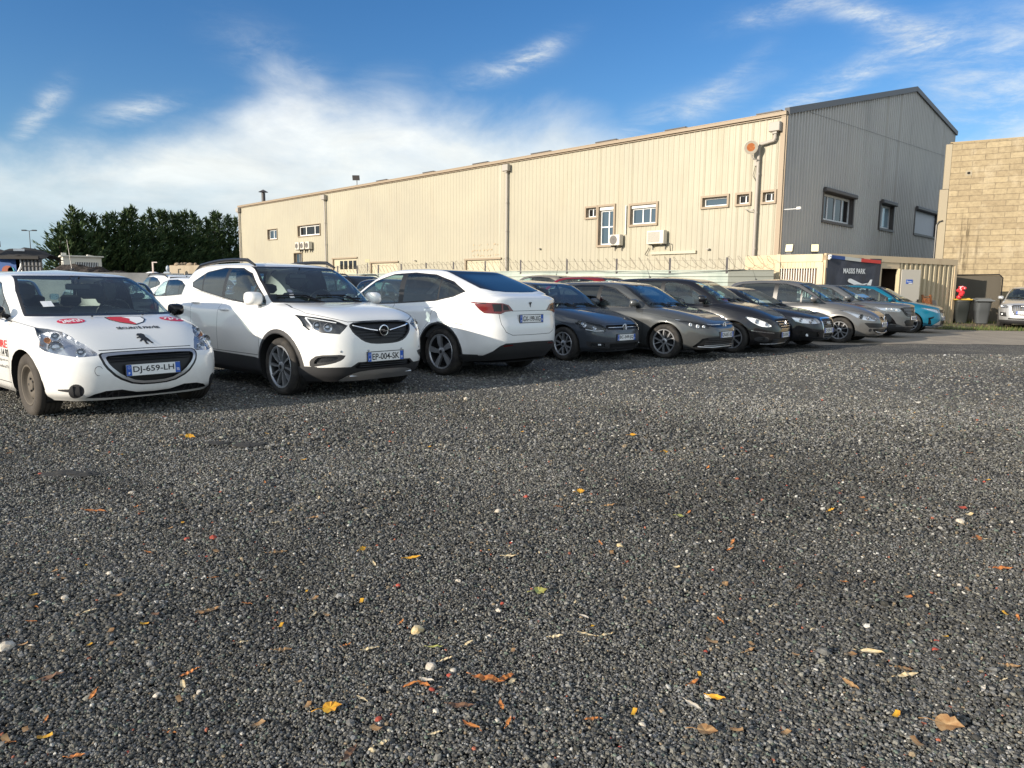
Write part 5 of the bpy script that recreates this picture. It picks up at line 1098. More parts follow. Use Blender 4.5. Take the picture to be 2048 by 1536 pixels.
def window(M, r, parent, fr=.07, frm=None, glass=None, mull=(), shutter=0., sill=True, surround=None, depth=.16, cross=None, stuff=None, box=None):
    a, b, z0, z1 = r; s = surround if surround is not None else .10; SM = MATS['sand trim']; W_ = MATS['pvc white']
    sr = box or SM
    o = MB()        # surround frame: four butted flashings and the reveal
    for c, d in ((((a + b) / 2, z1 + s / 2, .03), (b - a + 2 * s, s, .10)), (((a + b) / 2, z0 - s / 2, .04), (b - a + 2 * s, s, .12)), ((a - s / 2, (z0 + z1) / 2, .03), (s, z1 - z0, .10)), ((b + s / 2, (z0 + z1) / 2, .03), (s, z1 - z0, .10))): o.box(c, d, M)
    for c, d in ((((a + b) / 2, z1 - .01, -depth / 2 - .02), (b - a, .02, depth - .001)), (((a + b) / 2, z0 + .01, -depth / 2 - .02), (b - a, .02, depth - .001)), ((a + .01, (z0 + z1) / 2, -depth / 2 - .02), (.02, z1 - z0 - .04, depth - .001)), ((b - .01, (z0 + z1) / 2, -depth / 2 - .02), (.02, z1 - z0 - .04, depth - .001))): o.box(c, d, M)
    w = o.build('window', sr, parent, sharp=None, fix=False); zt = z1 - .02 - shutter
    f = MB(); y = -depth; A, B, Z0, Z1 = a + .02, b - .02, z0 + .02, zt
    for c, d in ((((A + B) / 2, Z1 - fr / 2, y), (B - A, fr, .05)), (((A + B) / 2, Z0 + fr / 2, y), (B - A, fr, .05)), ((A + fr / 2, (Z0 + Z1) / 2, y), (fr, Z1 - Z0 - 2 * fr, .05)), ((B - fr / 2, (Z0 + Z1) / 2, y), (fr, Z1 - Z0 - 2 * fr, .05))): f.box(c, d, M)
    for m_ in mull: x = A + (B - A) * m_; f.box((x, (Z0 + Z1) / 2, y + .003), (fr * 1.1, Z1 - Z0 - 2 * fr, .045), M)
    if cross: f.box(((A + B) / 2, Z0 + (Z1 - Z0) * cross, y + .006), (B - A - 2 * fr, fr, .04), M)
    f.build('frame', frm or W_, w, sharp=None, fix=False)
    g = MB(); g.box(((A + B) / 2, (Z0 + Z1) / 2, y - .012), (B - A, Z1 - Z0, .008), M); g.build('pane', glass or MATS['window glass'], w, sharp=None, fix=False)
    if shutter: q = MB(); q.box(((a + b) / 2, z1 - .02 - shutter / 2, -depth * .45), (b - a - .04, shutter, depth * .8), M, bev=.02); q.build('shutter_box', W_, w, sharp=None, fix=False)
    return w
def warehouse():
    pbr('sand trim', (.30, .235, .165), .55); pbr('pvc white', (.72, .72, .70), .35); g = pbr('window glass', (.05, .08, .11), .04, 0, 0, spec=.9); dk = pbr('dark interior glass', (.012, .012, .013), .06)
    CREAM = clad_mat('cream sheeting', (.375, .345, .265), (.29, .23, .15), .24); GREY = clad_mat('gable sheeting', (.44, .425, .40), (.14, .14, .14), .25); DARKT = pbr('dark trim', (.075, .068, .066), .5); SM = MATS['sand trim']
    root = empty('warehouse', tuple(BC)); root.matrix_world = Matrix.Identity(4)
    tag(root, 'long cream ribbed metal warehouse with a grey gable end', 'warehouse')
    WZ = 8.5; T1 = 50.9
    wins = [(8.62, 9.56, 3.58, 5.50), (6.12, 7.60, 4.50, 5.42), (2.45, 3.66, 5.06, 5.46), (1.42, 1.98, 5.06, 5.46), (.30, .80, 5.06, 5.46), (9.72, 10.38, 5.02, 5.50),
            (43.8, 45.45, 5.40, 6.22), (36.85, 40.25, 5.42, 6.24), (39.75, 41.0, 2.7, 4.10)]
    doors = [(31.85, 35.0, 0, 3.48), (26.85, 29.95, 0, 3.08), (16.8, 19.75, 0, 3.05)]
    w = holed(MBG, wins + doors, WZ, 0.14, T1, 0, .28, .017, (.36, .44, .72, .80)); w.build('long_wall', CREAM, root, sharp=None, fix=False)
    gw = [(4.25, 7.95, 4.6, 5.85), (11.95, 14.05, 4.75, 6.02), (18.0, 22.4, 4.85, 6.2)]
    top = lambda t: float(np.interp(t, [0, .3, 16.3, 25.3], [8.62, 8.7, 12.62, 11.6]))
    w = holed(MGR, gw, top, .05, 25.3, 0, .30, .05, (.35, .45, .72, .82)); w.build('gable_wall', GREY, root, sharp=None, fix=False)
    # roof and back
    r = MB(); P_ = [BC + GD * t + Vector((0, 0, z)) for t, z in ((-.15, 8.62), (16.3, 12.7), (25.3, 11.65))]; Q_ = [p + BD * 51 for p in P_]; ov = -BD * .06
    r.add([p + ov for p in P_] + [q for q in Q_], [(0, 1, 4, 3), (1, 2, 5, 4)]); r.build('roof', DARKT, root, sharp=None, fix=False)
    bk = MB(); a = BC + GD * 25.28; bk.add([a, a + BD * 51, a + BD * 51 + Vector((0, 0, 11.6)), a + Vector((0, 0, 11.6))], [(0, 1, 2, 3)]); e = BC + BD * 50.9; bk.add([e, e + GD * 25.2, e + GD * 25.2 + Vector((0, 0, 11.6)), e + GD * 16.3 + Vector((0, 0, 12.6)), e + Vector((0, 0, 8.5))], [(0, 1, 2, 3, 4)]); bk.build('back_wall', GREY, root, sharp=None, fix=False)
    # eaves trim, corner flashing, plinth, verge flashing
    t = MB(); t.box((T1 / 2, WZ + .08, .06), (T1 + .1, .15, .16), MBG); t.box((T1 / 2, WZ - .05, .05), (T1 + .06, .03, .09), MBG); t.box((T1 / 2, 8.63, -.05), (T1 + .1, .05, .34), MBG); t.build('eaves_trim', SM, root, sharp=None, fix=False)
    t = MB(); t.box((.07, WZ / 2, .035), (.20, WZ, .09), MBG); t.box((.02, WZ / 2, .032), (.05, WZ, .085), MGR); t.build('corner_trim', SM, root, sharp=None, fix=False)
    t = MB(); t.box((T1 / 2, 1.0, .0), (T1, 2.0, .14), MBG); t.build('plinth', clad_mat('concrete plinth', (.42, .33, .22), (.2, .16, .12), .5), root, sharp=None, fix=False)
    t = MB()
    for (x0, z0_), (x1, z1_) in (((0, 8.66), (16.3, 12.72)), ((16.3, 12.72), (25.35, 11.7))):
        L_ = math.hypot(x1 - x0, z1_ - z0_); an = math.atan2(z1_ - z0_, x1 - x0); t.box((L_ / 2, 0, 0), (L_, .26, .2), MGR @ Matrix.Translation((x0, z0_, .03)) @ Matrix.Rotation(an, 4, 'Z'))
    t.build('verge_trim', pbr('grey verge', (.11, .11, .115), .5), root, sharp=None, fix=False)
    sm = MB(); sm.box((12.8, 8.98, .052), (21, .012, .006), MGR @ Matrix.Translation((2, 8.5, 0)) @ Matrix.Rotation(.047, 4, 'Z') @ Matrix.Translation((-2, -8.5, 0))); sm.build('sheet_seam', DARKT, root, sharp=None, fix=False)
    # windows of the long wall
    window(MBG, wins[0], root, .06, mull=(.42,), shutter=.16, cross=.52); window(MBG, wins[1], root, .055, mull=(.28, .58), shutter=.13); window(MBG, wins[2], root, .05, surround=.09)
    window(MBG, wins[3], root, .045, mull=(.4,), surround=.09, glass=dk); window(MBG, wins[4], root, .045, mull=(.4,), surround=.09, glass=dk); window(MBG, wins[5], root, .05, surround=.09, glass=dk, mull=(.5,))
    window(MBG, wins[6], root, .07, mull=(.5,), surround=.05); window(MBG, wins[7], root, .09, mull=(.30, .70), surround=.05, glass=dk); window(MBG, wins[8], root, .05, mull=(.5,), surround=.05, frm=SM)
    # shutters / loading doors
    for i, (a, b, z0, z1) in enumerate(doors):
        d = MB(); d.box(((a + b) / 2, z1 / 2, -.06), (b - a, z1, .06), MBG)
        o = d.build('loading_door', [pbr('door panel %d' % i, (.48, .43, .31), .5)], root, sharp=None, fix=False)
        d = MB(); d.box(((a + b) / 2, z1 + .05, .04), (b - a + .3, .10, .14), MBG); d.box((b + .06, z1 / 2, .03), (.12, z1, .10), MBG); d.build('door_frame', SM, o, sharp=None, fix=False)
        if i == 0:
            for k, (x0, x1) in enumerate(((31.95, 32.35), (32.5, 32.95), (33.15, 33.6), (33.75, 34.15))): d = MB(); d.box(((x0 + x1) / 2, 3.02, -.02), (x1 - x0, .62, .02), MBG); d.build('door_window', dk, o, sharp=None, fix=False)
    # gable windows
    def gwin(r_, mull, glass, shut=None):
        wv = window(MGR, r_, root, .10, mull=mull, surround=.12, box=DARKT, frm=pbr('grey frame', (.62, .64, .66), .4), glass=glass); a, b, z0, z1 = r_
        s = MB(); s.box(((a + b) / 2, z1 + .10, .15), (b - a + .30, .20, .17), MGR, bev=.04); s.build('shutter_box', DARKT, wv, sharp=None, fix=False)
        if shut: s = MB(); [s.box(((a + b) / 2, z0 + (k + .5) * (z1 - z0) / 22, -.06), (b - a, (z1 - z0) / 22 * .93, .03), MGR) for k in range(22)]; s.build('roller_shutter', pbr('shutter grey', (.42, .43, .46), .5), wv, sharp=None, fix=False)
    gwin(gw[0], (.25, .5, .75), dk); gwin(gw[1], (.42,), pbr('reflecting pane', (.30, .42, .50), .08, .2)); gwin(gw[2], (), g, True)
    # faded sign ghost
    gh = MB(); rnd = random.Random(3)
    for (x0, x1, zz, h) in ((17.0, 19.4, 3.92, .10), (17.2, 19.2, 3.62, .10), (16.9, 19.5, 3.32, .07)):
        x = x0
        while x < x1:
            wd = rnd.uniform(.02, .10)
            if rnd.random() < .55: gh.box((x + wd / 2, zz + rnd.uniform(-.04, .04), .037), (wd, rnd.uniform(.03, h), .003), MBG)
            x += wd + rnd.uniform(.04, .12)
    gh.build('faded_lettering', pbr('faded letters', (.50, .36, .22), .6), root, sharp=None, fix=False)
    # downpipes with rainwater heads
    PIPE = pbr('weathered pipe', (.36, .33, .29), .55)
    for t_, z0, kind in ((.35, 8.05, 1), (16.15, 8.15, 0), (35.9, 8.15, 0), (50.7, 8.25, 0)):
        o = MB(); o.box((t_, z0, .20), (.46, .36, .26), MBG, bev=.02); o.box((t_, z0 - .22, .18), (.18, .10, .16), MBG)
        if kind: o.tube([MBG @ Vector(p) for p in ((t_, z0 - .2, .16), (t_, 7.62, .16), (t_ + .04, 7.52, .16), (t_ + .62, 7.44, .16), (t_ + .68, 7.34, .16), (t_ + .68, 0, .16))], .068, 10)
        else: o.tube([MBG @ Vector((t_, z0 - .2, .14)), MBG @ Vector((t_, 0, .14))], .065, 8)
        for zz in (6.2, 4.6, 3.1): o.tube([MBG @ Vector((t_ + (.68 if kind else 0), zz, .15)), MBG @ Vector((t_ + (.68 if kind else 0), zz + .07, .15))], .082, 8)
        o.build('downpipe', PIPE, root)
    # roof vents along the eaves, flue
    for a, b in ((.2, 1.3), (4.7, 5.8), (8.6, 9.9), (13.0, 14.4), (17.9, 19.2), (22.9, 24.0), (28, 29.2)):
        o = MB(); o.box(((a + b) / 2, 8.72, -.10), (b - a, .05, .3), MBG); o.build('roof_panel', DARKT, root, sharp=None, fix=False)
    o = MB(); p = BC + BD * 47.3 + GD * .6; o.tube([p + Vector((0, 0, 8.6)), p + Vector((0, 0, 9.55))], .16, 12); o.lathe([(.42, 0), (.02, .22)], 12, Matrix.Translation(p + Vector((0, 0, 9.62))) @ Matrix.Rotation(R(90), 4, 'X')); o.tube([p + Vector((0, 0, 9.5)), p + Vector((0, 0, 9.66))], .03, 6); o.build('flue', DARKT, root)
    # things fixed to the wall
    AC = pbr('unit casing', (.62, .58, .50), .5); ACG = pbr('unit grille', (.16, .15, .14), .6)
    def ac(a, b, z0, z1, label, fan=True, d=.32):
        r_ = empty('air_conditioner'); r_.matrix_world = Matrix.Identity(4); tag(r_, label, 'air conditioner', 'air conditioner units on the cream wall')
        o = MB(); o.box(((a + b) / 2, (z0 + z1) / 2, .10 + d / 2), (b - a, z1 - z0, d), MBG, bev=.02); o.build('casing', AC, r_, sharp=None, fix=False)
        cx = b - (b - a) * .42; rr = min((z1 - z0) * .42, (b - a) * .38); o = MB(); Mf = MBG @ Matrix.Translation((cx, (z0 + z1) / 2, .10 + d + .004))
        if fan:
            for q in (1, .72, .45): o.tube([Mf @ Vector((rr * q * math.cos(k * .3142), rr * q * math.sin(k * .3142), 0)) for k in range(21)], .008, 4, cap=False)
            for k in range(8): o.tube([Mf @ Vector((0, 0, 0)), Mf @ Vector((rr * math.cos(k * .785), rr * math.sin(k * .785), 0))], .006, 4)
            o.prism([(rr * .98 * math.cos(k * .3142), rr * .98 * math.sin(k * .3142)) for k in range(20)], -.003, -.001, Mf)
        else:
            for k in range(16): o.box((cx, z0 + .08 + k * (z1 - z0 - .16) / 15, .10 + d + .006), ((b - a) * .72, .012, .01), MBG)
        o.build('fan_grille', ACG, r_, sharp=None, fix=False)
        o = MB()
        for x in (a + .12, b - .12): o.box((x, z0 - .03, .2), (.04, .05, .42), MBG); o.box((x, z0 - .14, .05), (.04, .22, .04), MBG)
        o.build('bracket', ACG, r_, sharp=None, fix=False)
    ac(7.95, 8.60, 3.52, 4.04, 'small air conditioner with a round fan beside the tall French window'); ac(5.42, 6.36, 3.50, 4.12, 'larger square grilled air conditioner below the triple window', False)
    for i, (a, b) in enumerate(((39.55, 40.1), (38.75, 39.3), (37.95, 38.5))): ac(a, b, 4.35, 4.92, ['leftmost', 'middle', 'rightmost'][i] + ' one of three small air conditioners at the far end of the cream wall')
    o = MB(); o.box((5.1, 3.08, .07), (2.45, .13, .10), MBG); tag(o.build('cable_trunking', pbr('cream trunking', (.46, .42, .32), .5), sharp=None, fix=False), 'white cable trunking running below the larger air conditioner', 'trunking')
    o = MB(); o.tube([MBG @ Vector(p) for p in ((6.42, 3.35, .1), (6.5, 3.2, .12), (6.62, 3.02, .12), (6.5, 2.98, .1))], .018, 6); tag(o.build('wall_cable', BLACKTRIM), 'curled black cable end left of the cream trunking', 'cable'); o = MB(); o.tube([MBG @ Vector(p) for p in ((5.30, 3.55, .2), (5.2, 3.5, .2), (5.2, 3.15, .12))], .022, 6); tag(o.build('wall_cable', BLACKTRIM), 'short black cable dropping from the right side of the larger air conditioner', 'cable')
    o = MB(); o.tube([MBG @ Vector((7.85, 5.45, .08)), MBG @ Vector((7.85, 4.05, .08))], .03, 6); tag(o.build('wall_pipe', MATS['pvc white']), 'thin white pipe rising from the small round-fan air conditioner', 'pipe')
    # big round floodlight with a rusty reflector
    f = empty('floodlight'); f.matrix_world = Matrix.Identity(4); tag(f, 'round wall floodlight with an orange rusty face beside the downpipe', 'floodlight'); q = Vector((1.20, 7.30, .55))
    Mf = MBG @ Matrix.Translation(q) @ Matrix.Rotation(R(-12), 4, 'X') @ Matrix.Rotation(R(-22), 4, 'Y') @ Matrix.Rotation(R(90), 4, 'X')
    Mf = MBG @ Matrix.Translation(q) @ Matrix.Rotation(R(-22), 4, 'Y') @ Matrix.Rotation(R(12), 4, 'X') @ Matrix(((1, 0, 0, 0), (0, 0, 1, 0), (0, -1, 0, 0), (0, 0, 0, 1)))
    o = MB(); o.lathe([(.001, .36), (.10, .28), (.18, .17), (.25, .02), (.29, -.02), (.29, -.05), (.26, -.055)], 26, Mf); o.build('housing', pbr('flood housing', (.45, .40, .33), .5, .3), f)
    rs = pbr('rusty reflector', (.5, .15, .03), .5); t_ = NT(rs); n_ = t_.noise(t_.coord('Object'), 9, 5, .7); t_.L.new(t_.ramp(n_, [(.30, (.42, .36, .26)), (.42, (.38, .13, .03)), (.7, (.26, .06, .015))]), t_.b.inputs['Base Color'])
    o = MB(); o.lathe([(.26, -.05), (.17, -.046)], 26, Mf); o.build('face_ring', pbr('flood glass ring', (.34, .31, .25), .4), f); o = MB(); o.lathe([(.17, -.046), (.001, -.045)], 26, Mf); o.build('face', rs, f)
    o = MB(); o.tube([MBG @ Vector(p) for p in ((1.20, 7.0, .5), (1.12, 6.82, .45), (1.0, 6.80, .25), (1.2, 6.78, .02))], .03, 6); o.box((1.2, 6.75, .05), (.12, .3, .06), MBG); o.build('bracket', PIPE, f)
    o = MB(); o.tube([MBG @ Vector(p) for p in ((1.2, 6.6, .07), (1.28, 6.2, .09), (1.05, 5.8, .07))], .012, 5); tag(o.build('lamp_cable', BLACKTRIM), 'thin loose cable hanging under the round floodlight', 'cable')
    o = MB(); o.tube([MBG @ Vector(p) for p in ((1.55, 4.82, .05), (1.45, 4.78, .3), (1.15, 4.75, .32))], .02, 6); o.box((1.15, 4.74, .3), (.14, .06, .08), MBG); tag(o.build('wall_hook', PIPE), 'small bent metal arm on the wall beside the lower downpipe', 'bracket')
    o = MB(); o.tube([MGR @ Vector(p) for p in ((.10, 4.70, .06), (.45, 4.74, .5))], .022, 6); o.box((.46, 4.76, .56), (.12, .1, .16), MGR); c_ = o.build('security_camera', MATS['pvc white']); tag(c_, 'small white security camera on an arm at the warehouse corner', 'camera')
    for t_, z_ in ((3.25, 3.18), (13.6, 3.55), (24.8, 3.15)): o = MB(); o.box((t_, z_, .12), (.16, .05, .16), MBG); tag(o.build('wall_vent', PIPE, sharp=None), 'small hooded vent on the lower cream wall', 'vent', 'small hooded vents on the cream wall')
    r_ = BC + BD * 32.4 + GD * .5 + Vector((0, 0, 8.75)); f = empty('roof_floodlight', tuple(r_)); tag(f, 'small black floodlight on a stem at the far roof edge', 'floodlight'); o = MB(); o.tube([(0, 0, 0), (0, 0, .45)], .03, 6); o.build('stem', DARKT, f); o = MB(); o.box((0, -.1, .6), (.5, .14, .34), Matrix.Rotation(R(20), 4, 'X')); o.build('head', DARKT, f)

def block_wall():
    m = pbr('concrete blocks', (.5, .4, .25), .85); t = NT(m); v = t.coord('Object'); sep = t.n('ShaderNodeSeparateXYZ'); t.L.new(v, sep.inputs[0]); cm = t.n('ShaderNodeCombineXYZ'); t.L.new(sep.outputs[0], cm.inputs[0]); t.L.new(sep.outputs[2], cm.inputs[1])
    br = t.n('ShaderNodeTexBrick'); t.L.new(cm.outputs[0], br.inputs['Vector']); br.inputs['Scale'].default_value = 1; br.inputs['Brick Width'].default_value = .98; br.inputs['Row Height'].default_value = .27; br.inputs['Mortar Size'].default_value = .014; br.inputs['Mortar Smooth'].default_value = .3; br.inputs['Bias'].default_value = 0
    br.offset_frequency = 2; br.inputs['Color1'].default_value = (.38, .305, .19, 1); br.inputs['Color2'].default_value = (.30, .235, .145, 1); br.inputs['Mortar'].default_value = (.25, .20, .13, 1)
    n = t.noise(v, .8, 6, .65); n2 = t.noise(v, 5, 6, .7); c = t.mix(t.mr(n, .50, .68, 0, .85), br.outputs[0], (.42, .35, .24)); c = t.mix(1., c, t.ramp(n2, [(.28, (.68, .67, .66)), (.5, (.98, .98, .98)), (.72, (1.2, 1.21, 1.2))]), 'MULTIPLY')
    st = t.noise(t.coord('Object', (2.2, 1, .16)), 2.0, 5, .7); sx = t.mr(t.math('ABSOLUTE', t.math('SUBTRACT', sep.outputs[0], .95)), .1, .8, 1., 0.); sm_ = t.math('MULTIPLY', t.math('MULTIPLY', sx, t.mr(st, .48, .62)), t.mr(sep.outputs[2], 5.6, 4.2, 0., 1.)); c = t.mix(t.math('MULTIPLY', sm_, .85), c, (.075, .055, .03)); t.L.new(c, t.b.inputs['Base Color'])
    t.L.new(t.bump(t.math('ADD', t.math('MULTIPLY', br.outputs[1], -1.), t.math('MULTIPLY', n2, .35)), .8, .02), t.b.inputs['Normal'])
    ang = math.atan2(-.47, .88); root = empty('block_building', (21.0, 35.4, 0), ang); tag(root, 'tall sand-coloured concrete block building at the right edge', 'building')
    w = MB(); w.box((8.1, .2, 4.22), (16.0, .4, 8.44)); o = w.build('block_wall', m, root, sharp=None)
    q = MB(); q.box((8, .2, 8.465), (16.0, .42, .05)); q.build('coping', pbr('coping concrete', (.36, .28, .17), .85), root, sharp=None)
    q = MB(); q.box((-.04, .2, 7.35), (.26, .44, 2.1)); q.box((-.10, .2, 3.14), (.36, .44, 6.28)); cp = clad_mat('render strip', (.33, .28, .195), (.36, .27, .16), .6); q.build('corner_strip', cp, root, sharp=None)
    q = MB(); q.box((9, 2.4, 4.1), (13.8, 3.9, 8.2)); q.build('rear_block', cp, root, sharp=None)
    q = MB(); q.tube([(-.30, -.06, 0), (-.30, -.06, 4.6), (-.2, -.06, 4.75), (-.05, -.06, 4.8)], .035, 6); tag(q.build('wall_pipe', BLACKTRIM, root))
    q = MB(); q.box((.85, .0, 7.0), (.26, .012, .24)); q.build('patch', cp, root, sharp=None); q = MB(); q.prism([(.85 + .07 * math.cos(k * .7), 7.0 + .06 * math.sin(k * .7)) for k in range(9)], .021, .026, Matrix(((1, 0, 0, 0), (0, 0, -1, 0), (0, 1, 0, 0), (0, 0, 0, 1)))); q.build('wall_hole', UNDER, root, sharp=None)
    # neighbouring roof behind the gable
    rt = empty('far_shed', (0, 0, 0)); tag(rt, 'dark ribbed shed roof showing between the gable and the block wall', 'shed')
    a = BC + GD * 25.45 + BD * 1.5; q = MB(); L_ = 22
    q.add([a, a + GD * L_, a + GD * L_ + Vector((0, 0, 8.2)), a + Vector((0, 0, 12.05))], [(0, 1, 2, 3)]); q.build('shed_wall', pbr('shed sheeting', (.13, .115, .10), .6), rt, sharp=None)
    q = MB(); L2 = math.hypot(L_, 3.85); q.box((L2 / 2, 0, 0), (L2, .5, .3), Matrix(((GD.x, 0, BD.x, a.x), (GD.y, 0, BD.y, a.y), (0, 1, 0, 12.1), (0, 0, 0, 1))) @ Matrix.Rotation(-math.atan2(3.85, L_), 4, 'Z')); q.build('shed_roof', pbr('shed roof', (.10, .10, .11), .5), rt, sharp=None)

# ------------------------------------------------------------------ gate cabin with the banner
CP = Vector((11.6, 26.75, 0)); CRD = Vector((math.sin(R(61.3)), math.cos(R(61.3)), 0)); CN = Vector((CRD.y, -CRD.x, 0))   # along the front face, outwards
MCR = Matrix(((CRD.x, 0, CN.x, CP.x), (CRD.y, 0, CN.y, CP.y), (0, 1, 0, 0), (0, 0, 0, 1)))
CL = Vector((-.79, .62, 0)).normalized(); CLN = Vector((-CL.y, CL.x, 0)) * 1.0
MCL = Matrix(((-CL.x, 0, -abs(CL.y), 0), (0, 0, 0, 0), (0, 1, 0, 0), (0, 0, 0, 1)))
def cabin_site():
    YEL = clad_mat('cabin cream paint', (.49, .41, .27), (.40, .24, .10), .35); BEI = clad_mat('cabin beige paint', (.60, .47, .31), (.35, .22, .12), .35)
    root = empty('gate_cabin'); tag(root, 'cream ribbed metal site cabin with barred window and open door', 'cabin'); Hc = 2.72; LR = 8.45
    # left (sunlit) end: from the far-left corner to the near corner
    Lf = CP + CL * 1.78; d = (CP - Lf); Ld = d.length; d.normalize(); nrm = Vector((d.y, -d.x, 0)); ML = Matrix(((d.x, 0, nrm.x, Lf.x), (d.y, 0, nrm.y, Lf.y), (0, 1, 0, 0), (0, 0, 0, 1)))
    e = MB(); e.box((Ld / 2, 2.56, -.03), (Ld - .2, .28, .07), ML); e.box((.07, Hc / 2, -.02), (.14, Hc, .10), ML); e.box((Ld - .17, 1.2, -.02), (.22, 2.4, .09), ML); e.box((Ld / 2, 2.34, -.05), (Ld - .3, .26, .05), ML); e.box((Ld / 2, .55, -.05), (Ld - .3, 1.1, .05), ML); e.box((Ld / 2 - .1, 2.19, -.0), (Ld - .3, .03, .05), ML)
    for k in range(10): e.box((.25 + k * .14, 2.34, -.02), (.03, .24, .012), ML)
    e.build('end_panel', YEL, root, sharp=None)
    w = MB(); w.box((Ld / 2 - .08, 1.64, -.16), (Ld - .42, 1.06, .02), ML); win = w.build('window', pbr('cabin window', (.10, .06, .035), .2), root, sharp=None)
    b = MB()
    for k in range(14): b.box((.20 + k * (Ld - .56) / 13, 1.64, .0), (.03, 1.08, .03), ML)
    b.build('window_bars', pbr('white bars', (.70, .66, .58), .5), win, sharp=None)
    # front face: post, banner area, door, ribs
    f = MB(); f.box((LR / 2, 2.60, -.03), (LR, .24, .10), MCR); f.box((.05, Hc / 2, -.04), (.10, Hc - .1, .11), MCR); f.box((LR - .09, 1.24, -.03), (.18, 2.48, .10), MCR); f.box((1.65, 1.25, -.07), (3.1, 2.5, .04), MCR); f.box((3.88, 2.36, -.04), (1.25, .24, .06), MCR); f.box((3.32, 1.15, -.04), (.10, 2.3, .07), MCR); f.box((LR / 2, .06, -.05), (LR, .12, .10), MCR)
    f.build('frame', BEI, root, sharp=None)
    r = MB(); ribbed(MCR, lambda t: 2.48, 4.53, LR - .16, .1, .33, -.11, r, w=(.42, .56, .86, 1.0)); r.build('ribbed_wall', YEL, root, sharp=None, fix=False)
    g = MB(); g.box((3.91, 1.15, -.9), (1.1, 2.2, .02), MCR); g.box((3.33, 1.15, -.5), (.02, 2.2, .8), MCR); g.box((4.49, 1.15, -.5), (.02, 2.2, .8), MCR); g.build('doorway', pbr('dark cabin inside', (.05, .028, .015), .9), root, sharp=None)
    # roof, hidden back walls
    q = MB(); A = Lf; B_ = CP; C_ = CP + CRD * LR; D_ = C_ - CN * 2.5; E_ = Lf - CN * 1.6
    for z in (2.70,): q.add([p + Vector((0, 0, z)) for p in (A, B_, C_, D_, E_)], [(0, 1, 2, 3, 4)])
    for a, b_ in ((C_, D_), (D_, E_), (E_, A)): q.add([a, b_, b_ + Vector((0, 0, 2.7)), a + Vector((0, 0, 2.7))], [(0, 1, 2, 3)])
    q.build('roof', BEI, root, sharp=None, fix=False)
    # door standing open against the ribs
    dr = empty('door'); dr.parent = root; Md = MCR @ Matrix.Translation((4.50, 0, .04)) @ Matrix.Rotation(R(-9), 4, 'Y')
    DG = pbr('grey door', (.50, .46, .39), .5); o = MB(); o.box((.52, 1.14, .03), (1.02, 2.16, .05), Md, bev=.008); dl = o.build('door_leaf', DG, dr, sharp=None)
    o = MB(); o.box((-.02, 1.15, -.0), (.07, 2.2, .16), MCR @ Matrix.Translation((4.45, 0, 0))); o.build('door_post', YEL, dr, sharp=None)
    o = MB(); o.box((.95, .95, .075), (.05, .16, .04), Md); o.box((.90, .95, .10), (.12, .025, .025), Md); o.build('door_handle', BLACKTRIM, dr, sharp=None)
    s = MB(); s.box((.44, 1.74, .062), (.34, .17, .008), Md); sg = s.build('door_sign', PBLUE, sharp=None); tag(sg, 'small blue and white notice on the open cabin door', 'sign')
    s = MB(); V, F = text_mesh('Bureau', .26, .07, .01); s.add([Md @ Vector((v[0] + .43, v[1] + 1.75, .0675)) for v in V], F); s.box((.50, 1.675, .067), (.20, .035, .002), Md); s.build('sign_letters', WHITE, sg, sharp=None, fix=False)
    # banner
    NAVY = pbr('banner navy', (.045, .05, .068), .55); bt = NT(NAVY); bt.L.new(bt.bump(bt.noise(bt.coord('Object', (1, 1, .4)), 3, 4, .6), .5, .06), bt.b.inputs['Normal'])
    n, m_ = 34, 24; V = []; F = []
    for j in range(m_ + 1):
        for i in range(n + 1):
            u, vv = i / n, j / m_; x = .04 + u * 3.20 - .04 * (1 - vv) * u + .02 * math.sin(vv * 5) * (1 - u); y = .42 + vv * 2.25 - .07 * u * vv - .03 * math.sin(u * math.pi) * vv; z = .035 + .018 * math.sin(9 * u + 5 * vv) + .05 * max(0, 1 - (u + (1 - vv)) * 1.6) * math.sin((u - (1 - vv)) * 14) + .012 * math.sin(23 * u); V.append(MCR @ Vector((x, y, z)))
    for j in range(m_):
        for i in range(n): F.append((j * (n + 1) + i, j * (n + 1) + i + 1, (j + 1) * (n + 1) + i + 1, (j + 1) * (n + 1) + i))
    b = MB(); b.add(V, F, 0, True); bn = b.build('banner', NAVY, sharp=None, fix=False); tag(bn, 'navy banner reading MASSIS PARK with an aeroplane, hung on the cabin', 'banner')
    def art(polys, mat, nm, z=.072):
        s = MB(); [s.prism([(p[0], p[1]) for p in pl], z, z + .006, MCR) for pl in polys]; return s.build(nm, mat, bn, sharp=None, fix=False)
    C1 = pbr('banner blue', (.03, .08, .26), .55); C2 = pbr('banner white', (.55, .55, .50), .55); C3 = pbr('banner red', (.62, .05, .04), .55); PW = pbr('print white', (.80, .81, .80), .6)
    art([[(.12, 2.54), (1.0, 2.50), (1.0, 2.63), (.12, 2.67)]], C1, 'blue_stripe'); art([[(1.0, 2.50), (1.95, 2.45), (1.95, 2.58), (1.0, 2.63)]], C2, 'white_stripe'); art([[(1.95, 2.45), (3.16, 2.41), (3.16, 2.54), (1.95, 2.58)]], C3, 'red_stripe')
    s = MB(); V, F = text_mesh('MASSIS PARK', 1.30, .20, .02); s.add([MCR @ Vector((v[0] + 1.60, v[1] + 2.10, .078)) for v in V], F); s.build('banner_title', PW, bn, sharp=None, fix=False)
    pl = lambda pts: [(1.25 + a * 1.45, 1.30 + b * .70) for a, b in pts]
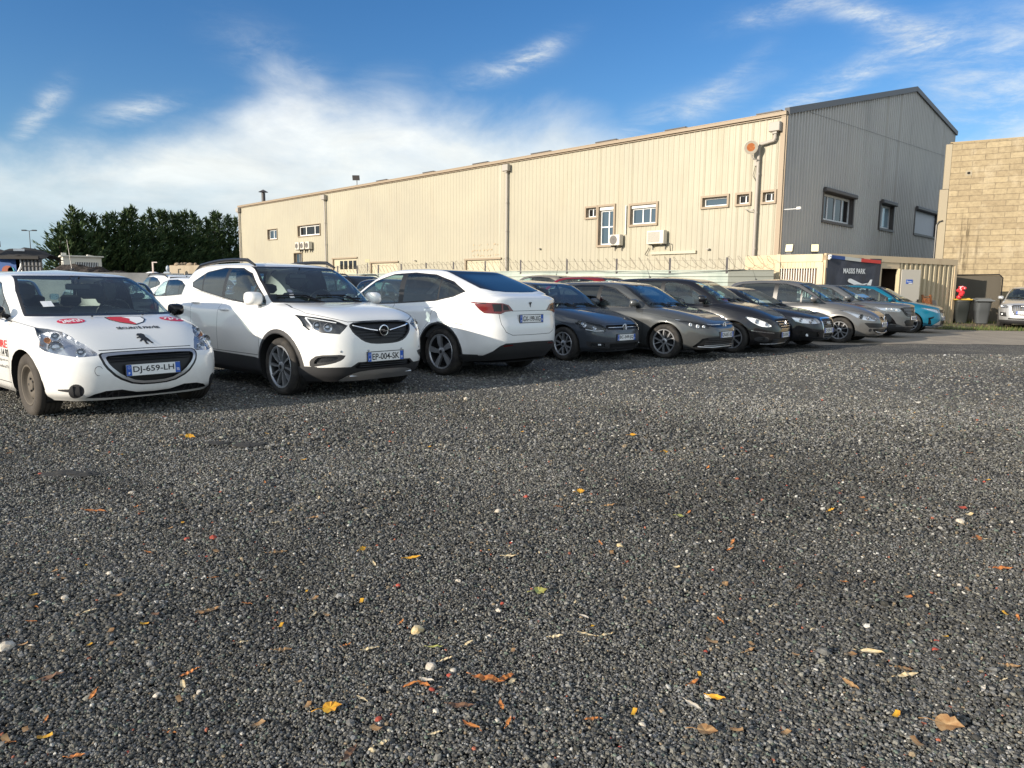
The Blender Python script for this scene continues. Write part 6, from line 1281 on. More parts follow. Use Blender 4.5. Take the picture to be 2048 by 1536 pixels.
    art([pl([(0, .62), (.04, .72), (.12, .73), (.42, .55), (.62, .44), (.74, .36), (.94, .22), (.98, .14), (.86, .10), (.66, .14), (.46, .26), (.2, .44), (.03, .54)]),
         pl([(.78, .36), (.93, .70), (1.0, .70), (.95, .30), (.88, .26)]), pl([(.90, .24), (1.0, .22), (1.02, .17), (.95, .14)])], PW, 'aeroplane_print')
    art([pl([(.42, .42), (.80, .50), (.84, .48), (.60, .36), (.44, .32)]), pl([(.28, .30), (.34, .22), (.40, .18), (.48, .22), (.44, .32)]), pl([(.40, .26), (.60, .14), (.86, 0), (.82, 0), (.55, .10), (.38, .20)])], PW, 'aeroplane_wing', .074)
    art([pl([(-.42, .36), (0, .29), (0, .27), (-.42, .345)]), pl([(-.30, .22), (.08, .16), (.08, .14), (-.3, .205)]), pl([(-.26, .14), (.0, .10), (.0, .085), (-.26, .125)])], PW, 'speed_lines')
    art([[(.80, .84), (.96, 1.10), (1.12, .84)], [(1.52, .84), (1.84, 1.30), (2.16, .84)]], C2, 'mountain_print')
    o = MB(); [o.ball(MCR @ Vector((.10 + dx, 2.62 + dy, .08)), (.05, .05, .05), 8, 5) for dx, dy in ((0, 0), (.05, -.06), (.0, -.09), (.07, .01))]; tag(o.build('plastic_bag', WHITE), 'scrap of white plastic tied to the upper left banner corner', 'bag')
    # two square floodlights on the cabin roof
    for p, lab, rz in ((CP + CL * .95 - CN * .5, 'square floodlight on the roof of the left half of the cabin', -40), (CP + CRD * .38 - CN * .8, 'square floodlight on the cabin roof above the banner corner', -18)):
        f = empty('floodlight', (p.x, p.y, 2.72), R(rz)); tag(f, lab, 'floodlight'); o = MB(); o.box((0, 0, .24), (.30, .09, .32), Matrix.Rotation(R(-14), 4, 'X'), bev=.02); o.build('housing', LAMPD, f, sharp=None); o = MB(); o.box((0, -.052, .24), (.26, .012, .28), Matrix.Rotation(R(-14), 4, 'X')); o.build('glass', pbr('flood glass', (.66, .62, .42), .25), f, sharp=None); o = MB(); o.box((0, 0, .04), (.2, .04, .08)); o.build('bracket', LAMPD, f, sharp=None)
    # rusty rack leaning on the ribs
    RU = pbr('rust', (.26, .10, .035), .9); t = NT(RU); t.L.new(t.ramp(t.noise(t.coord('Object'), 8, 5, .7), [(.35, (.16, .05, .02)), (.6, (.36, .14, .05)), (.8, (.5, .28, .14))]), t.b.inputs['Base Color'])
    o = MB(); Mr = MCR @ Matrix.Translation((6.15, 0, .38)) @ Matrix.Rotation(R(-10), 4, 'X')
    for x in (-.27, .27): o.box((x, .62, 0), (.09, 1.24, .05), Mr)
    rnd = random.Random(2)
    for k in range(9): z = .1 + k * .13; o.tube([Mr @ Vector((-.24, z, 0)), Mr @ Vector((rnd.uniform(-.1, .1), z + rnd.uniform(-.05, .08), .02)), Mr @ Vector((.24, z + .03, 0))], .02, 6)
    for k in range(5): o.tube([Mr @ Vector((-.2 + k * .09, .2, .03)), Mr @ Vector((-.1 + k * .05, .7, .04)), Mr @ Vector((-.22 + k * .1, 1.1, .02))], .018, 6)
    tag(o.build('rusty_rack', RU), 'rusty metal rack leaning against the ribbed cabin wall', 'rack')
    o = MB(); Mr = MCR @ Matrix.Translation((6.72, 0, .30)) @ Matrix.Rotation(R(-8), 4, 'X'); o.box((0, .5, 0), (.30, 1.0, .03), Mr); tag(o.build('grey_board', pbr('board', (.24, .21, .18), .8), sharp=None), 'grey board leaning beside the rusty rack', 'board')
    # dark panel behind the bins
    o = MB(); Mp = Matrix.Translation((20.6, 33.0, 0)) @ Matrix.Rotation(math.atan2(-.47, .88), 4, 'Z'); o.box((.3, 0, 1.05), (2.5, .06, 2.1), Mp, bev=.02); tag(o.build('dark_panel', clad_mat('dark panel', (.07, .058, .04), (.07, .06, .045), .6), sharp=None), 'large dark sheet panel leaning on the block wall behind the bins', 'panel')
    o = MB(); o.tube([Mp @ Vector((-.95, -.05, 2.12)), Mp @ Vector((1.45, -.05, 2.14)), Mp @ Vector((1.58, -.05, 2.0)), Mp @ Vector((1.58, -.05, 0))], .03, 6); tag(o.build('panel_pipe', BLACKTRIM), 'black pipe framing the dark panel by the bins', 'pipe')
    # bins
    def bin_(loc, rz, body, lid, label, tilt=0, lidm=None):
        r_ = empty('wheelie_bin', loc, R(rz)); tag(r_, label, 'bin'); o = MB(); w0, w1, d0, d1, h = .43, .60, .50, .72, 1.0
        vs = []; fs = []
        for z, w_, d_ in ((0.04, w0, d0), (.55, w0 + .10, d0 + .12), (.56, w0 + .12, d0 + .14), (.92, w1, d1), (.94, w1 + .05, d1 + .05), (1.0, w1 + .05, d1 + .05)):
            b0 = len(vs)
            for k in range(16):
                an = 2 * math.pi * (k + .5) / 16; cx = math.copysign(abs(math.cos(an))**.45, math.cos(an)); cy = math.copysign(abs(math.sin(an))**.45, math.sin(an)); vs.append((cx * w_ / 2, cy * d_ / 2, z))
            if b0: fs += [(b0 - 16 + k, b0 - 16 + (k + 1) % 16, b0 + (k + 1) % 16, b0 + k) for k in range(16)]
        o.add(vs, fs + [tuple(range(15, -1, -1))]); o.build('bin_body', body, r_)
        o = MB(); o.box((0, -.02, 1.03), (w1 + .09, d1 + .12, .05), Matrix.Rotation(R(tilt), 4, 'X'), bev=.02); o.box((0, 0, 1.07), (w1 - .1, d1 - .14, .04), Matrix.Rotation(R(tilt), 4, 'X'), bev=.015); o.tube([(-.22, d1 / 2 + .1, 1.0), (.22, d1 / 2 + .1, 1.0)], .018, 8); o.build('lid', lid, r_, sharp=None)
        o = MB()
        for x in (-.24, .24): o.lathe([(.001, x - .03), (.10, x - .03), (.10, x + .03), (.001, x + .03)], 16, Matrix.Translation((0, .30, .10)) @ Matrix.Rotation(R(-90), 4, 'Z'))
        o.build('wheel', UNDER, r_)
    bin_((19.35, 30.75, 0), -30, pbr('bin black', (.022, .026, .026), .45), pbr('bin yellow', (.50, .34, .05), .5), 'black wheelie bin with a yellow lid next to the cabin')
    bin_((19.88, 30.25, 0), -22, pbr('bin grey', (.075, .082, .088), .35), pbr('bin grey lid', (.14, .15, .155), .4), 'grey wheelie bin standing right of the black bin', 5)
    o = MB(); rnd = random.Random(8)
    for k in range(11): o.ball((19.0 + rnd.uniform(-.07, .08), 30.35 + rnd.uniform(-.07, .07), 1.10 + k * .045), (rnd.uniform(.09, .14), rnd.uniform(.08, .12), rnd.uniform(.05, .09)), 7, 5)
    rd = pbr('red cloth', (.70, .03, .05), .7); t = NT(rd); t.L.new(t.ramp(t.vor(t.coord('Object'), 9), [(.3, (.62, .02, .03)), (.66, (.55, .04, .05)), (.72, (.7, .5, .5))]), t.b.inputs['Base Color']); tag(o.build('red_bag', rd), 'crumpled red and white bag on the black bin', 'bag')

def fence_and_wire():
    FM = pbr('hoarding sheet', (.36, .41, .36), .5, .1); t = NT(FM); v = t.coord('Object'); n = t.noise(t.coord('Object', (1, 1, .25)), 1.6, 6, .65); c = t.ramp(n, [(.3, (.27, .32, .285)), (.55, (.37, .415, .365)), (.75, (.42, .43, .37))])
    t.L.new(c, t.b.inputs['Base Color']); RS = pbr('rust patch', (.45, .14, .03), .9); t2 = NT(RS); t2.L.new(t2.ramp(t2.noise(t2.coord('Object'), 7, 5), [(.4, (.42, .40, .32)), (.5, (.45, .16, .04)), (.7, (.28, .08, .02))]), t2.b.inputs['Base Color'])
    FD = pbr('hoarding dark', (.19, .20, .175), .55); PS = pbr('post steel', (.13, .12, .12), .6); WR = pbr('barbed wire', (.13, .11, .09), .6, .2)
    pts = [(10.0, 27.55, FD), (8.45, 28.2, FM), (6.0, 29.4, FM), (3.4, 30.7, FM), (.4, 32.2, FM), (-2.6, 35.0, FM), (-5.6, 38.2, FM), (-8.6, 41.4, FM), (-11.8, 44.8, FM), (-15.5, 48.6, FM), (-20, 53, FM)]
    root = empty('steel_fence'); tag(root, 'pale green sheet steel fence below the cream warehouse', 'fence')
    for (x0, y0, _), (x1, y1, m) in zip(pts[:-1], pts[1:]):
        if (x0, y0) == (10.0, 27.55): m = FD
        L_ = math.hypot(x1 - x0, y1 - y0); d = ((x1 - x0) / L_, (y1 - y0) / L_); M = Matrix(((d[0], 0, d[1], x0), (d[1], 0, -d[0], y0), (0, 1, 0, 0), (0, 0, 0, 1))); b = MB()
        z = 0; prof = []
        while z < 2.05: prof += [(z, 0), (z + .045, .03), (z + .13, .03), (z + .175, 0)]; z += .23
        prof.append((2.1, 0)); vs = [];
        for z_, q in prof: vs += [M @ Vector((0, z_, -q)), M @ Vector((L_, z_, -q))]
        b.add(vs, [(2 * i, 2 * i + 1, 2 * i + 3, 2 * i + 2) for i in range(len(prof) - 1)]); b.box((L_ / 2, 2.11, 0), (L_, .03, .08), M); b.build('sheet_panel', m, root, sharp=None, fix=False)
    a = Vector((8.45, 28.2, 0)); q = MB(); dd = (Vector((6.0, 29.4, 0)) - a).normalized(); Mq = Matrix(((dd.x, 0, dd.y, a.x), (dd.y, 0, -dd.x, a.y), (0, 1, 0, 0), (0, 0, 0, 1))); rnd = random.Random(1)
    q.prism([(1.05 + .42 * math.cos(k * .42) * rnd.uniform(.6, 1.1), 1.40 + .20 * math.sin(k * .42) * rnd.uniform(.6, 1.1)) for k in range(15)], .036, .040, Mq @ Matrix.Diagonal((1, 1, -1, 1))); q.prism([(1.05 + .42 * math.cos(k * .42) * rnd.uniform(.6, 1.1), 1.40 + .20 * math.sin(k * .42) * rnd.uniform(.6, 1.1)) for k in range(15)], .036, .040, Mq); q.build('rust_patch', RS, root, sharp=None, fix=False)
    # posts along the run, each a part; the coil between them
    run = [Vector((p[0], p[1], 0)) for p in pts]; seg = [0]
    for a, b_ in zip(run[:-1], run[1:]): seg.append(seg[-1] + (b_ - a).length)
    def along(s):
        for i in range(len(run) - 1):
            if s <= seg[i + 1] or i == len(run) - 2: return run[i].lerp(run[i + 1], (s - seg[i]) / (seg[i + 1] - seg[i]))
    s = 1.75; k = 0; posts = []
    while s < seg[-1]:
        p = along(s); b = MB(); b.box((p.x, p.y, 2.30), (.07, .07, .62)); b.build('fence_post', PS, root, sharp=None); posts.append(s); s += 2.25; k += 1
    c = MB(); n = 0; s = .1; path = []; rnd = random.Random(6)
    tot = seg[-1]; N_ = int(tot / .36 * 13)
    for i in range(N_ + 1):
        s_ = tot * i / N_; p = along(s_); an = i / 13 * 2 * math.pi; rr = .23 + .035 * math.sin(s_ * 1.7) + .02 * math.sin(s_ * 5.1); dr = (along(min(s_ + .1, tot)) - along(max(s_ - .1, 0))).normalized()
        path.append(p + dr * (.23 * math.sin(an + .7)) + Vector((dr.y, -dr.x, 0)) * (rr * .8 * math.cos(an)) + Vector((0, 0, 2.40 + rr * math.sin(an) + .03 * math.sin(s_ * 2.3))))
    c.tube(path, .007, 3, cap=False); c.tube([along(tot * i / 60) + Vector((0, 0, 2.52 + .02 * math.sin(i))) for i in range(61)], .004, 3, cap=False); c.build('razor_wire', WR, root, sharp=None, fix=False)
    # low cable along the fence
    b = MB(); b.tube([(9.0, 27.85, 2.14), (6.2, 29.15, 1.98), (3.4, 30.5, 2.12), (.2, 32.1, 2.1)], .012, 4); tag(b.build('sagging_cable', BLACKTRIM), 'thin black cable sagging along the top of the steel fence', 'cable')
    b = MB(); b.box((0, 0, .1), (.26, .06, .2)); o = b.build('fence_lamp', pbr('lamp cream', (.6, .55, .35), .4)); o.location = (-8.3, 41.0, 2.75); b = MB(); b.box((0, 0, -.25), (.04, .04, .5)); b.build('stem', PS, o); tag(o, 'small square lamp on the far fence post', 'lamp')
    # far perimeter wall on the left
    BW = pbr('grey perimeter wall', (.25, .26, .27), .8); t = NT(BW); t.L.new(t.ramp(t.noise(t.coord('Object'), .6, 6, .6), [(.3, (.16, .165, .17)), (.7, (.34, .34, .33))]), t.b.inputs['Base Color'])
    b = MB(); b.box((0, 0, 1.0), (14, .18, 2.0)); o = b.build('perimeter_wall', BW, sharp=None); o.location = (-24.5, 37.0, 0); o.rotation_euler = (0, 0, R(12)); tag(o, 'long low grey wall behind the roof of the white hatchback', 'wall')
    wb = pbr('white block wall', (.42, .42, .40), .8); t = NT(wb); br = t.n('ShaderNodeTexBrick'); sp_ = t.coord('Object', (1, 1, 1), rot=(R(90), 0, 0)); t.L.new(sp_, br.inputs['Vector']); br.inputs['Scale'].default_value = 1; br.inputs['Brick Width'].default_value = .5; br.inputs['Row Height'].default_value = .2; br.inputs['Color1'].default_value = (.40, .40, .38, 1); br.inputs['Color2'].default_value = (.30, .30, .29, 1); br.inputs['Mortar'].default_value = (.2, .2, .2, 1); br.inputs['Mortar Size'].default_value = .012; t.L.new(br.outputs[0], t.b.inputs['Base Color'])
    b = MB(); b.box((0, 0, .95), (6.5, .2, 1.9)); o = b.build('perimeter_wall', wb, sharp=None); o.location = (-18.2, 39.3, 0); o.rotation_euler = (0, 0, R(12)); tag(o, 'low pale block wall in front of the parked off-roader', 'wall')
# ------------------------------------------------------------------ trees and the far left
def conifers():
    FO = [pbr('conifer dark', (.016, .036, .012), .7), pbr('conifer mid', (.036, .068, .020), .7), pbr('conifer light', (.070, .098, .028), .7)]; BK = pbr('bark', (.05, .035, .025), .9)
    rnd = random.Random(21)
    def tree(x, y, h, r, lean, label):
        root = empty('conifer_tree', (x, y, 0), rnd.uniform(0, 6)); tag(root, label, 'tree', 'row of dark conifers beyond the yard')
        t = MB(); t.tube([(0, 0, 0), (lean * .3, 0, h * .5), (lean, 0, h * .97)], [.28, .17, .02], 7); t.build('trunk', BK, root)
        V = []; F = []; MI = []
        def spray(p, d, ln, w, mi):
            d = d.normalized(); s = d.cross(Vector((0, 0, 1))); s = s.normalized() if s.length > .05 else Vector((1, 0, 0)); s = (s * math.cos(tw := rnd.uniform(-1.2, 1.2)) + d.cross(s) * math.sin(tw)); b = len(V)
            V.extend([p, p + d * ln * .45 + s * w, p + d * ln, p + d * ln * .4 - s * w]); F.append((b, b + 1, b + 2, b + 3)); MI.append(mi)
        nb = int(h * 12)
        for i in range(nb):
            z = h * (.04 + .96 * (i / nb)**.9); f = (1 - z / h); R_ = r * (f**.95) * (1 - .42 * max(0, z / h - .62) / .38) * rnd.uniform(.55, 1.15) * (1 if z > h * .14 else .82) + .05; a = rnd.uniform(0, 2 * math.pi); d = Vector((math.cos(a), math.sin(a), rnd.uniform(.25, .85))); base = Vector((lean * (z / h)**2, 0, z))
            ns = max(4, int(R_ * 9))
            for k in range(ns):
                q = (k + 1) / ns; p = base + d * (R_ * q) + Vector((0, 0, R_ * q * q * .30)); side = Vector((-d.y, d.x, 0)) * rnd.uniform(-.55, .55)
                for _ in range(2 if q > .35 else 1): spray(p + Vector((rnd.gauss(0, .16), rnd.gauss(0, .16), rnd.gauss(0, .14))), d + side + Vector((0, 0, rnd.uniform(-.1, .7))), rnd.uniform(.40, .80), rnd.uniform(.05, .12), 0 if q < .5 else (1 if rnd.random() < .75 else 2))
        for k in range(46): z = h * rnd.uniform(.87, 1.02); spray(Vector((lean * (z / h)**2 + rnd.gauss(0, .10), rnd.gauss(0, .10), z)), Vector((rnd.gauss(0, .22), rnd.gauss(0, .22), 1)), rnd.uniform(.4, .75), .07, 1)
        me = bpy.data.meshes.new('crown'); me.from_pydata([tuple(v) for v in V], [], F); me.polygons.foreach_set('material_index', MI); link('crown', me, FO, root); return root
    #      px of the tip, distance, height
    spec = [(117, 76, 9.3, 2.0, 'leftmost, shorter conifer with branches sweeping down to the ground'), (150, 78, 11.2, 2.7, 'tall pointed conifer second from the left end of the row'), (166, 80, 11.0, 2.6, 'conifer directly behind the white site hut'),
            (192, 81, 10.8, 2.8, 'conifer just right of the white site hut'), (213, 82, 10.9, 2.4, 'narrow pointed conifer, fifth from the left'), (228, 83, 11.2, 2.5, 'bushy conifer, sixth from the left'), (254, 84, 11.4, 2.6, 'tall twin-tipped conifer, seventh from the left'), (263, 85, 11.8, 2.4, 'tallest conifer of the row, with a jagged tip'),
            (288, 87, 10.9, 2.6, 'conifer right of the tallest one'), (303, 88, 10.8, 2.2, 'conifer behind the pale off-roader'), (317, 90, 11.0, 2.2, 'pointed conifer left of the concrete block bay'), (330, 91, 10.9, 2.2, 'conifer above the white tank'), (344, 92, 10.9, 2.2, 'conifer above the left corner of the concrete block bay'),
            (358, 93, 10.9, 2.3, 'conifer above the middle of the concrete block bay'), (370, 94, 11.3, 2.3, 'slightly taller conifer above the concrete block bay'), (388, 96, 11.3, 2.3, 'conifer above the right part of the concrete block bay'), (399, 97, 10.6, 2.1, 'conifer over the right corner of the concrete block bay'), (411, 98, 10.3, 2.2, 'shorter conifer fifth from the warehouse'),
            (428, 100, 11.4, 2.3, 'conifer fourth from the warehouse'), (441, 101, 11.4, 2.3, 'conifer third from the warehouse'), (456, 102, 11.2, 2.3, 'conifer second from the warehouse'), (470, 104, 11.0, 2.3, 'conifer half hidden by the warehouse corner')]
    for px_, Y, h, r, lab in spec: X = (px_ - 1024) / 1432 * Y; tree(X + .3, Y, h - (1.9 if px_ < 235 else 1.55 if px_ < 300 else .6 if px_ < 400 else .15), r * 1.42, rnd.uniform(-.3, .3), lab)
    # lamp mast far left
    o = empty('light_mast', (-80.3, 120, 0)); tag(o, 'tall thin lamp mast with two heads at the far left', 'lamp mast'); b = MB(); b.tube([(0, 0, 0), (0, 0, 10.3)], [.09, .05], 6); b.build('mast', LAMPD, o); 
    for s in (-1, 1): b = MB(); b.box((s * .85, 0, 10.4), (.7, .35, .2), bev=.05); b.tube([(0, 0, 10.3), (s * .6, 0, 10.4)], .05, 5); b.build('lamp_head', LAMPD, o)
def left_site():
    # shack with blue poster wall
    r = empty('shack'); tag(r, 'low shack with a dark sagging roof and a blue painted wall', 'shack'); Y = 42.
    X = lambda px_: (px_ - 1024) / 1432 * Y
    b = MB(); b.box(((X(0) + X(44)) / 2 - 1, Y + .5, 1.45), (X(44) - X(0) + 2, 1, 2.9)); bm_ = pbr('blue wall', (.008, .07, .26), .6); b.build('blue_wall', bm_, r, sharp=None)
    b = MB(); nrw = 12; x0, x1 = X(-25), X(97); vs = []; rnd = random.Random(5)
    for j in range(6):
        for i in range(nrw + 1): u = i / nrw; zz = 2.92 + .62 * (1 - abs(j / 5 * 2 - 1)) * (1 if u < .75 else 1 - (u - .75) * 1.5) - .12 * math.sin(u * 7) * .5 - .35 * max(0, u - .6) + rnd.uniform(-.05, .05); vs.append((x0 + (x1 - x0) * u, Y - .6 + j * .45, zz))
    b.add(vs, [(j * (nrw + 1) + i, j * (nrw + 1) + i + 1, (j + 1) * (nrw + 1) + i + 1, (j + 1) * (nrw + 1) + i) for j in range(5) for i in range(nrw)], 0, True); b.box(((X(0) + X(93)) / 2, Y - .55, 2.88), (X(93) - X(0), .12, .16)); b.build('roof', pbr('tar roof', (.028, .026, .025), .8), r, sharp=None, fix=False)
    b = MB(); b.box((X(47), Y - .2, 3.34), (.62, .05, .14), Matrix.Identity(4)); b.build('roof_light', WHITE, r, sharp=None)
    b = MB(); b.box(((X(53) + X(90)) / 2, Y - .2, 2.25), (X(90) - X(53), .1, 1.25)); pm = pbr('mesh sheet', (.20, .205, .215), .7); b.build('mesh_panel', pm, r, sharp=None)
    b = MB()
    for k in range(6): xx = X(53) + (X(90) - X(53)) * k / 5; b.box((xx, Y - .28, 2.25), (.05, .04, 1.25))
    for k in range(4): b.box(((X(53) + X(90)) / 2, Y - .30, 1.7 + k * .36), (X(90) - X(53), .04, .04))
    b.build('panel_frame', BLACKTRIM, r, sharp=None); b = MB(); b.box((X(47), Y + .3, 1.6), (.75, .6, 2.4)); b.build('dark_opening', UNDER, r, sharp=None)
    for px_, w_, h_, m_, nm in ((17, .34, .42, pbr('orange patch', (.30, .07, .03), .6), 'orange_patch'), (24, .2, .3, pbr('teal patch', (.05, .35, .40), .6), 'teal_patch')): b = MB(); b.prism([(X(px_) + w_ * math.cos(k * .6), 2.15 + h_ * .7 * math.sin(k * .6)) for k in range(10)], 0, .02, Matrix(((1, 0, 0, 0), (0, 0, -1, Y - .01), (0, 1, 0, 0), (0, 0, 0, 1)))); b.build(nm, m_, r, sharp=None)
    b = MB(); 
    for q in (0, .22): b.tube([(X(37) + q + .35 * math.sin(t * .5) * .9, Y - .12, 1.95 + t * .21) for t in range(5)], .055, 6)
    b.build('white_arc', WHITE, r)
    b = MB(); b.tube([(X(60), 36, 1.9), (X(57), 36, 3.6)], [.02, .008], 5); tag(b.build('whip_aerial', BLACKTRIM), 'thin dark aerial rising behind the white hatchback roof', 'aerial'); b = MB(); b.box((X(-3), Y - 1, 3.62), (1.7, .4, .32)); tag(b.build('roof_box', BLACKTRIM, sharp=None), 'black box on the shack roof at the left edge', 'box')
    # gravel heaps
    HM = pbr('heap rubble', (.06, .05, .042), .95); t = NT(HM); t.L.new(t.ramp(t.noise(t.coord('Object'), 3, 6, .7), [(.35, (.028, .023, .02)), (.6, (.075, .06, .05)), (.8, (.14, .12, .10))]), t.b.inputs['Base Color']); t.L.new(t.bump(t.noise(t.coord('Object'), 5, 5, .7), 1., .3), t.b.inputs['Normal'])
    def heap(x, y, w, d, h, label, seed):
        bm = bmesh.new(); bmesh.ops.create_grid(bm, x_segments=46, y_segments=24, size=1)
        for v in bm.verts:
            q = v.co.copy(); rr = max(0, 1 - (abs(q.x)**2.6 + abs(q.y)**2)); n_ = noise.noise(Vector((q.x * 4 + seed, q.y * 3, seed))); v.co = Vector((x + q.x * w / 2, y + q.y * d / 2, h * rr**.75 * (1 + .28 * n_) - .05 + .10 * noise.noise(Vector((q.x * 22, q.y * 14, seed)))))
        me = bpy.data.meshes.new('rubble_heap'); bm.to_mesh(me); bm.free(); o = link('rubble_heap', me, HM); tag(o, label, 'heap')
    heap(-34.8, 57, 10.5, 9, 2.75, 'long dark rubble heap under the white site hut', 2.); heap(-30.2, 54, 7.0, 7, 2.35, 'lower dark rubble heap right of the site hut', 9.)
    SH = pbr('bay concrete', (.13, .13, .13), .8)
    for (x, y, L_, a, lab) in ((-32.4, 47, 4.6, -13, 'sloping grey bay wall left of the rubble heap'), (-29.0, 46.2, 2.2, 22, 'short sloping grey bay wall right of the rubble heap')):
        b = MB(); b.prism([(-L_ / 2, 0), (L_ / 2, 0), (L_ / 2, 1.75 if a < 0 else 2.2), (-L_ / 2, 2.75 if a < 0 else 1.75)], -.1, .1, Matrix(((1, 0, 0, 0), (0, 0, 1, 0), (0, 1, 0, 0), (0, 0, 0, 1)))); o = b.build('bay_wall', SH, sharp=None); o.location = (x, y, 0); tag(o, lab, 'wall')
    # white site hut on the heap
    r = empty('site_hut', (-36.0, 60, 2.05), R(36)); r.scale = (.85, .85, .85); tag(r, 'small white site hut with a barred window on top of the rubble', 'hut'); b = MB(); b.box((0, 0, .95), (3.2, 2.4, 1.9)); hm = clad_mat('hut white', (.66, .63, .55), (.35, .30, .22), .4); b.build('hut_wall', hm, r, sharp=None)
    b = MB(); b.box((0, 0, 1.96), (3.6, 2.8, .12)); b.box((.5, 0, 2.12), (.9, 1., .22), Matrix.Rotation(R(12), 4, 'Y')); b.box((-1.5, -.9, 2.1), (.4, .4, .3)); b.build('roof', hm, r, sharp=None)
    b = MB(); b.box((.35, -1.205, .85), (1.9, .02, 1.1)); w = b.build('window', UNDER, r, sharp=None); b = MB(); [b.box((-.52 + k * .145, -1.23, .85), (.05, .02, 1.1)) for k in range(13)]; b.build('window_bars', WHITE, w, sharp=None); b = MB(); b.box((-1.605, .1, .9), (.02, .7, 1.0)); b.build('window', UNDER, r, sharp=None)
    # concrete block bay with rubble on top
    r = empty('concrete_bay', (-21.8, 50.6, 0), R(-20)); tag(r, 'weathered concrete block bay with rubble along its top', 'bay'); CB = clad_mat('old concrete', (.30, .24, .16), (.13, .10, .07), .6); b = MB(); b.box((.0, 0, 1.25), (3.3, 3, .95)); b.box((0, .02, .4), (3.36, 3.05, .8)); b.box((.0, 0, 2.26), (3.2, 2.9, 1.02), bev=.03); b.build('block_wall', CB, r, sharp=None)
    b = MB(); rnd = random.Random(9)
    for k in range(16): b.ball((-1.4 + k * .19, rnd.uniform(-1.4, .6), 2.80 + rnd.uniform(-.05, .08)), (rnd.uniform(.1, .34), rnd.uniform(.1, .3), rnd.uniform(.06, .20)), 6, 4)
    b.build('rubble', pbr('rubble pale', (.26, .20, .14), .9), r, sharp=None)
    # white tank and sign post beside the bay
    b = MB(); b.ball((-24.6, 49, 1.95), (.62, .6, .36), 14, 8); b.box((-24.6, 49, 1.2), (1.0, 1.0, 1.2)); tag(b.build('white_tank', WHITE), 'rounded white tank left of the concrete block bay', 'tank')
    b = MB(); b.box((-24.35, 48.6, 2.1), (.09, .06, 1.7)); b.box((-24.2, 48.6, 2.92), (.3, .05, .06)); tag(b.build('marker_post', pbr('post pink white', (.6, .5, .46), .6), sharp=None), 'pale marker post standing in front of the white tank', 'post')
    b = MB(); b.ball((-23.35, 48.6, 2.5), (.13, .12, .22), 8, 6); b.box((-23.4, 48.6, 1.7), (.42, .2, 1.2), bev=.06); tag(b.build('gas_bottles', pbr('blue grey bottle', (.35, .40, .46), .4)), 'blue-grey bottles stacked beside the concrete block bay', 'bottles')
    # pale off-roader behind the wall
    r = empty('off_roader', (-23.6, 43.2, .35), R(178)); tag(r, 'pale square off-roader parked behind the low block wall', 'off-roader'); pm = pbr('off-roader paint', (.42, .40, .32), .5)
    b = MB(); b.box((0, 0, .75), (3.2, 1.6, .6), bev=.08); b.box((-.0, 0, .3), (3.0, 1.4, .4)); b.build('body', pm, r); b = MB(); b.box((.55, 0, 1.62), (1.3, 1.5, .07), bev=.03)
    for x, y in ((.0, .7), (.0, -.7), (1.15, .7), (1.15, -.7)): b.tube([(x, y, 1.0), (x + (-.05 if x > .5 else .05), y * .95, 1.62)], .045, 6)
    b.build('cab_frame', pm, r); b = MB(); b.box((.58, 0, 1.3), (1.05, 1.34, .5)); b.build('cab_window', MATS['glass privacy'], r, sharp=None); b = MB(); [b.ball((-1.0 + k * .25, (k % 3 - 1) * .4, 1.30), (.22, .3, .18), 8, 5) for k in range(5)]; b.build('load', pbr('load grey', (.3, .31, .31), .7), r)
    b = MB()
    for x in (-1.0, 1.05):
        for y in (-.72, .72): b.lathe([(.001, -.1), (.36, -.1), (.36, .1), (.001, .1)], 16, Matrix.Translation((x, y, .0)))
    b.build('wheel', TYRE, r)

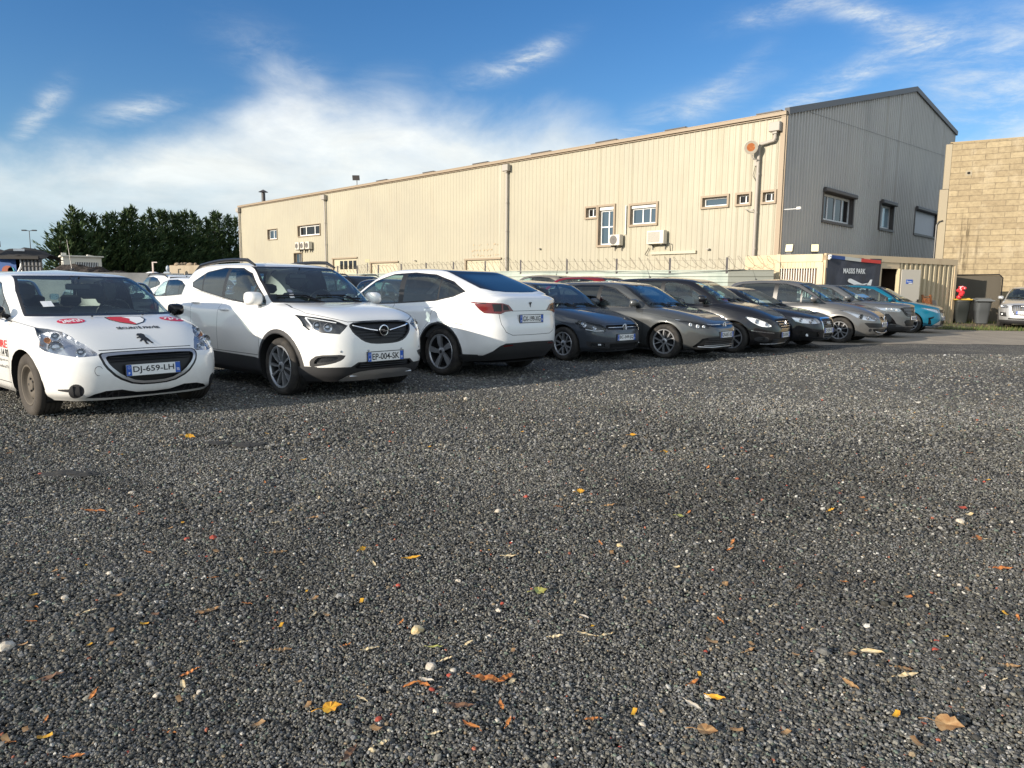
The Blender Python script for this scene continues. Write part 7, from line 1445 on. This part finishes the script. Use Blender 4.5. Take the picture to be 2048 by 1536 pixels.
# ------------------------------------------------------------------ the cars of the lot
AW = lambda a: Vector((math.sin(R(a)), math.cos(R(a)), 0))      # direction over the ground, degrees from +Y towards +X
def place(px_, py_, heading, sp, wheel):
    """root position (front axle centre) from the point where one tyre meets the ground"""
    h = heading; l = Vector((-h.y, h.x, 0)); y = sp['W'] / 2 - .06; x = 0 if wheel[0] == 'f' else -sp['wb']; y = y if wheel[1] == 'l' else -y
    return Vector((px_, py_, 0)) - h * x - l * y
def recolour(o, old, new):
    for c in [o] + list(o.children_recursive):
        if c.type == 'MESH':
            for s in c.material_slots:
                if s.material == old: s.link = 'OBJECT'; s.material = new
def cars():
    W1 = P('white paint', (.80, .79, .76), 0, .35); W2 = P('pearl white paint', (.80, .80, .79), 0, .3); G1 = P('slate grey paint', (.052, .060, .074), .3, .38); G2 = P('warm grey paint', (.062, .066, .068), .3, .34); K1 = P('black paint', (.006, .006, .008), .0, .3); K2 = P('blue black paint', (.008, .009, .013), .2, .3)
    BR = P('brown grey paint', (.125, .124, .122), .4, .38); G3 = P('mid grey paint', (.10, .106, .112), .3, .36); TE = P('teal paint', (.002, .12, .20), .3, .3); SV = P('silver paint', (.50, .51, .52), .5, .38)
    out = {}
    # 1 white security hatchback
    sp = small_hatch(W1); h = -AW(-50.4); c = base_car('security_car', sp, Vector((-4.165, 7.50, 0)), h, 'white security patrol hatchback with red stickers, nearest on the left')
    wheel_set(c, 'steel', .19, TYRED); mirrors(c, GLOSSBLACK, 1.42, .955, (.10, .088, .07), .12); plate(c, 'DJ-659-LH', .468, pitch=3, proud=.0); handles(c, [(2.12, .82), (3.05, .86)], BLACKTRIM)
    for z_ in (.595, .565): bar(c, span(z_, .38, 11), .006, BLACKTRIM, proud=-.012)
    bar(c, [(.69, .24), (.69, .345)], .006, LAMPD, 'fog_louvre', .004)
    for a_ in (.66, .72): bar(c, [(a_, .245), (a_, .34)], .005, LAMPD, 'fog_louvre', .004)
    for a_ in (.32, .36, .40, .44, .48): bar(c, [(a_, .22), (a_, .27)], .005, LAMPD, 'intake_louvre', -.005)
    antenna(c, 1.95, .3, .34)
    X_, Y_, Z_ = Vector((1, 0, 0)), Vector((0, 1, 0)), Vector((0, 0, 1)); L = c.L
    # art on the bonnet reads from the front: right = car's left (+Y), up = backwards (-X)
    ux, uy = Vector((0, 1, 0)), Vector((-1, 0, .18)).normalized(); HC = lambda s, y: L((s, y, 1.0)); RED = pbr('sticker red', (.62, .012, .05), .4); REDS = pbr('shield red', (.60, .03, .03), .4)
    def on(poly, ctr, mat, nm, off, u=ux, v=uy, st=.03): V, F = dense(poly, st); return drape(c, V, F, ctr, u, v, mat, nm, off=off)
    def words(txt, w, h_, ctr, mat, nm, off, u=ux, v=uy, bold=.02, par=None): V, F = text_mesh(txt, w, h_, bold); return drape(c, V, F, ctr, u, v, mat, nm, off=off, parent=par)
    rot = lambda a: (ux * math.cos(R(a)) + uy * math.sin(R(a)), uy * math.cos(R(a)) - ux * math.sin(R(a)))
    for y_, a, t_ in ((-.46, 6, '24H/24'), (.54, -6, '7J/7')):
        u_, v_ = rot(a); st = on(circ((0, 0), .125, 24, .10), HC(.72, y_), RED, 'sticker', .003, u_, v_); words(t_, .19, .11, HC(.72, y_), WHITE, 'sticker_text', .0045, u_, v_, .03)
    shl = [(-.17, .13), (-.10, .155), (0, .15), (.10, .155), (.17, .13), (.165, .02), (.11, -.08), (0, -.16), (-.11, -.08), (-.165, .02)]
    on([(a * 1.10, b * 1.12) for a, b in shl], HC(.68, .07), BLACKTRIM, 'shield_outline', .0028); on(shl, HC(.68, .07), MATS['white letters'], 'shield_field', .0036); on([(-.17, .13), (-.10, .155), (-.02, .152), (.03, .05), (.0, -.02), (.02, -.15), (0, -.16), (-.11, -.08), (-.165, .02)], HC(.68, .07), REDS, 'shield_red', .0046)
    words('SÉCURITÉ PRIVÉE', .42, .07, HC(.425, .06), BLACKTRIM, 'lettering', .003, bold=.03)
    # small rampant beast badge at the bonnet edge
    li = [(-.035, .045), (-.02, .06), (.0, .058), (.012, .06), (.03, .045), (.028, .02), (.04, .0), (.05, -.03), (.062, -.05), (.045, -.05), (.03, -.03), (.015, -.02), (.01, -.04), (.018, -.055), (-.005, -.055), (-.008, -.035), (-.005, -.015), (-.02, -.02), (-.035, -.03), (-.045, -.025), (-.03, -.01), (-.018, .0), (-.03, .01), (-.05, .005), (-.05, .015), (-.03, .022), (-.022, .03), (-.04, .035)]
    on([(a * 1.15, b * 1.5) for a, b in li], HC(.20, .02), LAMPD, 'bonnet_badge', .006, st=.02)
    for y_ in (-.22, .30): b = MB(); p, n = c.S.at('V', abs(y_), .955); b.ball(L((p.x - .05, y_, p.z + .006)), (.02, .012, .008), 8, 4); b.build('washer_jet', BLACKTRIM, c.root)
    # tow cover ring, parking sticker on the glass
    p, n = c.S.at('F', .509, .482); b = MB(); b.tube([L((p.x - .002, -(p.y) + .045 * math.cos(k * .45) * .8, .482 + .045 * math.sin(k * .45))) for k in range(15)], .0022, 4); b.build('tow_cover', LAMPD, c.root)
    sx, sy = Vector((-1, 0, 0)), Vector((0, 0, 1))     # lettering on the right flank: reads towards the tail... mirrored frame of that side
    sx = Vector((1, 0, 0)); D = L((1.62, -.9, .70)); words('SÛRE', .36, .10, L((1.40, -.9, .70)), REDS, 'lettering', .004, sx, sy, .02); words('06 12 14 14 90', .62, .08, L((1.50, -.9, .60)), BLACKTRIM, 'lettering', .004, sx, sy, .01)
    words('securite77@gmail.com', .50, .03, L((1.47, -.9, .525)), BLACKTRIM, 'lettering', .004, sx, sy, .0); words('www.surveillance77.fr', .50, .03, L((1.46, -.9, .46)), BLACKTRIM, 'lettering', .004, sx, sy, .0)
    on([(-.05, -.05), (.05, -.05), (.05, .05), (-.05, .05)], L((1.22, -.50, 1.10)), WHITE, 'windscreen_sticker', .004, Vector((0, 1, 0)), Vector((-.6, 0, .8)), .05)
    out['hatch0'] = c
    # 2 white crossover
    sp = small_suv(W1); h = -AW(-47.5); c = base_car('crossover_car', sp, Vector((-2.17, 9.02, 0)), h, 'white crossover with black cladding and roof rails beside the security hatchback')
    wheel_set(c, 'ten', .245); mirrors(c, W1, 1.43, 1.08, (.12, .11, .085), .11, .06, arm=W1); wipers(c); plate(c, 'EP-004-SK', .482, pitch=0, proud=.006); handles(c, [(2.25, .985), (3.2, 1.06)], W1)
    for z_ in (.70, .735, .77): bar(c, span(z_, .33 + (z_ - .70) * .9, 11), .004, LAMPD, proud=-.016)
    bar(c, [(.08, .785), (.20, .80), (.33, .835), (.40, .85)], .010, CHROME, 'grille_wing', .006); badge(c, 'bolt', .785, .060, proud=.014); bar(c, [(.865, .93), (.885, .85), (.87, .815)], .009, LAMPW, 'lamp_blade', -.01); bar(c, [(.86, .935), (.74, .915), (.56, .88)], .006, LAMPW, 'lamp_blade', -.01)
    for z_ in (.37, .395, .415): bar(c, span(z_, .34, 9), .005, LAMPD, proud=-.01)
    for a_ in (-.40, 0, .40): bar(c, [(a_ - .06, .265), (a_ + .06, .265)], .010, SATIN, 'skid_slot', .004, both=False)
    for a_ in (.24, .60): b = MB(); p, n = c.S.at('F', a_, .56); [b.ball(c.L((p.x - .001, s_ * p.y, .56)), (.006, .014, .014), 8, 5) for s_ in (1, -1)]; b.build('parking_sensor', SATIN, c.root)
    for s_ in (1, -1):
        pts = []
        for k in range(10):
            t_ = k / 9; s2 = 1.92 + 1.75 * t_; i_ = c.S.at('V', .0, 1.5); col_ = c.S.G[:, :, 0]; z2 = 1.62 + .045 * math.sin(math.pi * t_) - .06 * t_ - (.06 if k in (0, 9) else 0); pts.append(c.L((s2, s_ * .595, z2)))
        b = MB(); b.tube(pts, [.014] + [.024] * 8 + [.014], 8); b.build('roof_rail', BLACKTRIM, c.root)
    V, F = dense(circ((0, 0), .035, 14), .05); drape(c, V, F, c.L((1.35, -.44, 1.24)), Vector((0, 1, 0)), Vector((-.6, 0, .8)), SATIN, 'windscreen_sticker', off=.004)
    for z_ in (1.175, 1.13): V, F = dense([(-.03, -.018), (.03, -.018), (.03, .018), (-.03, .018)], .05); drape(c, V, F, c.L((1.3, -.455 + (z_ - 1.17) * .4, z_)), Vector((0, 1, 0)), Vector((-.6, 0, .8)), WHITE, 'windscreen_sticker', off=.004)
    out['suv0'] = c
    # 3 white electric fastback, tail towards us
    sp = coupe_suv(W2); h = AW(-48); c = base_car('fastback_car', sp, Vector((-2.60, 13.12, 0)), h, 'white electric fastback parked nose-in, showing its red tail lamps')
    wheel_set(c, 'turbine', .25); mirrors(c, W2, 1.60, 1.06); plate(c, 'GX-199-XG', .855, front=False, proud=.004); badge(c, 'tee', 1.055, .036, front=False, proud=.004); handles(c, [], BLACKTRIM)
    for s_, z_ in ((2.55, .955), (3.49, .99)):
        for sd in (1, -1): p, n = c.S.at('S', s_, z_); b = MB(); b.tube([c.L((s_ - .10, sd * (p.y + .003), z_)), c.L((s_ + .10, sd * (p.y + .003), z_ + .012))], .010, 6); b.build('door_handle', CHROME, c.root)
    out['fast0'] = c
    # 4 slate hatchback
    sp = hatch_a(G1); h = -AW(-44); c = base_car('hatchback_car', sp, Vector((1.50, 13.46, 0)), h, 'slate grey hatchback with twin round lamps, next to the white fastback')
    wheel_set(c, 'five2', .205); mirrors(c, G1, 1.46, 1.0); wipers(c); plate(c, 'BC-349-JQ', .44, pitch=0, proud=.008); badge(c, 'vw', .618, .058); handles(c, [(2.1, .80), (3.0, .83)], G1); bar(c, span(.622, .42, 9), .006, CHROME, proud=-.004); bar(c, [(.56, .318), (.66, .318)], .014, LAMPW, 'fog_lens', -.004)
    bar(c, [(.52, .565), (.70, .56), (.86, .585)], .008, LAMPW, 'lamp_strip', -.015)
    out['hatch1'] = c
    # 5 newer grey hatchback
    sp = hatch_b(G2); h = -AW(-48); c = base_car('hatchback_car', sp, Vector((3.45, 14.13, 0)), h, 'olive grey newer hatchback with slim lamps and bright multi-spoke wheels')
    wheel_set(c, 'five2', .225); mirrors(c, G2, 1.52, .995); wipers(c); plate(c, 'GN-857-XE', .465, proud=.008); badge(c, 'vw', .635, .062); handles(c, [(2.22, .81), (3.2, .845)], G2); bar(c, span(.655, .44, 9), .006, CHROME, 'chrome_line', .003); bar(c, [(.46, .66), (.65, .695), (.84, .73), (1.04, .745)], .005, CHROME, 'lamp_blade', .003)
    for z_ in (.275, .31, .345, .38, .41): bar(c, span(z_, .62 - max(0, z_ - .33) * .9, 13), .0045, SATIN if z_ < .31 else LAMPD, proud=.0)
    bar(c, span(.238, .76, 15, lambda t: .03 * max(0, t - .6)), .011, SATIN, 'chrome_line', .004); antenna(c, 2.0, -.1, .05)
    out['hatch2'] = c
    # 6 black people carrier
    sp = mono_van(K1); h = -AW(-52); c = base_car('people_carrier', sp, Vector((5.10, 15.52, 0)), h, 'glossy black people carrier with a three-slat chrome grille')
    wheel_set(c, 'seven', .215); mirrors(c, K1, 1.50, 1.07); wipers(c); plate(c, 'DS-570-RC', .39, proud=.008); badge(c, 'star', .615, .070, proud=.02); handles(c, [(2.28, .86), (3.2, .90)], K1); antenna(c, 3.2, .4, .34)
    for z_, a_ in ((.565, .30), (.615, .35), (.665, .39)): bar(c, span(z_, a_, 9), .011, CHROME, proud=.004)
    bar(c, span(.515, .24, 7), .008, CHROME, proud=.006); bar(c, span(.205, .70, 11), .008, SATIN, 'chrome_line', .004)
    for z_ in (.24, .27, .30): bar(c, span(z_, .5, 9), .004, LAMPD, proud=-.008)
    out['van0'] = c
    # 7 black hatchback, tall grille
    sp = hatch_c(K2); h = -AW(-46); c = base_car('hatchback_car', sp, Vector((6.60, 16.88, 0)), h, 'low black hatchback with a tall silver-framed grille')
    wheel_set(c, 'five', .21); mirrors(c, K2, 1.62, .955); wipers(c); plate(c, 'CF-270-TC', .42, proud=.006); badge(c, 'rings', .585, .036); handles(c, [(2.3, .78), (3.2, .81)], K2)
    for k in range(9): z_ = .30 + k * .045; bar(c, span(z_, .21 + .07 * (z_ - .3) / .36, 7), .004, SATIN, proud=-.012)
    out['hatch3'] = c
    # 8 brown-grey people carrier
    sp = mpv(BR); h = -AW(-50); c = base_car('people_carrier', sp, Vector((8.85, 18.75, 0)), h, 'brown-grey people carrier with a diamond badge and front wheel turned')
    wheel_set(c, 'five2', .215); mirrors(c, BR, 1.52, 1.06); wipers(c); plate(c, 'BP-162-DL', .48, proud=.006, blue=False); badge(c, 'diamond', .625, .065); handles(c, [(2.32, .84), (3.25, .88)], BR); antenna(c, 3.4, .4, .30)
    for z_ in (.60, .63, .66): bar(c, [(.10, z_), (.29, z_)], .005, CHROME, proud=-.01)
    bar(c, span(.262, .52, 13, lambda t: .05 * t * t), .012, SATIN, 'chrome_line', .004)
    out['mpv0'] = c
    # 9 grey crossover with fangs
    sp = suv_b(G3); h = -AW(-47); c = base_car('crossover_car', sp, Vector((10.85, 21.0, 0)), h, 'grey crossover with broad mesh grille and black fangs under its lamps')
    wheel_set(c, 'five', .23); mirrors(c, G3, 1.56, 1.08); wipers(c); plate(c, 'GA-361-SP', .575, proud=.006, blue=False); badge(c, 'shield', .76, .055); handles(c, [(2.3, .88), (3.2, .91)], G3)
    for z_ in (.66, .70, .74, .78, .82, .86): bar(c, span(z_, .38 + .16 * (z_ - .66) / .2, 15), .0045, SATIN, proud=-.014)
    out['suv1'] = c
    # 10 teal electric hatchback
    sp = ev_hatch(TE); h = -AW(-52); c = base_car('hatchback_car', sp, Vector((13.3, 23.6, 0)), h, 'teal blue hatchback, last car of the row before the cabin')
    wheel_set(c, 'seven', .225); mirrors(c, TE, 1.44, 1.03); wipers(c); plate(c, 'GZ-418-VB', .475, proud=.006, blue=False); badge(c, 'word', .71, .085, base='BYD'); handles(c, [(2.3, .86), (3.3, .9)], TE); bar(c, span(.215, .85, 13), .010, SATIN, 'chrome_line', .004)
    out['ev0'] = c
    # 11 silver crossover by the block wall
    sp = suv_c(SV); h = Vector((-.64, -.768, 0)); c = base_car('crossover_car', sp, place(18.55, 27.2, h, sp, 'fr'), h, 'silver crossover facing us at the right edge, by the block wall')
    wheel_set(c, 'five2', .24); mirrors(c, SV, 1.58, 1.09); wipers(c); plate(c, 'FY-873-AR', .60, proud=.006); badge(c, 'rings', .80, .046); handles(c, [(2.3, .9), (3.2, .93)], SV)
    for k in range(-6, 7): bar(c, [(k * .055, .52 if abs(k) < 6 else .6), (k * .055, .85)], .007, CHROME, proud=-.004, both=False)
    for z_ in (.50, .54, .58): bar(c, [(.60, z_), (.96, z_)], .008, SATIN, 'fog_bar', .002)
    out['suv2'] = c
    # rows behind: copies with their own colours
    cols = {'white': P('rear white', (.78, .78, .76)), 'navy': P('navy paint', (.012, .022, .055), .4), 'black': K1, 'grey': P('rear grey', (.13, .135, .14), .6), 'red': P('dark red paint', (.16, .008, .012), .3), 'silver': P('rear silver', (.36, .37, .38), .75), 'taupe': P('taupe paint', (.24, .215, .175), .5), 'blue': P('steel blue paint', (.07, .11, .17), .55), 'dark': P('graphite paint', (.03, .032, .038), .5), 'plum': P('plum paint', (.04, .02, .035), .4)}
    r45 = AW(45); aw = AW(-46); base2 = Vector((.6, 21.6, 0)); GRP = 'cars parked in the rows behind'
    back = [ # key, colour, row, step, facing(+1 away / -1 towards us), label
        ('hatch1', 'black', 2, -1.75, -1, 'black hatchback seen between the crossover and the white fastback'),
        ('hatch2', 'silver', 2, -.8, 1, 'silver hatchback behind the roof of the white fastback'), ('suv1', 'red', 2, .75, 1, 'dark red crossover behind the slate grey hatchback'), ('hatch3', 'silver', 2, 1.8, -1, 'low silver hatchback behind the olive grey hatchback'), ('hatch2', 'grey', 2, 2.4, -1, 'grey hatchback behind the black people carrier'), ('hatch1', 'plum', 2, 3.4, -1, 'plum hatchback behind the brown-grey people carrier'),
        ('hatch2', 'dark', 3, -1.9, -1, 'graphite hatchback in the third row behind the white crossover'), ('suv0', 'black', 3, -.9, -1, 'black crossover with roof rails left of the white fastback'), ('hatch1', 'plum', 3, .3, -1, 'plum hatchback in the third row behind the white fastback'), ('van0', 'taupe', 3, 2.45, 1, 'taupe people carrier left of the dark red crossover'), ('hatch3', 'dark', 3, 3.6, 1, 'low graphite hatchback in the third row right of the dark red crossover'),
        ('hatch2', 'silver', 4, -1.4, -1, 'silver hatchback in the fourth row near the fence')]
    left = [ # key, colour, tail point x, y, heading in degrees, height factor, label
        ('hatch1', 'dark', -8.65, 16.1, -46, .97, 'graphite hatchback whose tail shows just right of the security hatchback roof'), ('hatch2', 'white', -7.9, 19.4, -46, 1.06, 'white hatchback whose whole side shows over the security hatchback'), ('suv0', 'white', -10.5, 23.6, -46, 1.05, 'white estate with black roof rails, farthest of the white cars'),
        ('hatch3', 'blue', -10.2, 23.5, -46, 1.08, 'steel blue low hatchback just left of the white crossover roof'), ('hatch1', 'silver', -13.4, 29.6, -50, 1.05, 'small silver hatchback in the farthest row on the left'), ('hatch2', 'grey', -12.5, 28.5, -46, 1.05, 'grey hatchback in the farthest row near the concrete bay'), ('suv1', 'navy', -4.3, 18.7, -140, 1.10, 'navy car whose lamp and bonnet show between the security hatchback and the crossover'),
        ('hatch1', 'blue', -12.3, 17.6, -46, 1.0, 'steel blue hatchback seen through the security hatchback windows'), ('hatch2', 'silver', -12.0, 12.8, -46, 1.0, 'silver hatchback parked behind the roof of the security hatchback'), ('hatch3', 'grey', -15.5, 20.5, -46, 1.0, 'low grey hatchback deeper behind the security hatchback')]
    for key, colr, x, y, ang, hz, lab in left:
        src = out[key]; o = copy_tree(src.root); hd = AW(ang); o.location = Vector((x, y, 0)) + hd * (src.sp['L'] - src.sp['a1']); o.rotation_euler = (0, 0, math.atan2(hd.y, hd.x)); o.scale = (1, 1, hz); tag(o, lab, 'car', GRP); o.name = 'parked_car'; recolour(o, src.sp['paint'], cols[colr])
    for key, colr, row, k, fc_, lab in back:
        src = out[key]; o = copy_tree(src.root); hd = aw if fc_ > 0 else -aw; pc = base2 + r45 * 2.6 * k + aw * (5.6 * (row - 2)); o.location = pc + hd * (src.sp['wb'] / 2); o.rotation_euler = (0, 0, math.atan2(hd.y, hd.x)); tag(o, lab, 'car', GRP); o.name = 'parked_car'; recolour(o, src.sp['paint'], cols[colr])
        o.scale = (1, 1, 1.20 if colr == 'taupe' else 1.12 if colr == 'red' else 1.06)
    return out

def mound(x, y, r, lab):
    bm = bmesh.new(); bmesh.ops.create_icosphere(bm, subdivisions=4, radius=1)
    for v in bm.verts: q = v.co.copy(); k = 1 + .45 * noise.noise(q * 1.3 + Vector((x, y, 0))) + .22 * noise.noise(q * 4 + Vector((y, x, 0))) + .16 * noise.noise(q * 11); v.co = Vector((q.x * r * 1.5 * k, q.y * r * k, q.z * r * .20 * k - .01))
    me = bpy.data.meshes.new('dent_mound'); bm.to_mesh(me); bm.free(); o = link('dent_mound', me, LEAFM['dent_shade']); o.location = (x, y, .02 if y > 5 else float(relief(x, y)) - .014); return tag(o, lab, 'mound')
def litter():
    leaf_mats(); RM = lambda px_, py_: gp(px_, py_)
    ro = cam.matrix_world.to_3x3()
    def gp(px_, py_):
        d = ro @ Vector((px_ - 1024, -(py_ - 768), -1420)); t = -(CAM_H - .02) / d.z; return d.x * t, d.y * t
    sc = lambda p: p  # leaf lengths are real sizes in metres
    big = [ # px, py, kind, colour, length, rotation, tilt, label
        (660, 1419, 'broad', 'yellow', .085, .3, 8, 'bright yellow leaf with a red stalk, nearest the bottom edge'), (1078, 1187, 'broad', 'green', .085, .35, 14, 'greenish yellow triangular leaf in the middle of the gravel'), (1892, 1448, 'broad', 'tan', .11, -.6, 18, 'large tan leaf with an orange tip at the bottom right'), (1410, 1464, 'broad', 'tan', .085, -.25, 6, 'speckled tan triangular leaf near the bottom right of centre'),
        (975, 1360, 'lance', 'orange', .105, -.2, 5, 'left half of a long orange leaf bent in a V'), (1013, 1353, 'lance', 'orange', .075, .75, 8, 'right half of a long orange leaf bent in a V'), (855, 1368, 'lance', 'pale', .055, -.7, 10, 'pale silver-green leaf crossing an orange leaf'), (848, 1378, 'lance', 'orange', .06, -.9, 10, 'small orange leaf lying under the pale silver-green one'), (870, 1299, 'lance', 'green', .055, -.15, 0, 'narrow green leaf above the round white stone'),
        (1432, 1392, 'lance', 'yellow', .065, -.85, 25, 'yellow curled leaf standing on its edge'), (1386, 1406, 'lance', 'pale', .06, -.95, 8, 'greyish curled leaf left of the yellow standing leaf'), (922, 1424, 'lance', 'brown', .075, -.2, 10, 'red-brown twisted leaf near the bottom centre'), (1700, 1370, 'lance', 'tan', .06, -1.1, 20, 'tan curled leaf upper left of the bottom right tan leaf'), (1742, 1300, 'lance', 'cream', .085, -.5, 12, 'long cream curved leaf on the right'), (1808, 1337, 'lance', 'tan', .075, .05, 10, 'tan leaf lying just below the long cream curved leaf'),
        (1815, 1349, 'lance', 'cream', .075, .02, 4, 'thin cream leaf directly under the tan one'), (2022, 1332, 'lance', 'tan', .06, -.15, 14, 'tan arched leaf at the right edge'), (1967, 1380, 'lance', 'pale', .045, .7, 6, 'small pale leaf near the right edge'), (1500, 1300, 'lance', 'tan', .05, .5, 5, 'small tan leaf right of centre'), (1112, 1275, 'lance', 'cream', .05, .0, 14, 'cream curled leaf right of the V-shaped orange leaf'),
        (1168, 1235, 'lance', 'pale', .05, -.9, 5, 'pale narrow leaf right of the greenish triangular leaf'), (95, 1357, 'lance', 'brown', .09, .25, 8, 'brown leaf near the lower left edge'), (420, 1220, 'lance', 'tan', .08, .8, 6, 'thin tan leaf left of centre'), (825, 1122, 'lance', 'yellow', .075, .05, 12, 'yellow narrow leaf in the middle left'), (1018, 1117, 'lance', 'cream', .065, -.25, 8, 'cream narrow leaf in the upper middle'), (725, 1106, 'broad', 'yellow', .05, .9, 30, 'small yellow leaf left of the yellow narrow leaf'),
        (378, 874, 'broad', 'yellow', .12, .1, 20, 'yellow leaf in front of the gap between the two white cars'), (1265, 871, 'broad', 'yellow', .09, -.1, 15, 'small yellow leaf in the sunny gravel below the fastback'), (1160, 984, 'broad', 'yellow', .075, .3, 25, 'yellow curled leaf in the upper middle of the gravel'), (1352, 1136, 'frag', 'cream', .04, 0, 10, 'cream leaf scrap right of centre'), (1218, 1013, 'lance', 'tan', .07, .1, 12, 'tan leaf right of the yellow curled leaf'),
        (1330, 907, 'broad', 'yellow', .08, .5, 15, 'yellow leaf below the olive grey hatchback'), (1360, 1032, 'broad', 'green', .06, 0, 12, 'greenish leaf scrap in the upper right middle'), (1450, 1168, 'broad', 'tan', .05, .6, 15, 'tan leaf with a raised edge right of centre'), (1956, 1075, 'broad', 'orange', .07, .3, 30, 'orange and white leaf at the right'), (2005, 1134, 'lance', 'orange', .085, -.2, 12, 'long orange leaf at the right edge'), (1923, 1018, 'frag', 'red', .06, 0, 20, 'reddish leaf scrap on the right'), (1938, 1033, 'frag', 'cream', .055, .4, 8, 'cream leaf scrap beside the reddish one'),
        (556, 1110, 'lance', 'tan', .085, .6, 6, 'tan leaf in the left middle'), (190, 1018, 'lance', 'orange', .12, .0, 5, 'long orange leaf on the left'), (1245, 760, 'frag', 'cream', .08, 0, 8, 'cream scrap in the shadow edge below the fastback'), (1662, 1022, 'lance', 'yellow', .06, .5, 10, 'yellow narrow leaf on the right of the lot'), (1722, 995, 'frag', 'orange', .05, 0, 10, 'orange leaf scrap above the yellow narrow leaf'), (150, 1505, 'lance', 'orange', .05, 0, 8, 'orange leaf at the very bottom left'), (700, 1512, 'lance', 'brown', .07, 1.2, 10, 'brown stem leaf at the bottom edge'),
        (565, 1300, 'lance', 'tan', .06, .3, 10, 'tan leaf lower left of centre'), (310, 1230, 'frag', 'brown', .04, 0, 12, 'brown scrap left of the thin tan leaf'), (632, 1040, 'lance', 'tan', .075, .2, 8, 'tan leaf left of the upper middle'), (1815, 1198, 'frag', 'orange', .04, 0, 10, 'orange scrap in the right middle'), (1600, 1170, 'lance', 'brown', .05, .6, 10, 'brown thin leaf in the right middle')]
    for px_, py_, kd, cl, ln, rot, tl, lab in big: x, y = gp(px_, py_); leaf(kd, cl, x, y, ln * (.86 if kd == 'broad' else 1.08), rot, lab, tilt=tl)
    st = [(863, 1336, .020, 'pale', 'round white stone lower left of centre'), (835, 1260, .022, 'cream', 'angular cream stone left of centre'), (995, 1445, .010, 'pale', 'small white stone at the bottom centre'), (1095, 1420, .011, 'pale', 'flat white stone at the lower centre'), (745, 1503, .011, 'cream', 'cream stone at the bottom edge'), (400, 1376, .012, 'pale', 'white stone in the lower left of the gravel'), (12, 1297, .028, 'pale', 'large white stone at the left edge'), (997, 1222, .012, 'pale', 'white stone beside the greenish triangular leaf'), (218, 1142, .016, 'pale', 'pale stone in the left middle'), (997, 1024, .020, 'pale', 'flat white stone in the upper middle'), (1240, 1090, .018, 'cream', 'cream stone right of the upper middle'), (130, 1196, .014, 'pale', 'white stone near the left edge, beside no leaf'), (757, 1440, .012, 'red', 'orange-red brick chip at the bottom'), (427, 1076, .018, 'red', 'red brick chip on the left, right-hand of two'), (374, 1075, .014, 'red', 'red brick chip on the left, left-hand of two'), (1052, 994, .018, 'red', 'red brick chip in the upper middle'), (1628, 1252, .014, 'cream', 'cream stone right of centre'), (1920, 1047, .022, 'pale', 'flat white stone on the right'), (878, 967, .018, 'pale', 'bluish white stone in the upper middle left'), (264, 983, .018, 'pale', 'white stone on the left'), (932, 798, .030, 'pale', 'flat white stone on the shadow edge below the fastback')]
    for px_, py_, r_, cl, lab in st: x, y = gp(px_, py_); pebble(x, y, r_, cl, lab)
    # mounds on the left standing in for dents, their shade put into the colour
    dm = LEAFM['brown']; LEAFM['dent_shade'] = pbr('dark clod', (.035, .034, .032), .95)
    for px_, py_, r_, lab in ((515, 968, .085, 'dark clod standing for a shaded dent in the gravel, nearest on the left'), (140, 950, .10, 'dark clod standing for a shaded dent in the gravel at the far left'), (497, 888, .08, 'dark clod standing for the shaded dent behind the nearest one'), (432, 884, .07, 'smallest dark clod standing for a shaded dent of the left group')): x, y = gp(px_, py_); o = mound(x, y, r_, lab)
    # scattered small scraps: nothing tells them apart
    rnd = random.Random(77)
    for i in range(330):
        px_ = rnd.uniform(0, 2048); py_ = 740 + 760 * rnd.random()**1.25
        if py_ < 850 and px_ < 1250: continue
        if py_ < 700 + 0: continue
        x, y = gp(px_, py_); q = rnd.random(); ln = rnd.uniform(.026, .068)
        if q < .16: leaf('lance', 'cream', x, y, ln, rnd.uniform(0, 6), 'tiny narrow cream leaf lying on the dark gravel', 'tiny cream leaves')
        elif q < .34: leaf('frag', 'tan', x, y, ln, rnd.uniform(0, 6), 'tiny dry tan leaf scrap lying on the dark gravel', 'tiny tan leaf scraps')
        elif q < .52: leaf('lance', 'orange', x, y, ln, rnd.uniform(0, 6), 'tiny narrow orange leaf lying on the dark gravel', 'tiny orange leaves')
        elif q < .64: leaf('frag', 'yellow', x, y, ln * .9, rnd.uniform(0, 6), 'tiny yellow leaf scrap lying on the dark gravel', 'tiny yellow leaf scraps')
        elif q < .92: pebble(x, y, rnd.uniform(.006, .013), 'pale', 'tiny white pebble among the dark gravel stones', 'tiny white pebbles')
        else: pebble(x, y, rnd.uniform(.006, .012), 'red', 'tiny red brick chip among the dark gravel stones', 'tiny red brick chips')

ground(); gravel(); track_and_verge()
warehouse(); block_wall(); cabin_site(); fence_and_wire(); left_site(); conifers()
cars(); litter()
